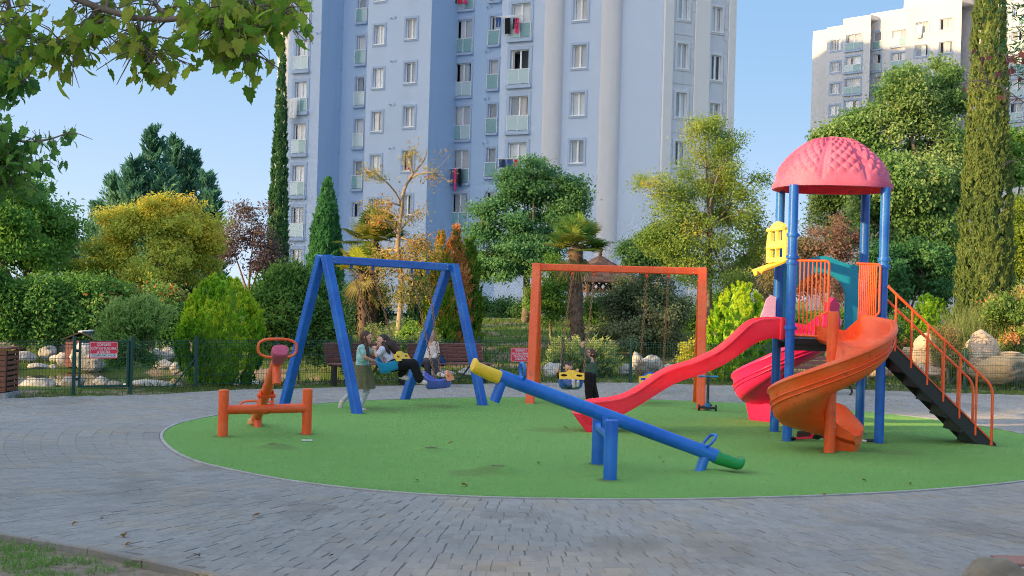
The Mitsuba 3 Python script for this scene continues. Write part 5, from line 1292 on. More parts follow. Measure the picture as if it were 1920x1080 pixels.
# --- palms
def palm(label, base, crown_c, r0, n_fr, fr_len, seed, dead=3, pal=None, clusters=1):
    r = np.random.default_rng(seed); k = thing('fan_palm', label, 'palm tree', 'fan palms')
    H = crown_c[2] - base[2]; t = np.linspace(0, 1, 22)
    pts = base + (crown_c - base) * t[:, None]
    rad = r0 * (1.0 - .12 * t) * (1 + .07 * np.sin(t * 60)); rad[-3:] *= V(1.15, 1.15, .7)
    trunk = tube(pts, rad, 14)
    # fibrous leaf bases standing off the trunk
    fib = []
    for i in range(150):
        s = r.uniform(.1, 1); a = r.uniform(0, 6.28); o = V(math.cos(a), math.sin(a), 0); p = base + (crown_c - base) * s + o * r0 * .9
        fib.append(bar(p, p + o * r.uniform(.03, .09) + V(0, 0, r.uniform(.06, .16) * (1 if r.uniform() < .5 else -1)), .05, .012, o))
    part(k, 'trunk', trunk, 'm_palmbark', smooth=True); part(k, 'leaf_base', cat(*fib), 'm_palmbark', stuff=True)
    pal = pal or [(0.05, 0.10, 0.02), (0.08, 0.14, 0.025), (0.14, 0.18, 0.03)]
    for i in range(n_fr):
        old = i >= n_fr - dead
        az = r.uniform(0, 6.28) if i else 0; el = (r.uniform(-.05, 1.45) if not old else r.uniform(-1.2, -.5))
        o = V(math.cos(az), math.sin(az), 0); d = o * math.cos(el) + V(0, 0, math.sin(el))
        pl = fr_len * r.uniform(.55, .8); c0 = crown_c + r.normal(size=3) * .05
        hub = c0 + d * pl - V(0, 0, .08 * pl)
        s = unit(np.cross(d, V(0, 0, 1))); nn = np.cross(s, d)
        nb = 20; aa = np.linspace(-1.75, 1.75, nb); bl = fr_len * .80 * (1 - .18 * np.abs(aa) / 1.75) * r.uniform(.9, 1.1, nb)
        bd_ = unit(d * np.cos(aa)[:, None] + s * np.sin(aa)[:, None] + nn * (.22 - .10 * np.abs(aa))[:, None])
        mid_ = hub + bd_ * (bl * .55)[:, None]; tip = hub + bd_ * bl[:, None] - V(0, 0, 1) * (bl * (.16 + (.25 if old else 0)))[:, None]
        w = .028 + .006 * r.uniform(size=nb); sd_ = unit(np.cross(bd_, nn))
        v = np.stack([np.repeat(hub[None], nb, 0), mid_ + sd_ * w[:, None], mid_ - sd_ * w[:, None], tip, mid_ - nn * .012], 1).reshape(-1, 3)
        f = np.array([(0, 1, 4), (0, 4, 2), (1, 3, 4), (4, 3, 2)])
        col = np.array([pal[r.integers(0, len(pal))]]) if not old else np.array([(0.30, 0.27, 0.11)])
        if r.uniform() < .16: col = np.array([(0.38, 0.36, 0.06)])
        colr = np.repeat(col * r.uniform(.8, 1.2, (nb, 1)), 5, 0)
        colr[3::5] = colr[3::5] * .9 + V(.22, .20, .08) * .1
        fr = part(k, 'frond', (v, (f[None] + 5 * np.arange(nb)[:, None, None]).reshape(-1, 3)), 'm_leaf', color=colr)
        tb = tube([c0, (c0 + hub) / 2 + V(0, 0, .03), hub], [.018, .013, .009], 5)
        part(fr, 'stalk', tb, 'm_vcol', color=np.tile(np.array([(0.10, 0.13, 0.04)]), (len(tb[0]), 1)))
    return k


palm('shaggy fan palm with a thick trunk behind the pushing girl', ground_at(691, 640, 37), at(700, 452, 37), .19, 36, .74, 141, 4, [(0.09, 0.16, 0.05), (0.14, 0.21, 0.05), (0.25, 0.28, 0.05)])
palm('low young fan palm with bright yellow green fronds beside the shaggy palm', ground_at(680, 645, 36.2), at(683, 508, 36.2), .13, 14, .62, 143, 3, [(0.22, 0.32, 0.05), (0.36, 0.42, 0.05), (0.15, 0.24, 0.05)])
palm('fan palm with a tidy round head in front of the gazebo', ground_at(1084, 625, 38.5), at(1079, 462, 38.5), .20, 46, .74, 142, 2, [(0.12, 0.26, 0.06), (0.18, 0.32, 0.07), (0.30, 0.40, 0.08)])

# --- thin fruit tree with a visible pale trunk and few leaves
def fruit_tree(label, D):
    r = np.random.default_rng(151); k = thing('persimmon_tree', label, 'tree'); P = lambda x, y: at(x, y, D)
    main = smooth_path([ground_at(749, 645, D), P(750, 590), P(752, 520), P(746, 455), P(752, 400), P(757, 360), P(775, 325), P(795, 300), P(800, 278)], 40)
    ms = [tube(main, np.interp(np.linspace(0, 1, 40), [0, .4, .75, 1], [.085, .075, .045, .012]), 9)]
    ends = []
    br = [[(752, 385), (735, 352), (716, 335), (700, 332)], [(750, 385), (728, 380), (710, 382)], [(757, 358), (770, 335), (800, 325), (815, 330)], [(746, 440), (720, 415), (700, 415)], [(752, 445), (780, 452), (810, 440)], [(750, 410), (730, 398), (712, 402)], [(748, 470), (715, 470), (695, 490)], [(752, 490), (775, 495), (800, 500)], [(752, 430), (770, 410), (790, 395)], [(775, 325), (770, 300), (778, 285)], [(750, 505), (725, 515), (705, 530)], [(752, 515), (780, 530), (800, 545)]]
    pts = []
    for b_ in br:
        q = smooth_path([P(x, y) + V(0, r.normal(0, .25) * i, 0) for i, (x, y) in enumerate(b_)], 14); ms.append(tube(q, np.linspace(.028, .007, 14), 6)); pts.append(q[4:])
        for _ in range(5):
            s = q[r.integers(5, 14)]; e = s + r.normal(size=3) * V(.28, .28, .2); ms.append(tube([s, (s + e) / 2 + r.normal(size=3) * .03, e], [.008, .006, .003], 5)); pts.append(np.linspace(s, e, 5))
    pts.append(main[26:]); pts = np.vstack(pts)
    low = [blob(735, 500, 50, 34, D), blob(770, 530, 48, 44, D), blob(712, 545, 44, 34, D), blob(790, 480, 36, 40, D), blob(730, 560, 60, 26, D)]
    cl = np.vstack([pts[r.integers(0, len(pts), 260)] + r.normal(0, .06, (260, 3)), crown(low, 330, r, .3, .44)])
    m, c = leaves_round(cl, [(cl.mean(0), V(1, 1, 1))], 11, .10, .08, .04, [(0.09, 0.10, 0.035, 1.8), (0.16, 0.14, 0.05, 2), (0.21, 0.16, 0.04, 1.2), (0.17, 0.085, 0.03, .3)], r, .5)
    part(k, 'trunk', cat(*ms), 'm_palebark', smooth=True); part(k, 'crown', m, 'm_leaf', color=c)
    for i in range(9):
        p = pts[r.integers(0, len(pts))] - V(0, 0, .06); part(k, 'fruit', tm(trimesh.creation.icosphere(1, .035)) if False else xf(tm(trimesh.creation.icosphere(subdivisions=1, radius=.036)), None, p), 'm_fruit', smooth=True)


scene['m_palebark'] = two(pbr(mikit.proc(lambda p, n, uv: mikit.mix((0.24, 0.18, 0.12), (0.42, 0.34, 0.25), mikit.fbm(p.x * 10, p.y * 10, p.z * 7, octaves=3))), 0.9, 0.2))
scene['m_fruit'] = two(pbr((0.45, 0.07, 0.03), .4))
fruit_tree('thin almost leafless fruit tree with a pale trunk behind the blue swing', 35.5)

# --- overhanging plane tree: lobed leaves on twigs, close to the camera
def lobed_leaf():
    """A five-lobed leaf in the xy plane, stalk at the origin, pointing along +x: outline fan with a raised midrib."""
    o = [(0.02, -.05), (-.06, -.30), (.08, -.33), (.18, -.52), (.30, -.37), (.48, -.42), (.54, -.25), (.76, -.20), (.84, -.08), (1.02, 0), (.84, .08), (.76, .20), (.54, .25), (.48, .42), (.30, .37), (.18, .52), (.08, .33), (-.06, .30), (0.02, .05)]
    v = np.array([(x, y * .92, .42 * abs(y) - .30 * x * x - .55 * max(0, abs(y) - .2)) for x, y in o] + [(.32, 0, -.02)])
    n = len(o); return v, np.array([(i, (i + 1) % n, n) for i in range(n)])


LEAF = lobed_leaf()
PLANE_PAL = np.array([(0.06, 0.12, 0.016), (0.08, 0.145, 0.018), (0.105, 0.17, 0.02), (0.14, 0.185, 0.022), (0.17, 0.20, 0.028), (0.09, 0.13, 0.02), (0.15, 0.17, 0.03)])


def lobed_tree(name, label, limbs_px, n_leaf, size, D0, seed, pal, extra_clusters=(), weights=None, trunk=None, depth_sd=.5):
    r = np.random.default_rng(seed); k = thing(name, label, 'tree'); ms = []; anchor = []; dirs = []
    for pts_, r0, r1 in limbs_px:
        q = smooth_path([at(x, y, d) for x, y, d in pts_], 26); ms.append(tube(q, np.linspace(r0, r1, 26), 8))
        for i in range(2, 26):
            for _ in range(2):
                s = q[i]; d = unit(r.normal(size=3) * V(1, 1, .55) + V(0, 0, -.35)); L = r.uniform(.10, .30); e = s + d * L
                ms.append(tube([s, (s + e) / 2 + V(0, 0, .02), e], [r1 * .7 + .001, .004, .002], 4)); anchor += [s + d * L * f for f in (.5, .75, 1.0)]; dirs += [d] * 3
    anchor, dirs = np.array(anchor), np.array(dirs)
    w = np.array([np.exp(-((project(a)[0] - 0) / 1e9) ** 2) for a in anchor])
    u, v_ = project(anchor)
    keep = np.zeros(len(anchor))
    for cx, cy, sx, sy, wt in extra_clusters: keep += wt * np.exp(-((u - cx) / sx) ** 2 - ((v_ - cy) / sy) ** 2)
    keep = keep + .12 if len(extra_clusters) else keep + 1
    idx = r.choice(len(anchor), n_leaf, p=keep / keep.sum())
    c = anchor[idx] + r.normal(size=(n_leaf, 3)) * V(.06, .12, .05); d = dirs[idx]
    ax = unit(d * .35 + V(0, 0, -.72) + r.normal(size=(n_leaf, 3)) * .45); nr = unit(r.normal(size=(n_leaf, 3)) * V(1, .8, .5) + V(0, 0, .35))
    s_ = unit(np.cross(nr, ax)); nr = np.cross(ax, s_); sz = size * r.uniform(.6, 1.25, n_leaf)
    lv, lf = LEAF
    cr = r.uniform(.5, 1.5, (n_leaf, 1, 1))
    LV = lv[None] * np.concatenate([np.ones((n_leaf, 1, 2)), cr], 2)
    vv = c[:, None] + sz[:, None, None] * (LV[..., :1] * ax[:, None] + LV[..., 1:2] * s_[:, None] + LV[..., 2:] * nr[:, None])
    col = pal[r.integers(0, len(pal), n_leaf)] * 2.4 * r.uniform(.8, 1.2, (n_leaf, 1))
    stalk = [tube([ci - a * .05 * (s / size), ci], [.0025, .002], 4, caps=False) for ci, a, s in zip(c, ax, sz)]
    part(k, 'branch', cat(*ms, *stalk), 'm_bark', smooth=True)
    uu, vw = project(c); infr = (uu > -20) & (uu < 1940) & (vw > -20)
    order_ = np.argsort(np.where(infr, -sz / c[:, 1], 1))
    nv = len(lv)
    big = order_[:min(300, infr.sum())]; rest_ = order_[min(300, infr.sum()):]
    vcol = np.repeat(col, nv, 0).reshape(n_leaf, nv, 3)
    vcol[:, -1] *= 1.1
    for i in big: part(k, 'leaf', (vv[i], lf), 'm_bigleaf', smooth=True, color=vcol[i])
    if len(rest_): part(k, 'leaf_mass', (vv[rest_].reshape(-1, 3), (lf[None] + nv * np.arange(len(rest_))[:, None, None]).reshape(-1, 3)), 'm_bigleaf', smooth=True, color=vcol[rest_].reshape(-1, 3), stuff=True)
    if trunk: part(k, 'trunk', trunk, 'm_bark', smooth=True)
    return k


DP = 8.0
pj = at(-1000, -600, 8.3)
ptr = tube(smooth_path([V(pj[0] - .15, 8.5, -.15), V(pj[0] - .2, 8.4, 2.0), V(pj[0] - .12, 8.3, 4.0), pj, pj + V(.05, .1, 2.6)], 22), np.linspace(.24, .08, 22), 14)
lobed_tree('plane_tree', 'overhanging plane tree branch with lobed leaves across the upper left', [
    ([(-1000, -600, 8.3), (-300, -190, 8.2), (40, -60, 8.1), (135, -5, 8.0), (200, 20, 8.0), (260, 35, 7.95), (330, 36, 7.9), (385, 30, 7.9), (430, 45, 7.8)], .06, .012),
    ([(135, -5, 8.0), (182, 30, 8.1), (180, 65, 8.1), (140, 85, 8.1), (110, 70, 8.2)], .014, .006), ([(260, 35, 7.95), (262, 70, 7.9), (275, 95, 7.8), (300, 120, 7.8)], .012, .005),
    ([(330, 36, 7.9), (300, -10, 8.1), (420, -30, 8.2), (520, -20, 8.2), (540, 20, 8.1)], .014, .005), ([(385, 30, 7.9), (440, 70, 7.8), (465, 100, 7.8)], .010, .004), ([(40, -60, 8.1), (20, 20, 8.2), (50, 60, 8.2), (100, 100, 8.2)], .02, .005), ([(430, 20, 7.8), (490, 20, 7.9), (525, 30, 7.9)], .010, .004),
    ([(-300, -190, 8.2), (-120, -20, 8.4), (-20, 60, 8.4), (30, 90, 8.4)], .03, .006), ([(200, 20, 8.0), (220, -20, 8.1), (320, -50, 8.2), (400, -40, 8.2)], .014, .006)],
    680, .092, DP, 161, PLANE_PAL, [(100, 90, 55, 35, 1.0), (30, 50, 55, 50, .9), (165, 80, 45, 35, .6), (300, 120, 40, 35, 1.6), (250, 40, 50, 35, .7), (370, 20, 60, 35, .8), (450, 60, 55, 45, 1.3), (500, 20, 55, 40, 1.2), (420, 90, 35, 25, .5)], trunk=ptr)
lobed_tree('maple_tree', 'darker green maple foliage hanging down the left edge', [
    ([(-500, 60, 12.2), (-150, 180, 12.2), (-30, 230, 12.0), (40, 265, 12.0), (90, 262, 12.0), (125, 250, 12.0)], .05, .006), ([(-150, 180, 12.2), (-60, 140, 12.3), (0, 130, 12.3), (25, 160, 12.2)], .03, .006),
    ([(-150, 180, 12.2), (-60, 260, 12.1), (0, 290, 12.0), (60, 310, 12.0), (80, 300, 12.0)], .03, .006), ([(-150, 180, 12.2), (-60, 320, 12.1), (0, 345, 12.1), (50, 335, 12.1)], .03, .006), ([(-200, 150, 12.2), (-50, 80, 12.4), (0, 75, 12.4), (30, 100, 12.4)], .03, .006)],
    1200, .095, 12.0, 162, np.array([(0.035, 0.09, 0.025), (0.055, 0.125, 0.03), (0.075, 0.15, 0.03), (0.10, 0.18, 0.04)]), [(5, 150, 26, 60, 1.2), (15, 285, 42, 32, 1.2), (112, 256, 22, 12, .9), (15, 100, 30, 40, .8), (0, 335, 35, 25, .6), (0, 220, 20, 40, .8)],
    trunk=tube([V(-7.2, 12.2, -.1), V(-6.9, 12.2, 2.0), at(-500, 60, 12.2)], [.2, .16, .06], 12))
# thin reddish twig and dark conifer spray at the upper right
lobed_tree('copper_plum', 'thin twig with dark red leaves crossing before the right cypress', [
    ([(2150, 330, 12), (2000, 250, 12), (1930, 200, 12), (1880, 165, 12), (1830, 150, 12), (1806, 158, 12)], .012, .003), ([(2150, 330, 12), (1990, 220, 12), (1900, 110, 12), (1850, 100, 12)], .010, .003), ([(2150, 330, 12), (1980, 290, 12), (1905, 300, 12)], .010, .003)],
    70, .085, 12, 163, np.array([(0.10, 0.03, 0.035), (0.07, 0.03, 0.035), (0.13, 0.045, 0.04)]), trunk=tube([V(6.2, 12.0, -.1), V(6.1, 12, 2.0), at(2150, 330, 12)], [.09, .07, .012], 9))
multi = np.random.default_rng(171)
k = thing('pine_tree', 'dark conifer branch hanging in at the upper right corner', 'tree')
ms, cs, ws = [], [], [tube([V(9.3, 16, -.1), V(9.2, 16, 4), V(9.2, 16, 7.5)], [.18, .15, .06], 10)]
for (x, y) in [(1905, 30), (1900, 70), (1895, 110), (1912, 150), (1910, 10), (1918, 100)]:
    q = smooth_path([V(9.2, 16, at(x, y, 16)[2] + .6), at(x + 120, y - 20, 16), at(x, y, 16 + multi.normal(0, .2))], 14); ws.append(tube(q, np.linspace(.035, .006, 14), 6))
    P = q[multi.integers(6, 14, 420)] + multi.normal(size=(420, 3)) * V(.16, .16, .11); m, c = leaf_quads(P, unit(V(-.5, 0, -.1) + multi.normal(size=(420, 3)) * .5), unit(multi.normal(size=(420, 3))), .10, .018, pick(G_DARK, 420, multi)); ms.append(m); cs.append(c)
part(k, 'crown', cat(*ms), 'm_leaf', color=np.vstack(cs)); part(k, 'trunk', cat(*ws), 'm_bark', smooth=True)

# --- dense trees of the park outside the picture, to the left, that shade the playground
def shade_tree(label, x, y, h, w, seed, n=700):
    r = np.random.default_rng(seed); c = V(x, y, h * .58)
    bl = [(c + V(*r.normal(0, .35, 2) * w, r.uniform(-.25, .3) * h), V(w, w, h * .28) * r.uniform(.6, .95)) for _ in range(7)]
    broadleaf('shade_tree', label, 'tree', bl, V(x, y, -.1), n, 14, .42, .46, .30, G_MID, .22, seed=seed, gap=.30, twigs=30)
# ------------------------------------------------------------------ mesh fence with gate, signs
FH = .93
fk = thing('mesh_fence', 'dark green welded wire fence between the paving and the garden', 'fence')


def wire(p0, p1, r):
    return tube([p0, p1], r, 4, caps=False)


for a, b in zip(FENCE[:-1], FENCE[1:]):
    L = np.linalg.norm(b - a); n = max(1, int(round(L / 2.3)))
    gate = abs(a[0] + 7.65) < .01
    for i in range(n):
        p, q = a + (b - a) * i / n, a + (b - a) * (i + 1) / n
        d = (q - p) / np.linalg.norm(q - p); W = np.linalg.norm(q - p); nz = V(d[1], -d[0], 0)
        z0 = 0.0
        part(fk, 'post', bar(V(*p, -.1), V(*p, FH + .07), .06, .06, nz), 'm_fence')
        if gate:
            g = part(fk, 'gate', cat(bar(V(*(p + d * .10), .10), V(*(p + d * .10), FH), .04, .04, nz), bar(V(*(q - d * .06), .10), V(*(q - d * .06), FH), .04, .04, nz), bar(V(*(p + d * .12), .12), V(*(q - d * .08), .12), .04, .04), bar(V(*(p + d * .12), FH - .02), V(*(q - d * .08), FH - .02), .04, .04)), 'm_fence', label='low wire gate in a green tube frame')
            part(g, 'hinge', cat(*[bar(V(*(p + d * .02), z), V(*(p + d * .10), z), .03, .05) for z in (.25, .75)]), 'm_black')
            x0, x1 = .12, W - .08
        else: x0, x1 = .04, W - .03
        ws = [wire(V(*(p + d * x), .06), V(*(p + d * x), FH), .0032) for x in np.arange(x0 + .03, x1, .056)]
        off = V(d[1], -d[0]) * .006
        ws += [wire(V(*(p + d * x0 + off), z), V(*(p + d * x1 + off), z), .0045) for z in (.08, .26, .44, .62, .80, .86, .91)]
        part(fk, 'wire_panel', cat(*ws), 'm_fence', stuff=True)
        # raking stays at some posts
        if i == 0 and a[0] in (-5.95, -.7, 10.42): part(fk, 'stay', bar(V(*p, .6), V(*(p - d * .45 + V(-d[1], d[0]) * .1), -.02), .03, .03), 'm_fence')


def sign(label, c, w, h, d, lines, strip=None):
    k = thing('sign', label, 'sign', 'warning signs on the fence')
    s = unit(V(d[0], d[1], 0)); nz = V(s[1], -s[0], 0)
    r = .03
    plate = shapely.box(-w / 2 + r, -h / 2 + r, w / 2 - r, h / 2 - r).buffer(r)
    part(k, 'plate', frame_place(extrude(plate, .012), c, s, V(0, 0, 1), nz), 'm_signred')
    part(k, 'border', frame_place(extrude(plate.buffer(-.010).difference(plate.buffer(-.016)), .002), np.asarray(c) + nz * .0122, s, V(0, 0, 1), nz), 'm_white')
    top = h / 2 - .035; hh = lines[0][1]
    for text, th in lines:
        m = tm(meshkit.text_mesh(text, th, .002, bold=True)); v = m[0]; wd = v[:, 0].max() - v[:, 0].min()
        sc = min(1.0, (w * .88) / wd); v = v * V(sc, 1, 1); v[:, 0] -= (v[:, 0].max() + v[:, 0].min()) / 2
        base = top - th
        part(k, 'lettering', frame_place((v + V(0, base, 0), m[1]), np.asarray(c) + nz * .0125, s, V(0, 0, 1), nz), 'm_white')
        top = base - th * .52
    if strip:
        sp = shapely.box(-w / 2 + .012, -h / 2 + .03, w / 2 - .012, -h / 2 + .085)
        part(k, 'strip', frame_place(extrude(sp, .002), np.asarray(c) + nz * .0122, s, V(0, 0, 1), nz), 'm_white')
        m = tm(meshkit.text_mesh(strip, .030, .002, bold=True)); v = m[0]; v = v * V(min(1, w * .86 / np.ptp(v[:, 0])), 1, 1); v[:, 0] -= (v[:, 0].max() + v[:, 0].min()) / 2
        part(k, 'lettering', frame_place((v + V(0, -h / 2 + .042, 0), m[1]), np.asarray(c) + nz * .0145, s, V(0, 0, 1), nz), 'm_black')


gd = FENCE[3] - FENCE[2]
sign('red sign with a white strip wired to the gate at the left', at(196, 656, 24.55) + V(.0, -.06, 0), .50, .30, gd, [('ÇÖPLERİ', .042), ('ÇÖP KUTUSUNA', .042), ('ATALIM.', .042)], 'ÇEVREMİZİ TEMİZ TUTALIM.')
gd = FENCE[7] - FENCE[6]
sign('red warning sign on the fence beside the orange swing post', at(976, 665, 30.75), .50, .31, gd, [('DİKKAT!', .050), ('HAVUZA GİRMEK', .040), ('TEHLİKELİ VE', .040), ('YASAKTIR.', .040)])


# ------------------------------------------------------------------ benches, bin, hut, gazebo
def bench(label, a, b, slats=5):
    k = thing('bench', label, 'bench', 'slatted park benches by the fence'); a, b = V(*a, 0), V(*b, 0)
    d = unit(b - a); n_ = V(d[1], -d[0], 0)
    for i in range(slats): part(k, 'back_slat', bar(a - n_ * (.02 + .022 * i) + V(0, 0, .50 + .078 * i), b - n_ * (.02 + .022 * i) + V(0, 0, .50 + .078 * i), .028, .066, V(0, 0, 1) - n_ * -.25), 'm_wood')
    for i in range(4): part(k, 'seat_slat', bar(a + n_ * (.06 + .10 * i) + V(0, 0, .43), b + n_ * (.06 + .10 * i) + V(0, 0, .43), .088, .032), 'm_wood')
    L = np.linalg.norm(b - a)
    for s in (.10, L - .10):
        p = a + d * s
        part(k, 'leg', cat(bar(p + n_ * .20 - V(0, 0, .05), p + n_ * .20 + V(0, 0, .41), .09, .12, n_), bar(p + n_ * .0 + V(0, 0, .398), p + n_ * .40 + V(0, 0, .398), .07, .03), bar(p - n_ * .03 + V(0, 0, .40), p - n_ * .15 + V(0, 0, .88), .05, .03, n_)), 'm_black')
    return k


bench('brown slatted bench half hidden behind the pushing girl', at(609, 722, 28.3)[:2], at(752, 722, 29.3)[:2])
bench('brown slatted bench on which the woman in cream sits', at(765, 722, 29.4)[:2], at(905, 722, 30.3)[:2])
# ornamental iron bench largely hidden behind the tower
k = thing('bench', 'iron framed bench glimpsed between the play tower posts', 'bench')
o = V(*at(1562, 745, 29.5)[:2], 0)
for x in (0.0, .35): 
    pth = smooth_path([o + V(x, 0, 0), o + V(x + .04, .0, .12), o + V(x - .02, 0, .25), o + V(x + .05, 0, .40), o + V(x + .03, .25, .43), o + V(x, .4, .5), o + V(x, .5, .8)], 30)
    part(k, 'leg', cat(tube(pth, .022, 8), tube(o + V(x + .03, .02, .30) + .07 * np.stack([np.cos(np.linspace(0, 6.28, 17)[:-1]), 0 * np.arange(16), np.sin(np.linspace(0, 6.28, 17)[:-1])], 1), .014, 6, closed=True)), 'm_black', smooth=True)
for i in range(4): part(k, 'slat', bar(o + V(-.9, .06 + .1 * i, .445), o + V(.42, .06 + .1 * i, .445), .085, .03), 'm_wood')
for i in range(3): part(k, 'back_slat', bar(o + V(-.9, .44 + .03 * i, .55 + .1 * i), o + V(.42, .44 + .03 * i, .55 + .1 * i), .03, .08), 'm_wood')

k = thing('litter_bin', 'brown slatted litter bin on a concrete foot at the left edge', 'litter bin')
cR = at(9, 740, 23.0); cR[2] = 0; bw, bd2 = .85, .62
bx0 = cR[0] - bw
part(k, 'base', box((cR[0] - bw / 2, cR[1] + bd2 / 2, .03), (bw + .06, bd2 + .06, .10), 0, .012), 'm_concrete')
part(k, 'liner', box((cR[0] - bw / 2, cR[1] + bd2 / 2, .42), (bw - .1, bd2 - .1, .66), 0, .01), 'm_black')
for i in range(8):
    z = .135 + .088 * i
    part(k, 'slat', bar((bx0, cR[1], z), (cR[0], cR[1], z), .03, .078), 'm_brownwood')
    part(k, 'side_slat', bar((cR[0] - .02, cR[1] + .10, z), (cR[0] - .02, cR[1] + bd2 - .04, z), .03, .055), 'm_brownwood')
for y in (.0, bd2): part(k, 'corner_post', bar((cR[0] - .035, cR[1] + .045 + y * .93, .08), (cR[0] - .035, cR[1] + .045 + y * .93, .79), .05, .055, (0, 1, 0)), 'm_brownwood')
part(k, 'lid', box((cR[0] - bw / 2, cR[1] + bd2 / 2, .82), (bw + .05, bd2 + .05, .035), 0, .008), 'm_brownwood')

k = thing('duck_house', 'small dark roofed wooden duck house by the pond', 'duck house')
c0 = at(160, 668, 33.2); c0[2] = -.12
for i in range(6): part(k, 'plank', bar(c0 + V(-.36, -.35, .10 + .105 * i), c0 + V(.36, -.35, .10 + .105 * i), .03, .10), 'm_wood')
part(k, 'body', box(c0 + V(0, 0, .36), (.72, .66, .62), 0, .01), 'm_wood')
for s in (-1, 1): part(k, 'roof', bar(c0 + V(s * .21, -.45, .79), c0 + V(s * .21, .45, .79), .50, .035, V(s * .42, 0, 1)), 'm_black')
part(k, 'ridge', bar(c0 + V(0, -.46, .895), c0 + V(0, .46, .895), .10, .03), 'm_white')

k = thing('gazebo', 'wooden gazebo with a brown shingled roof behind the second palm', 'gazebo')
gc = at(1124, 530, 55); gz = float(terrain(gc[0], gc[1])); R8 = 2.0; ze = at(1124, 527, 55)[2]; za = at(1124, 479, 55)[2]
a8 = np.arange(6) * np.pi / 3 + .2
ring = lambda r, z: np.stack([gc[0] + r * np.cos(a8), gc[1] + r * np.sin(a8), np.full(6, z)], 1)
for c_, (s0, s1) in enumerate([(1.06, .84), (.845, .62), (.625, .40), (.405, .18), (.185, .02)]):
    zz = lambda s: za + (ze - za) * s ** .92
    part(k, 'roof_course', loft([ring(R8 * s0, zz(s0)), ring(R8 * s0, zz(s0) + .05), ring(R8 * s1, zz(s1) + .03)]), 'm_roofshingle')
part(k, 'finial', lathe([(.06, 0), (.09, .06), (.05, .10), (.11, .2), (.08, .3), (0, .34)], 12, (gc[0], gc[1], za)), 'm_gazebo', smooth=True)
for i in range(6):
    p, q = ring(R8 * .86, 0)[i], ring(R8 * .86, 0)[(i + 1) % 6]
    part(k, 'post', bar(V(p[0], p[1], gz - .1), V(p[0], p[1], ze + .1), .14, .14), 'm_gazebo')
    lat = [bar(p + V(0, 0, ze - .02), q + V(0, 0, ze - .02), .06, .08), bar(p + V(0, 0, ze - .42), q + V(0, 0, ze - .42), .06, .08)]
    for j in range(6):
        u0, u1 = p + (q - p) * j / 6, p + (q - p) * (j + 1) / 6
        lat += [bar(u0 + V(0, 0, ze - .40), u1 + V(0, 0, ze - .04), .04, .06), bar(u0 + V(0, 0, ze - .04), u1 + V(0, 0, ze - .40), .035, .06)]
    part(k, 'frieze', cat(*lat), 'm_gazebo')
    if i != 4:
        part(k, 'railing', cat(bar(p + V(0, 0, gz + .85), q + V(0, 0, gz + .85), .08, .08), bar(p + V(0, 0, gz + .15), q + V(0, 0, gz + .8), .05, .08), bar(p + V(0, 0, gz + .8), q + V(0, 0, gz + .15), .045, .08)), 'm_gazebo')

# ------------------------------------------------------------------ boulders
def boulder(label, px, py, w, h, D, mat='m_rock', seed=1, dy=.8, group=None):
    s = D / F; c = at(px, py, D)
    single('boulder', label, 'boulder', rock(c, (w * s * .64, w * s * .56 * dy, h * s * .70), seed), mat, True, group=group)


for i, (px, py, w, h, D, lab) in enumerate([(40, 672, 52, 26, 33.3, 'long pale boulder on the far pond bank, leftmost'), (90, 664, 30, 30, 33.8, 'rounded white boulder behind the long pale one'), (104, 653, 26, 20, 35, 'grey boulder at the top of the pond bank'),
        (124, 656, 22, 24, 34.5, 'bluish boulder left of the duck house'), (121, 676, 28, 26, 33, 'grey slanted boulder standing in the pond edge'), (166, 670, 54, 44, 32.6, 'biggest white boulder below the duck house'), (70, 686, 30, 9, 32, 'flat white stone lying at the water edge'), (100, 687, 12, 7, 32, 'small flat stone at the water edge'), (104, 673, 20, 12, 33.4, 'low stone between two pond boulders'),
        (72, 722, 62, 18, 26.3, 'long rounded grey boulder in front of the pond'), (30, 718, 18, 18, 26.2, 'boulder half hidden by the slatted bin'), (135, 719, 40, 20, 26.3, 'dark grey boulder behind the left gate post'), (190, 717, 26, 18, 26.8, 'blue grey boulder behind the gate'), (215, 722, 22, 12, 26.6, 'low grey stone at the foot of the oleander'),
        (284, 722, 84, 15, 27.4, 'long flat tan grey slab left of the big thuja'), (292, 666, 26, 20, 34, 'pale boulder across the pond left of the thuja'), (313, 666, 22, 24, 34, 'blue grey boulder beside the big thuja'), (304, 684, 30, 14, 32.5, 'flat stone across the pond by the thuja'), (330, 690, 20, 20, 32, 'boulder tucked behind the big thuja'),
        (1038, 698, 34, 27, 33.4, 'grey boulder behind the toddler swing'), (1195, 684, 24, 38, 35.5, 'upright grey boulder seen through the orange swing'), (1222, 686, 46, 28, 35, 'broad grey boulder right of the upright one'), (1175, 694, 22, 18, 34, 'small boulder behind the second fence post'), (1252, 694, 30, 18, 34.5, 'low boulder behind the orange swing right side'), (820, 702, 60, 14, 32, 'long low grey stone behind the second bench'), (880, 700, 46, 14, 32.5, 'flat grey stone right of the second bench')]):
    boulder(lab, px, py, w, h, D, 'm_rock', 200 + i)
for i, (px, py, w, h, D, lab) in enumerate([(1842, 655, 46, 60, 34, 'upright tan boulder before the reeds'), (1829, 677, 32, 32, 33.6, 'small tan boulder leaning on the upright one'), (1738, 664, 42, 66, 34.6, 'tall pitted tan rock behind the stair rail'), (1758, 642, 44, 26, 35, 'grey topped tan rock behind the tall one'), (1735, 697, 74, 20, 34, 'low tan ledge below the tall rock'), (1706, 664, 26, 24, 36, 'small tan rock beside the rose shrub'), (1640, 690, 52, 40, 35, 'sunlit tan rock behind the play tower'), (1600, 700, 46, 30, 35, 'low tan rock between the tower posts'), (1815, 668, 30, 44, 34.8, 'brown rock behind the leaning one')]):
    boulder(lab, px, py, w, h, D, 'm_tanrock', 240 + i)
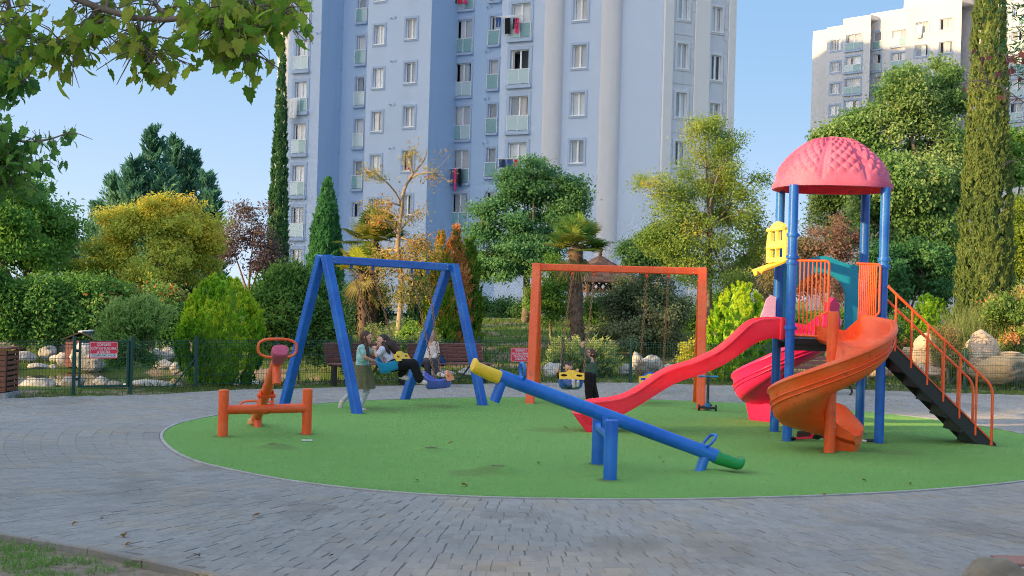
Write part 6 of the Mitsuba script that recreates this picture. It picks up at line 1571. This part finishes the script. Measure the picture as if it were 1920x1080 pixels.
boulder('long dark rounded rock behind the fence at the right', 1872, 694, 96, 42, 33.4, 'm_darkrock', 260)
boulder('flat layered brown slab left of the photinia', 1886, 668, 60, 16, 34.2, 'm_tanrock', 261)
boulder('grey rock far right under the photinia', 1925, 695, 40, 34, 33.8, 'm_rock', 262)

# low stone wall at the bottom right corner
k = thing('low_wall', 'low rubble wall with a reddish coping at the bottom right corner', 'wall')
wl = at(1800, 1078, 9.9); wl[2] = 0
x = wl[0] - .02; rr_ = np.random.default_rng(9)
for i in range(9):
    w = rr_.uniform(.30, .46)
    part(k, 'stone', rock(V(x + w / 2, 9.66 + .02 * i, .07), (w * .60, .20, .175), 300 + i, 4, .30), 'm_darkrock', True)
    x += w * .95
scene['m_terracotta'] = two(pbr(mikit.proc(lambda p, n, uv: mikit.mix((0.24, 0.12, 0.10), (0.34, 0.19, 0.16), mikit.fbm(p.x * 9, p.y * 9, p.z * 9, octaves=3))), .85, .2))
for i in range(5): part(k, 'coping', bar(V(wl[0] + .24 + .5 * i, 9.80 + .03 * i, .197 + .002 * i), V(wl[0] + .73 + .5 * i, 9.83 + .03 * i, .199), .30, .025, c=.008), 'm_terracotta')


# ------------------------------------------------------------------ laundry on the tower
def cloth(label, f, u, z, w, h, mat, d=.55, flare=.0, legs=False, catg='laundry', n=13):
    seed = abs(hash((round(u, 3), round(z, 3)))) % 97
    us = np.linspace(-w / 2, w / 2, n); zs = np.linspace(0, -h, 9); G = []
    for i, t in enumerate(np.linspace(0, 1, 9)):
        row = [f.p(u + x * (1 + flare * t), z + zs[i] - (.10 * h * abs(math.sin(x * 9 + u)) if i == 8 else 0), d + .05 * math.sin(x * 17 + u * 3) * (.3 + t) + .015) for x in us]
        back = [q - f.n * .02 for q in row][::-1]
        G.append(row + back)
    m = loft(np.array(G))
    if legs:
        ms = []
        for s in (-1, 1):
            G = [[f.p(u + s * w * .27 + x * .42 * (1 - .15 * t), z - h * t, d + .04 * math.sin(x * 20 + t * 3 + u)) for x in us] + [f.p(u + s * w * .27 + x * .42 * (1 - .15 * t), z - h * t, d + .04 * math.sin(x * 20 + t * 3 + u) - .03) for x in us[::-1]] for t in np.linspace(0, 1, 8)]
            ms.append(loft(np.array(G)))
        m = cat(*ms)
    single('laundry', label, catg, m, mat, True, group='laundry hung out on the tower')


def rack(f, px0, px1, py, label):
    u0, z = f.uz(px0, py); u1, _ = f.uz(px1, py)
    k = thing('drying_rack', label, 'drying rack', 'drying racks on balconies')
    part(k, 'rail', cat(*[tube([f.p(u0, z, d), f.p(u1, z, d)], .018, 6) for d in (.25, .40, .55, .70)]), 'm_frame'); part(k, 'arm', cat(*[tube([f.p(u, z, .1), f.p(u, z, .75)], .018, 6) for u in (u0 + .1, u1 - .1)]), 'm_frame')
    return z


def hang(f, rows, py):
    for px, w_, h_, m_, lab, legs in rows:
        u, z = f.uz(px, py); s = f.A[1] / F * 1.0
        cloth(lab, f, u, z, w_ * s, h_ * s, 'm_' + m_, legs=legs, d=.40 + .3 * ((px * 7) % 2))


rack(fD, 834, 874, 318, 'drying rack crowded with clothes on the right recess balcony')
hang(fD, [(839, 8, 17, 'redcloth', 'red cloth at the left end of the crowded rack', False), (843, 12, 37, 'blackcloth', 'black trousers on the crowded rack', True), (852, 9, 33, 'greycloth', 'pale grey shirt on the crowded rack', False), (859, 8, 31, 'jeans', 'blue shirt on the crowded rack', False), (863, 5, 24, 'redcloth', 'thin red garment between blue and black', False), (868, 8, 30, 'navy', 'dark navy garment on the crowded rack', False), (873, 6, 27, 'blackcloth', 'black garment at the right end of the crowded rack', False), (865, 4, 38, 'pinkcloth', 'pink sock hanging lowest on the crowded rack', False)], 318)
rack(fF, 938, 986, 36, 'drying rack high on the projecting bay')
hang(fF, [(945, 11, 18, 'jeans', 'faded jeans left on the high rack', True), (958, 12, 27, 'blackcloth', 'black top in the middle of the high rack', False), (972, 11, 20, 'charcoal', 'charcoal leggings on the high rack', True), (976, 8, 26, 'pinkcloth', 'bright pink towel on the high rack', False)], 36)
rack(fF, 940, 980, 300, 'drying rack above the linden tree')
hang(fF, [(948, 14, 14, 'navy', 'navy cloth on the rack above the linden', False), (962, 14, 17, 'jeans', 'blue cloth on the rack above the linden', False), (974, 7, 10, 'redcloth', 'red cloth on the rack above the linden', False)], 300)
hang(fD, [(858, 12, 8, 'charcoal', 'dark cloth on the topmost balcony', False), (868, 10, 8, 'redcloth', 'red cloth on the topmost balcony', False), (878, 7, 9, 'pinkcloth', 'pink cloth on the topmost balcony', False)], 0)
u, z = fA.uz(557, 187); cloth('white bed sheet hanging from a balcony at the tower left edge', fA, u, z, .95, 1.30, 'm_whitecloth', .50, flare=-.25)
u, z = fe2.uz(1726, 47); cloth('white cloth hanging from a window of the right tower', fe2, u, z, 1.0, 1.6, 'm_whitecloth', .3, flare=-.3)


# ------------------------------------------------------------------ people
def solid(chains, res=.016, it=6, mu=True):
    ms = []
    for ch in chains:
        sp = [m3.Manifold.sphere(r, 20).translate(tuple(float(x) for x in p)) for p, r in ch]
        if len(sp) == 1: ms.append(sp[0])
        for a, b in zip(sp[:-1], sp[1:]): ms.append(m3.Manifold.batch_hull([a, b]))
    m = m3.Manifold.batch_boolean(ms, m3.OpType.Add).refine_to_length(res).to_mesh()
    t = trimesh.Trimesh(m.vert_properties[:, :3], m.tri_verts, process=True)
    trimesh.smoothing.filter_taubin(t, iterations=it)
    return tm(t)


def hand(w, d, up_, sc=1.0, curl=.8):
    """Palm, four unequal fingers bent at the knuckles and a thumb leaving the side of the palm."""
    d = unit(np.asarray(d, float)); s = unit(np.cross(d, up_)); n_ = np.cross(s, d); out = [[(w, .020 * sc), (w + d * .05 * sc, .023 * sc)], [(w + d * .05 * sc - s * .018 * sc, .015 * sc), (w + d * .05 * sc + s * .018 * sc, .015 * sc)]]
    for i, L in enumerate((.052, .060, .056, .044)):
        b = w + d * .062 * sc + s * (-.024 + .016 * i) * sc; c1, c2 = curl * .7, curl * 1.7
        k1 = b + (d * math.cos(c1) - n_ * math.sin(c1)) * L * .5 * sc; k2 = k1 + (d * math.cos(c2) - n_ * math.sin(c2)) * L * .5 * sc
        out.append([(b, .0085 * sc), (k1, .0078 * sc), (k2, .0068 * sc)])
    t0 = w + d * .022 * sc - s * .024 * sc; t1 = t0 + (d * .6 - s * .7 - n_ * .3) * .028 * sc
    out.append([(t0, .010 * sc), (t1, .009 * sc), (t1 + (d * .8 - n_ * .5) * .022 * sc, .0075 * sc)])
    return out


def head(c, look, upv, R=.088):
    """Cranium, jaw, nose, brow and ears; look is where the face points."""
    f = unit(np.asarray(look, float)); u = unit(upv - f * (np.asarray(upv) @ f)); s = np.cross(f, u); k = R / .088
    ch = [[(c + u * .025 * k - f * .012 * k, .083 * k), (c + u * .02 * k + f * .012 * k, .078 * k)], [(c + f * .025 * k - u * .01 * k, .066 * k), (c + f * .038 * k - u * .068 * k, .038 * k)], [(c - u * .04 * k, .06 * k), (c + f * .03 * k - u * .06 * k, .045 * k)],
          [(c + f * .090 * k + u * .008 * k, .009 * k), (c + f * .104 * k - u * .018 * k, .012 * k)], [(c + f * .083 * k - u * .045 * k - s * .012 * k, .009 * k), (c + f * .083 * k - u * .045 * k + s * .012 * k, .009 * k)]]
    for e in (-1, 1): ch.append([(c + s * e * .082 * k - u * .005 * k - f * .005 * k, .014 * k), (c + s * e * .086 * k + u * .015 * k - f * .012 * k, .013 * k)])
    eyes = [c + f * .078 * k + s * e * .031 * k + u * .006 * k for e in (-1, 1)]
    return ch, eyes, (f, u, s)


def eyes_part(k, eyes, fr, R):
    f, u, s = fr
    for e in eyes: part(k, 'eye', xf(tm(trimesh.creation.icosphere(subdivisions=1, radius=.011)), None, e), 'm_black', smooth=True)


def person(label, body, clothes, eyes, fr, shoes=()):
    k = thing('person', label, 'person')
    part(k, 'body', solid(body, .017, 5), 'm_skin', smooth=True)
    eyes_part(k, eyes, fr, 1)
    for nm, ch, mat in clothes:
        v, f = ch if isinstance(ch, tuple) else solid(ch, .017, 5)
        if nm not in ('hair', 'shoe'):   # cloth folds
            c_ = np.array(v).mean(0); o_ = unit(v - c_); w_ = meshkit.fbm(np.asarray(v) * V(16, 16, 7) + len(v) % 13, 3, 3) - .5
            v = v + o_ * (np.abs(w_) * -.045 + .006)[:, None] * V(1, 1, .5)
        elif nm == 'hair':
            v = v + unit(v - np.array(v).mean(0)) * ((meshkit.fbm(np.asarray(v) * V(60, 60, 9), 2, 4) - .5) * .022)[:, None]
        part(k, nm, (v, f), mat, smooth=True)
    return k


def shoe(heel, toe, upv, r=.034):
    heel, toe = np.asarray(heel, float), np.asarray(toe, float)
    return [[(heel, r), (heel + (toe - heel) * .55 + upv * .006, r * .98), (toe, r * .78)], [(heel - upv * .012, r * .9), (toe - upv * .010, r * .8)]]


Z = V(0, 0, 1)
# --- girl pushing the swing
D = 22.75; P = lambda x, y, dd=0.0: at(x, y, D + dd)
hc = P(688, 634); hd, ey, fr_ = head(hc, V(1, -.30, -.12), Z + V(.10, 0, 0), .085)
neck = P(684, 646); shR, shL = P(678, 653, -.11), P(684, 652, .12); hip = P(678, 692)
elR, haR = P(684, 670, -.17), P(699, 676, -.12); elL, haL = P(700, 664, .16), P(705, 652, .10)
hipR, hipL = P(677, 695, -.07), P(680, 695, .07); knR, anR = P(688, 731, -.05), P(676, 764, -.06); knL, anL = P(668, 728, .08), P(643, 752, .09)
body = hd + [[(hc - Z * .05, .045), (neck, .04)], [(shR, .042), (elR, .030), (haR, .022)], [(shL, .042), (elL, .030), (haL, .022)], [(neck, .05), (P(681, 668), .10)], [(hipR, .07), (knR, .048), (anR, .030)], [(hipL, .07), (knL, .048), (anL, .030)]] + hand(haR, P(704, 677, -.1) - haR, Z, .95) + hand(haL, P(708, 650, .1) - haL, Z, .95, 1.2)
top = [[(shR, .062), (shL, .062)], [(shR * .5 + shL * .5 - Z * .03, .10), (P(680, 675), .105), (P(679, 688), .108)], [(shR, .056), (shR + (elR - shR) * .6, .046)], [(shL, .056), (shL + (elL - shL) * .6, .046)], [(P(680, 672, -.05), .095), (P(680, 672, .05), .095)], [(neck - Z * .03, .055), (P(681, 662), .09)]]
skr = []
for t in np.linspace(0, 1, 9):
    c = P(679 + 3 * t, 684 + 44 * t); r = .145 + .042 * t; a_ = np.arange(40) * 2 * np.pi / 40
    rr = r * (1 + .10 * t * np.sin(a_ * 9) + .03 * t * np.sin(a_ * 4 + 1)); skr.append(np.stack([c[0] + rr * np.cos(a_) * .95, c[1] + rr * np.sin(a_), np.full(40, c[2])], 1))
sk_in = [r_ * .985 + r_.mean(0) * .015 for r_ in skr][::-1]
skirt_m = loft(np.array([r_[:, :] for r_ in skr + sk_in]), True, False)
tightsm = [[(hipR, .075), (knR, .053), (anR + Z * .02, .035)], [(hipL, .075), (knL, .053), (anL + Z * .01, .035)]]
hair = [[(hc + Z * .035 - fr_[0] * .02, .088), (hc - fr_[0] * .045 + Z * .0, .082)], [(hc - fr_[0] * .05, .075), (P(681, 652), .062), (P(682, 670, -.06), .045), (P(685, 676, -.1), .022)], [(hc - fr_[0] * .02 - fr_[2] * .0 - V(0, .075, .02), .035), (P(688, 655, -.10), .036), (P(692, 672, -.12), .018)], [(hc - fr_[0] * .03 + V(0, .07, -.02), .035), (P(686, 660, .08), .03)]]
sh = shoe(P(642, 752, .09), P(636, 768, .09), V(-.9, 0, -.2), .036) , shoe(P(673, 768, -.06), P(688, 771, -.08), Z, .036)
person('girl in mint top and olive skirt running to push the swing', body, [('top', top, 'm_mint'), ('skirt', skirt_m, 'm_olive'), ('tights', tightsm, 'm_tights'), ('hair', hair, 'm_hairbrown'), ('shoe', sh[0], 'm_shoe'), ('shoe', sh[1], 'm_shoe')], ey, fr_)

# --- girl in the blue swing seat, leaning back
D = 22.45; hc = P(717, 640); hd, ey, fr_ = head(hc, V(-1, -.55, -.05), Z + V(.25, 0, 0), .085)
neck = P(721, 651); chest = P(722, 664); hip = P(735, 684)
shR, shL = P(716, 656, -.13), P(722, 655, .13)
elR, haR = P(706, 667, -.16), P(703, 658, -.14); elL, haL = P(722, 670, .20), P(724, 654, .22)
kn1, an1 = P(775, 682, -.06), P(786, 711, -.06); kn2, an2 = P(760, 686, .08), P(753, 702, .08)
body = hd + [[(hc - Z * .05, .045), (neck, .04)], [(neck, .05), (chest, .10), (hip, .10)], [(shR, .042), (elR, .030), (haR, .022)], [(shL, .042), (elL, .030), (haL, .022)], [(hip, .09), (kn1, .05), (an1, .03)], [(hip, .09), (kn2, .05), (an2, .03)]] + hand(haR, P(702, 652, -.14) - haR, V(0, -1, 0), .95, 1.3) + hand(haL, P(724, 648, .22) - haL, V(0, -1, 0), .95, 1.3)
top = [[(shR, .06), (shL, .06)], [(chest + Z * .05, .10), (chest, .108), (hip + Z * .04, .112)], [(shR, .055), (shR + (elR - shR) * .65, .046)], [(shL, .055), (shL + (elL - shL) * .65, .046)]]
tr = [[(hip + V(.02, -.06, 0), .105), (kn1, .078), (an1 - V(0, 0, .0), .070)], [(hip + V(.02, .07, 0), .105), (kn2, .074), (an2, .062)], [(hip, .12), (hip + V(.06, 0, 0), .11)]]
hair = [[(hc + Z * .035 - fr_[0] * .02, .089), (hc - fr_[0] * .05, .086)], [(hc - fr_[0] * .06, .085), (P(733, 648), .085), (P(742, 657), .055), (P(746, 663), .03)], [(hc - fr_[0] * .03 - V(0, .07, .02), .04), (P(724, 652, -.10), .04), (P(730, 661, -.1), .025)], [(hc - fr_[0] * .05 + V(0, .06, 0), .05), (P(736, 655, .08), .05)]]
person('long haired girl in black trousers leaning back in the swing', body, [('top', top, 'm_palelilac'), ('trousers', tr, 'm_blackcloth'), ('hair', hair, 'm_hair'), ('shoe', shoe(P(784, 715, -.06), P(798, 717, -.07), Z + V(-.3, 0, 0), .036), 'm_shoe'), ('shoe', shoe(P(752, 706, .08), P(764, 709, .05), Z, .036), 'm_shoe')], ey, fr_)

# --- woman on the second bench
D = 29.55; hc = P(806, 630); hd, ey, fr_ = head(hc, V(.15, -1, -.08), Z, .098)
neck = P(806, 641); chest = P(807, 655); hip = P(805, 680, -.1)
shR, shL = P(797, 646), P(817, 646)
elR, haR = P(796, 664, -.06), P(804, 672, -.22); elL, haL = P(820, 664, -.06), P(812, 672, -.22)
kn1, an1 = P(801, 681, -.55), P(804, 709, -.58); kn2, an2 = P(812, 680, -.56), P(821, 700, -.66)
body = hd + [[(hc - Z * .06, .05), (neck, .045)], [(neck, .06), (chest, .12), (hip, .14)], [(shR, .05), (elR, .038), (haR, .026)], [(shL, .05), (elL, .038), (haL, .026)], [(hip, .11), (kn1, .06), (an1, .036)], [(hip, .11), (kn2, .06), (an2, .036)]] + hand(haR, V(1, -.4, -.1), Z, 1.05) + hand(haL, V(-1, -.4, -.1), Z, 1.05)
top = [[(shR, .07), (shL, .07)], [(P(802, 655), .11), (P(812, 655), .11)], [(chest, .125), (hip + Z * .06, .15)], [(shR, .064), (elR, .056), (haR + (elR - haR) * .1, .042)], [(shL, .064), (elL, .056), (haL + (elL - haL) * .1, .042)], [(neck - Z * .02, .06), (chest, .10)]]
tr = [[(hip + V(-.07, 0, 0), .12), (kn1, .078), (an1 + Z * .02, .058)], [(hip + V(.07, 0, 0), .12), (kn2, .078), (an2, .058)], [(hip, .14), (hip + Z * .05, .14)]]
sc_ = [[(hc + Z * .04 - fr_[0] * .02, .104), (hc - fr_[0] * .04 - Z * .03, .096)], [(hc - fr_[0] * .03 - Z * .08, .075), (neck - Z * .02, .075)]]
wk = person('woman in cream top and dark trousers sitting on the bench', body, [('top', top, 'm_cream'), ('trousers', tr, 'm_charcoal'), ('headscarf', sc_, 'm_headscarf'), ('shoe', shoe(P(804, 711, -.58), P(805, 714, -.75), Z, .042), 'm_shoe'), ('shoe', shoe(P(821, 701, -.68), P(831, 704, -.76), Z, .042), 'm_shoe')], ey, fr_)
bg = P(824, 677, -.05)
k = thing('backpack', 'dark blue bag on the bench beside the seated woman', 'bag')
part(k, 'bag', solid([[(bg + V(-.05, 0, -.02), .085), (bg + V(.07, 0, -.03), .08)], [(bg + V(0, 0, .06), .07), (bg + V(.03, 0, -.02), .09)]], .02), 'm_bluebag', smooth=True)
part(k, 'strap', tube(smooth_path([bg + V(-.05, -.06, .06), bg + V(-.02, -.05, .17), bg + V(.05, -.05, .14), bg + V(.09, -.06, .0)], 14), .012, 6), 'm_black', smooth=True)

# --- toddler in the orange frame's swing
D = 24.4; hc = P(1065, 690, .02); hd, ey, fr_ = head(hc, V(.35, -1, -.45), Z, .082)
chest = P(1064, 706, .05); hip = P(1066, 719, .05)
shR, shL = P(1057, 702, .04), P(1072, 702, .04); elR, haR = P(1050, 708, .0), P(1045, 698, -.04); elL, haL = P(1078, 706, -.02), P(1083, 698, -.05)
kn1, an1 = P(1062, 716, -.24), P(1069, 722, -.38); kn2, an2 = P(1073, 717, -.22), P(1079, 718, -.36)
body = hd + [[(hc - Z * .05, .04), (chest + Z * .06, .05)], [(chest, .085), (hip, .09)], [(shR, .034), (elR, .026), (haR, .02)], [(shL, .034), (elL, .026), (haL, .02)], [(hip, .07), (kn1, .042), (an1, .028)], [(hip, .07), (kn2, .042), (an2, .028)]] + hand(haR, Z + V(-.2, 0, 0), V(0, -1, 0), .7, .9) + hand(haL, Z, V(0, -1, 0), .7, 1.2)
top = [[(shR, .05), (shL, .05)], [(chest + Z * .02, .092), (hip, .098)], [(shR, .046), (elR, .038), (haR + (elR - haR) * .15, .03)], [(shL, .046), (elL, .038), (haL + (elL - haL) * .15, .03)]]
person('dark haired toddler in maroon top strapped into the swing seat', body, [('top', top, 'm_maroon'), ('jeans', [[(hip + V(-.04, 0, 0), .085), (kn1, .052), (an1, .042)], [(hip + V(.04, 0, 0), .085), (kn2, .052), (an2, .042)]], 'm_jeans'), ('hair', [[(hc + Z * .03 - fr_[0] * .02, .085), (hc - fr_[0] * .03, .082)], [(hc + Z * .055 + fr_[0] * .04, .048), (hc + Z * .05 - fr_[0] * .02, .06)]], 'm_hair'),
        ('shoe', shoe(P(1076, 724, -.42), P(1075, 713, -.44), V(0, 1, 0), .034), 'm_shoe'), ('shoe', shoe(P(1083, 723, -.40), P(1084, 715, -.42), V(0, 1, 0), .030), 'm_shoe')], ey, fr_)

# --- child reaching up to the swing chain
D = 25.6; hc = P(1107, 664, .05); hd, ey, fr_ = head(hc, V(-.8, -.3, .45), Z, .084)
neck = P(1108, 674); chest = P(1106, 685); hip = P(1106, 704)
shR, shL = P(1101, 675, -.08), P(1109, 675, .09); elR, haR = P(1095, 663, -.12), P(1092, 649, -.10); elL, haL = P(1096, 661, .04), P(1093, 647, -.05)
kn1, an1 = P(1104, 724, -.05), P(1104, 748, -.05); kn2, an2 = P(1110, 724, .07), P(1117, 744, .10)
body = hd + [[(hc - Z * .05, .04), (neck, .04)], [(neck, .05), (chest, .09), (hip, .09)], [(shR, .04), (elR, .029), (haR, .021)], [(shL, .04), (elL, .029), (haL, .021)], [(hip, .08), (kn1, .046), (an1, .028)], [(hip, .08), (kn2, .046), (an2, .028)]] + hand(haR, Z + V(.1, 0, 0), V(0, -1, 0), .8, 1.4) + hand(haL, Z + V(.1, 0, 0), V(0, -1, 0), .8, 1.4)
top = [[(shR, .055), (shL, .055)], [(chest, .10), (P(1105, 700), .112)], [(shR, .052), (elR, .045), (haR + (elR - haR) * .35, .036)], [(shL, .052), (elL, .045), (haL + (elL - haL) * .35, .036)], [(P(1111, 680, .03), .06), (P(1119, 705, .05), .022)]]
tr = [[(hip + V(-.02, -.04, 0), .10), (kn1, .082), (an1 + Z * .02, .062)], [(hip + V(.02, .05, 0), .10), (kn2, .08), (an2, .06)], [(hip + Z * .03, .105), (hip, .11)]]
person('child in dark green jumper reaching up to the swing chain', body, [('jumper', top, 'm_darkgreen'), ('trousers', tr, 'm_blackpants'), ('hair', [[(hc + Z * .03 - fr_[0] * .02, .087), (hc - fr_[0] * .035, .084)]], 'm_hairbrown'), ('shoe', shoe(P(1106, 752, -.05), P(1098, 753, -.09), Z, .034), 'm_black'), ('shoe', shoe(P(1119, 748, .10), P(1114, 751, .05), Z, .034), 'm_black')], ey, fr_)


# ------------------------------------------------------------------ scooters and litter
def wheel(c, r, w, ax):
    ax = unit(np.asarray(ax, float)); a = unit(np.cross(ax, V(.1, .2, 1))); b = np.cross(ax, a); th = np.arange(18) * 2 * np.pi / 18
    rings = [c + ax * d + rr * (np.cos(th)[:, None] * a + np.sin(th)[:, None] * b) for d, rr in ((-w / 2, r * .45), (-w / 2, r * .85), (-w * .3, r), (w * .3, r), (w / 2, r * .85), (w / 2, r * .45))]
    return loft(np.array(rings)[:, ::-1])


scene['m_scooterblue'] = two(pbr((0.02, 0.22, 0.52), .35))
k = thing('kick_scooter', 'small three wheeled blue scooter standing by the orange swing post', 'scooter')
o = V(*gp(1326, 771)[:2], 0)
part(k, 'deck', bar(o + V(-.05, .02, .075), o + V(.10, .46, .075), .11, .03), 'm_charcoal'); part(k, 'front_axle', bar(o + V(-.13, -.03, .065), o + V(.12, -.06, .065), .05, .035), 'm_charcoal')
part(k, 'fork', loft([[o + V(x * s - .0, y * s - .03 * t, .05 + .16 * t) for x, y in ((-.05, -.04), (.05, -.04), (.05, .04), (-.05, .04))] for t, s in ((0, 1), (.5, .7), (1, .35))]), 'm_scooterblue')
st_ = o + V(0, -.03, .15); tp = at(1328, 706, o[1] + .05)
part(k, 'stem', tube([st_, tp], [.026, .022], 10), 'm_black'); part(k, 'handlebar', tube([tp + V(-.13, .02, 0), tp + V(.13, -.02, 0)], .014, 8), 'm_scooterblue')
for s in (-1, 1): part(k, 'grip', tube([tp + V(s * .08, -s * .012, 0), tp + V(s * .17, -s * .026, 0)], .019, 8), 'm_scooterblue')
for c_ in (o + V(-.15, -.03, .06), o + V(.14, -.065, .06), o + V(.11, .50, .05)): part(k, 'wheel', wheel(c_, .06, .035, V(1, -.2, 0)), 'm_black', smooth=50)

k = thing('kick_scooter', 'fallen red scooter lying beneath the orange spiral slide', 'scooter')
o = V(*gp(1508, 829)[:2], 0)
part(k, 'deck', bar(o + V(-.10, .02, .09), o + V(.16, .10, .10), .03, .13, V(0, -.4, 1)), 'm_gazebo', label='tan standing board tipped on its side'); part(k, 'frame', cat(bar(o + V(-.16, -.0, .05), o + V(.12, .05, .06), .05, .03), tube([o + V(.10, .06, .10), o + V(.38, .10, .06)], .022, 8)), 'm_signred')
part(k, 'stem', tube([o + V(.30, .08, .06), o + V(.86, -.06, .045)], .016, 8), 'm_white'); part(k, 'grip', tube([o + V(.84, -.02, .05), o + V(.95, -.08, .06)], .022, 8), 'm_black')
for c_, ax in ((o + V(-.17, -.02, .05), V(.2, .4, 1)), (o + V(.19, .05, .08), V(.1, .9, .4)), (o + V(.22, .02, .12), V(.1, .9, .4))): part(k, 'wheel', wheel(c_, .05, .03, ax), 'm_black', smooth=50)

k = single('cardboard', 'small flat pale card lying on the turf by the orange seesaw', 'card', box(gp(576, 826, .015) + V(0, 0, .004), (.14, .07, .008), .2), 'm_white')
lr = np.random.default_rng(77)
spots = [(845, 834, 'dry leaf between the turf mounds and the long seesaw'), (1238, 862, 'dry leaf on the turf right of the seesaw posts'), (1244, 870, 'second dry leaf close by the one right of the seesaw posts'), (1180, 795, 'dry leaf beside the red slide on the turf'), (1060, 805, 'dry leaf near the foot of the red slide'), (1705, 912, 'dry leaf on the turf edge below the spiral slide'), (620, 1046, 'brown leaf on the paving at the bottom left of centre'), (780, 905, 'dry leaf near the front edge of the turf, left of the big mound'), (262, 922, 'small brown twig of a leaf on the left paving'), (36, 1040, 'orange leaf on the soil corner at the far bottom left'), (260, 1064, 'brown leaf in the weeds behind the kerb'), (370, 1046, 'brown leaf on the paving just past the kerb end'), (190, 976, 'dry leaf on the left paving above the kerb'), (1545, 930, 'dry leaf by the turf edge below the green seesaw seat'), (1620, 905, 'dry leaf on the turf in front of the spiral slide'), (480, 970, 'dry leaf on the paving below the orange seesaw'), (1400, 965, 'dry leaf on the paving below the green seat'), (1010, 872, 'dry leaf on the turf left of the seesaw posts'), (1150, 888, 'dry leaf at the foot of the near seesaw post'), (870, 915, 'dry leaf on the turf just under the big mound'), (240, 1024, 'lower of two curled leaves beside the kerb'), (232, 1008, 'upper of two curled leaves beside the kerb'), (1250, 790, 'dry leaf on the turf under the middle of the red slide'), (140, 985, 'dry leaf on the far left paving near the kerb')]
for px, py, llab in spots:
    q = gp(px, py); onturf = shapely.contains(turf_poly, Point(q[0], q[1]))
    z = (float(turf_h(np.array(q[0]), np.array(q[1]))) + .012) if onturf else (.012 if shapely.contains(pave_poly, Point(q[0], q[1])) else -.09)
    lv, lf = LEAF; s = lr.uniform(.035, .07); a = lr.uniform(0, 6.28)
    v = (lv * V(s, s, s * 1.2) - V(s * .4, 0, 0)) @ (rz(a) @ rx(lr.uniform(-.4, .4))).T
    v[:, 2] += z - v[:, 2].min() * .6
    c = np.array([[(0.16, 0.08, 0.035), (0.22, 0.13, 0.05), (0.10, 0.06, 0.03), (0.30, 0.14, 0.04)][lr.integers(0, 4)]])
    single('fallen_leaf', llab, 'leaf', (v + V(q[0], q[1], 0), lf), 'm_leaf', True, np.repeat(c, len(v), 0), 'scattered dry fallen leaves')

# ------------------------------------------------------------------ what stands outside the picture and shades it
plain_tower('neighbouring apartment tower beyond the left edge', [(-122, 10), (-95, 20), (-95, 60.6), (-122, 46.8)], 58)
plain_tower('apartment tower hidden behind the large pale blue one', [(-10, 140), (8, 140), (8, 175), (-10, 175)], 48)
for i, (y, h, lab) in enumerate([(-17, 14, 'tall shade tree beyond the left edge, first of a row'), (-12, 14.5, 'tall shade tree beyond the left edge, second of a row'), (-7, 14, 'tall shade tree beyond the left edge, third of a row'), (-2, 14.8, 'tall shade tree beyond the left edge, fourth of a row'), (3, 14.2, 'tall shade tree beyond the left edge, fifth of a row'), (8, 10.4, 'shorter shade tree beyond the left edge, sixth of a row'), (13, 10.0, 'shorter shade tree beyond the left edge, last of a row')]):
    shade_tree(lab, -27 - (i % 2) * 2.0, y, h, 2.9, 400 + i, 800)
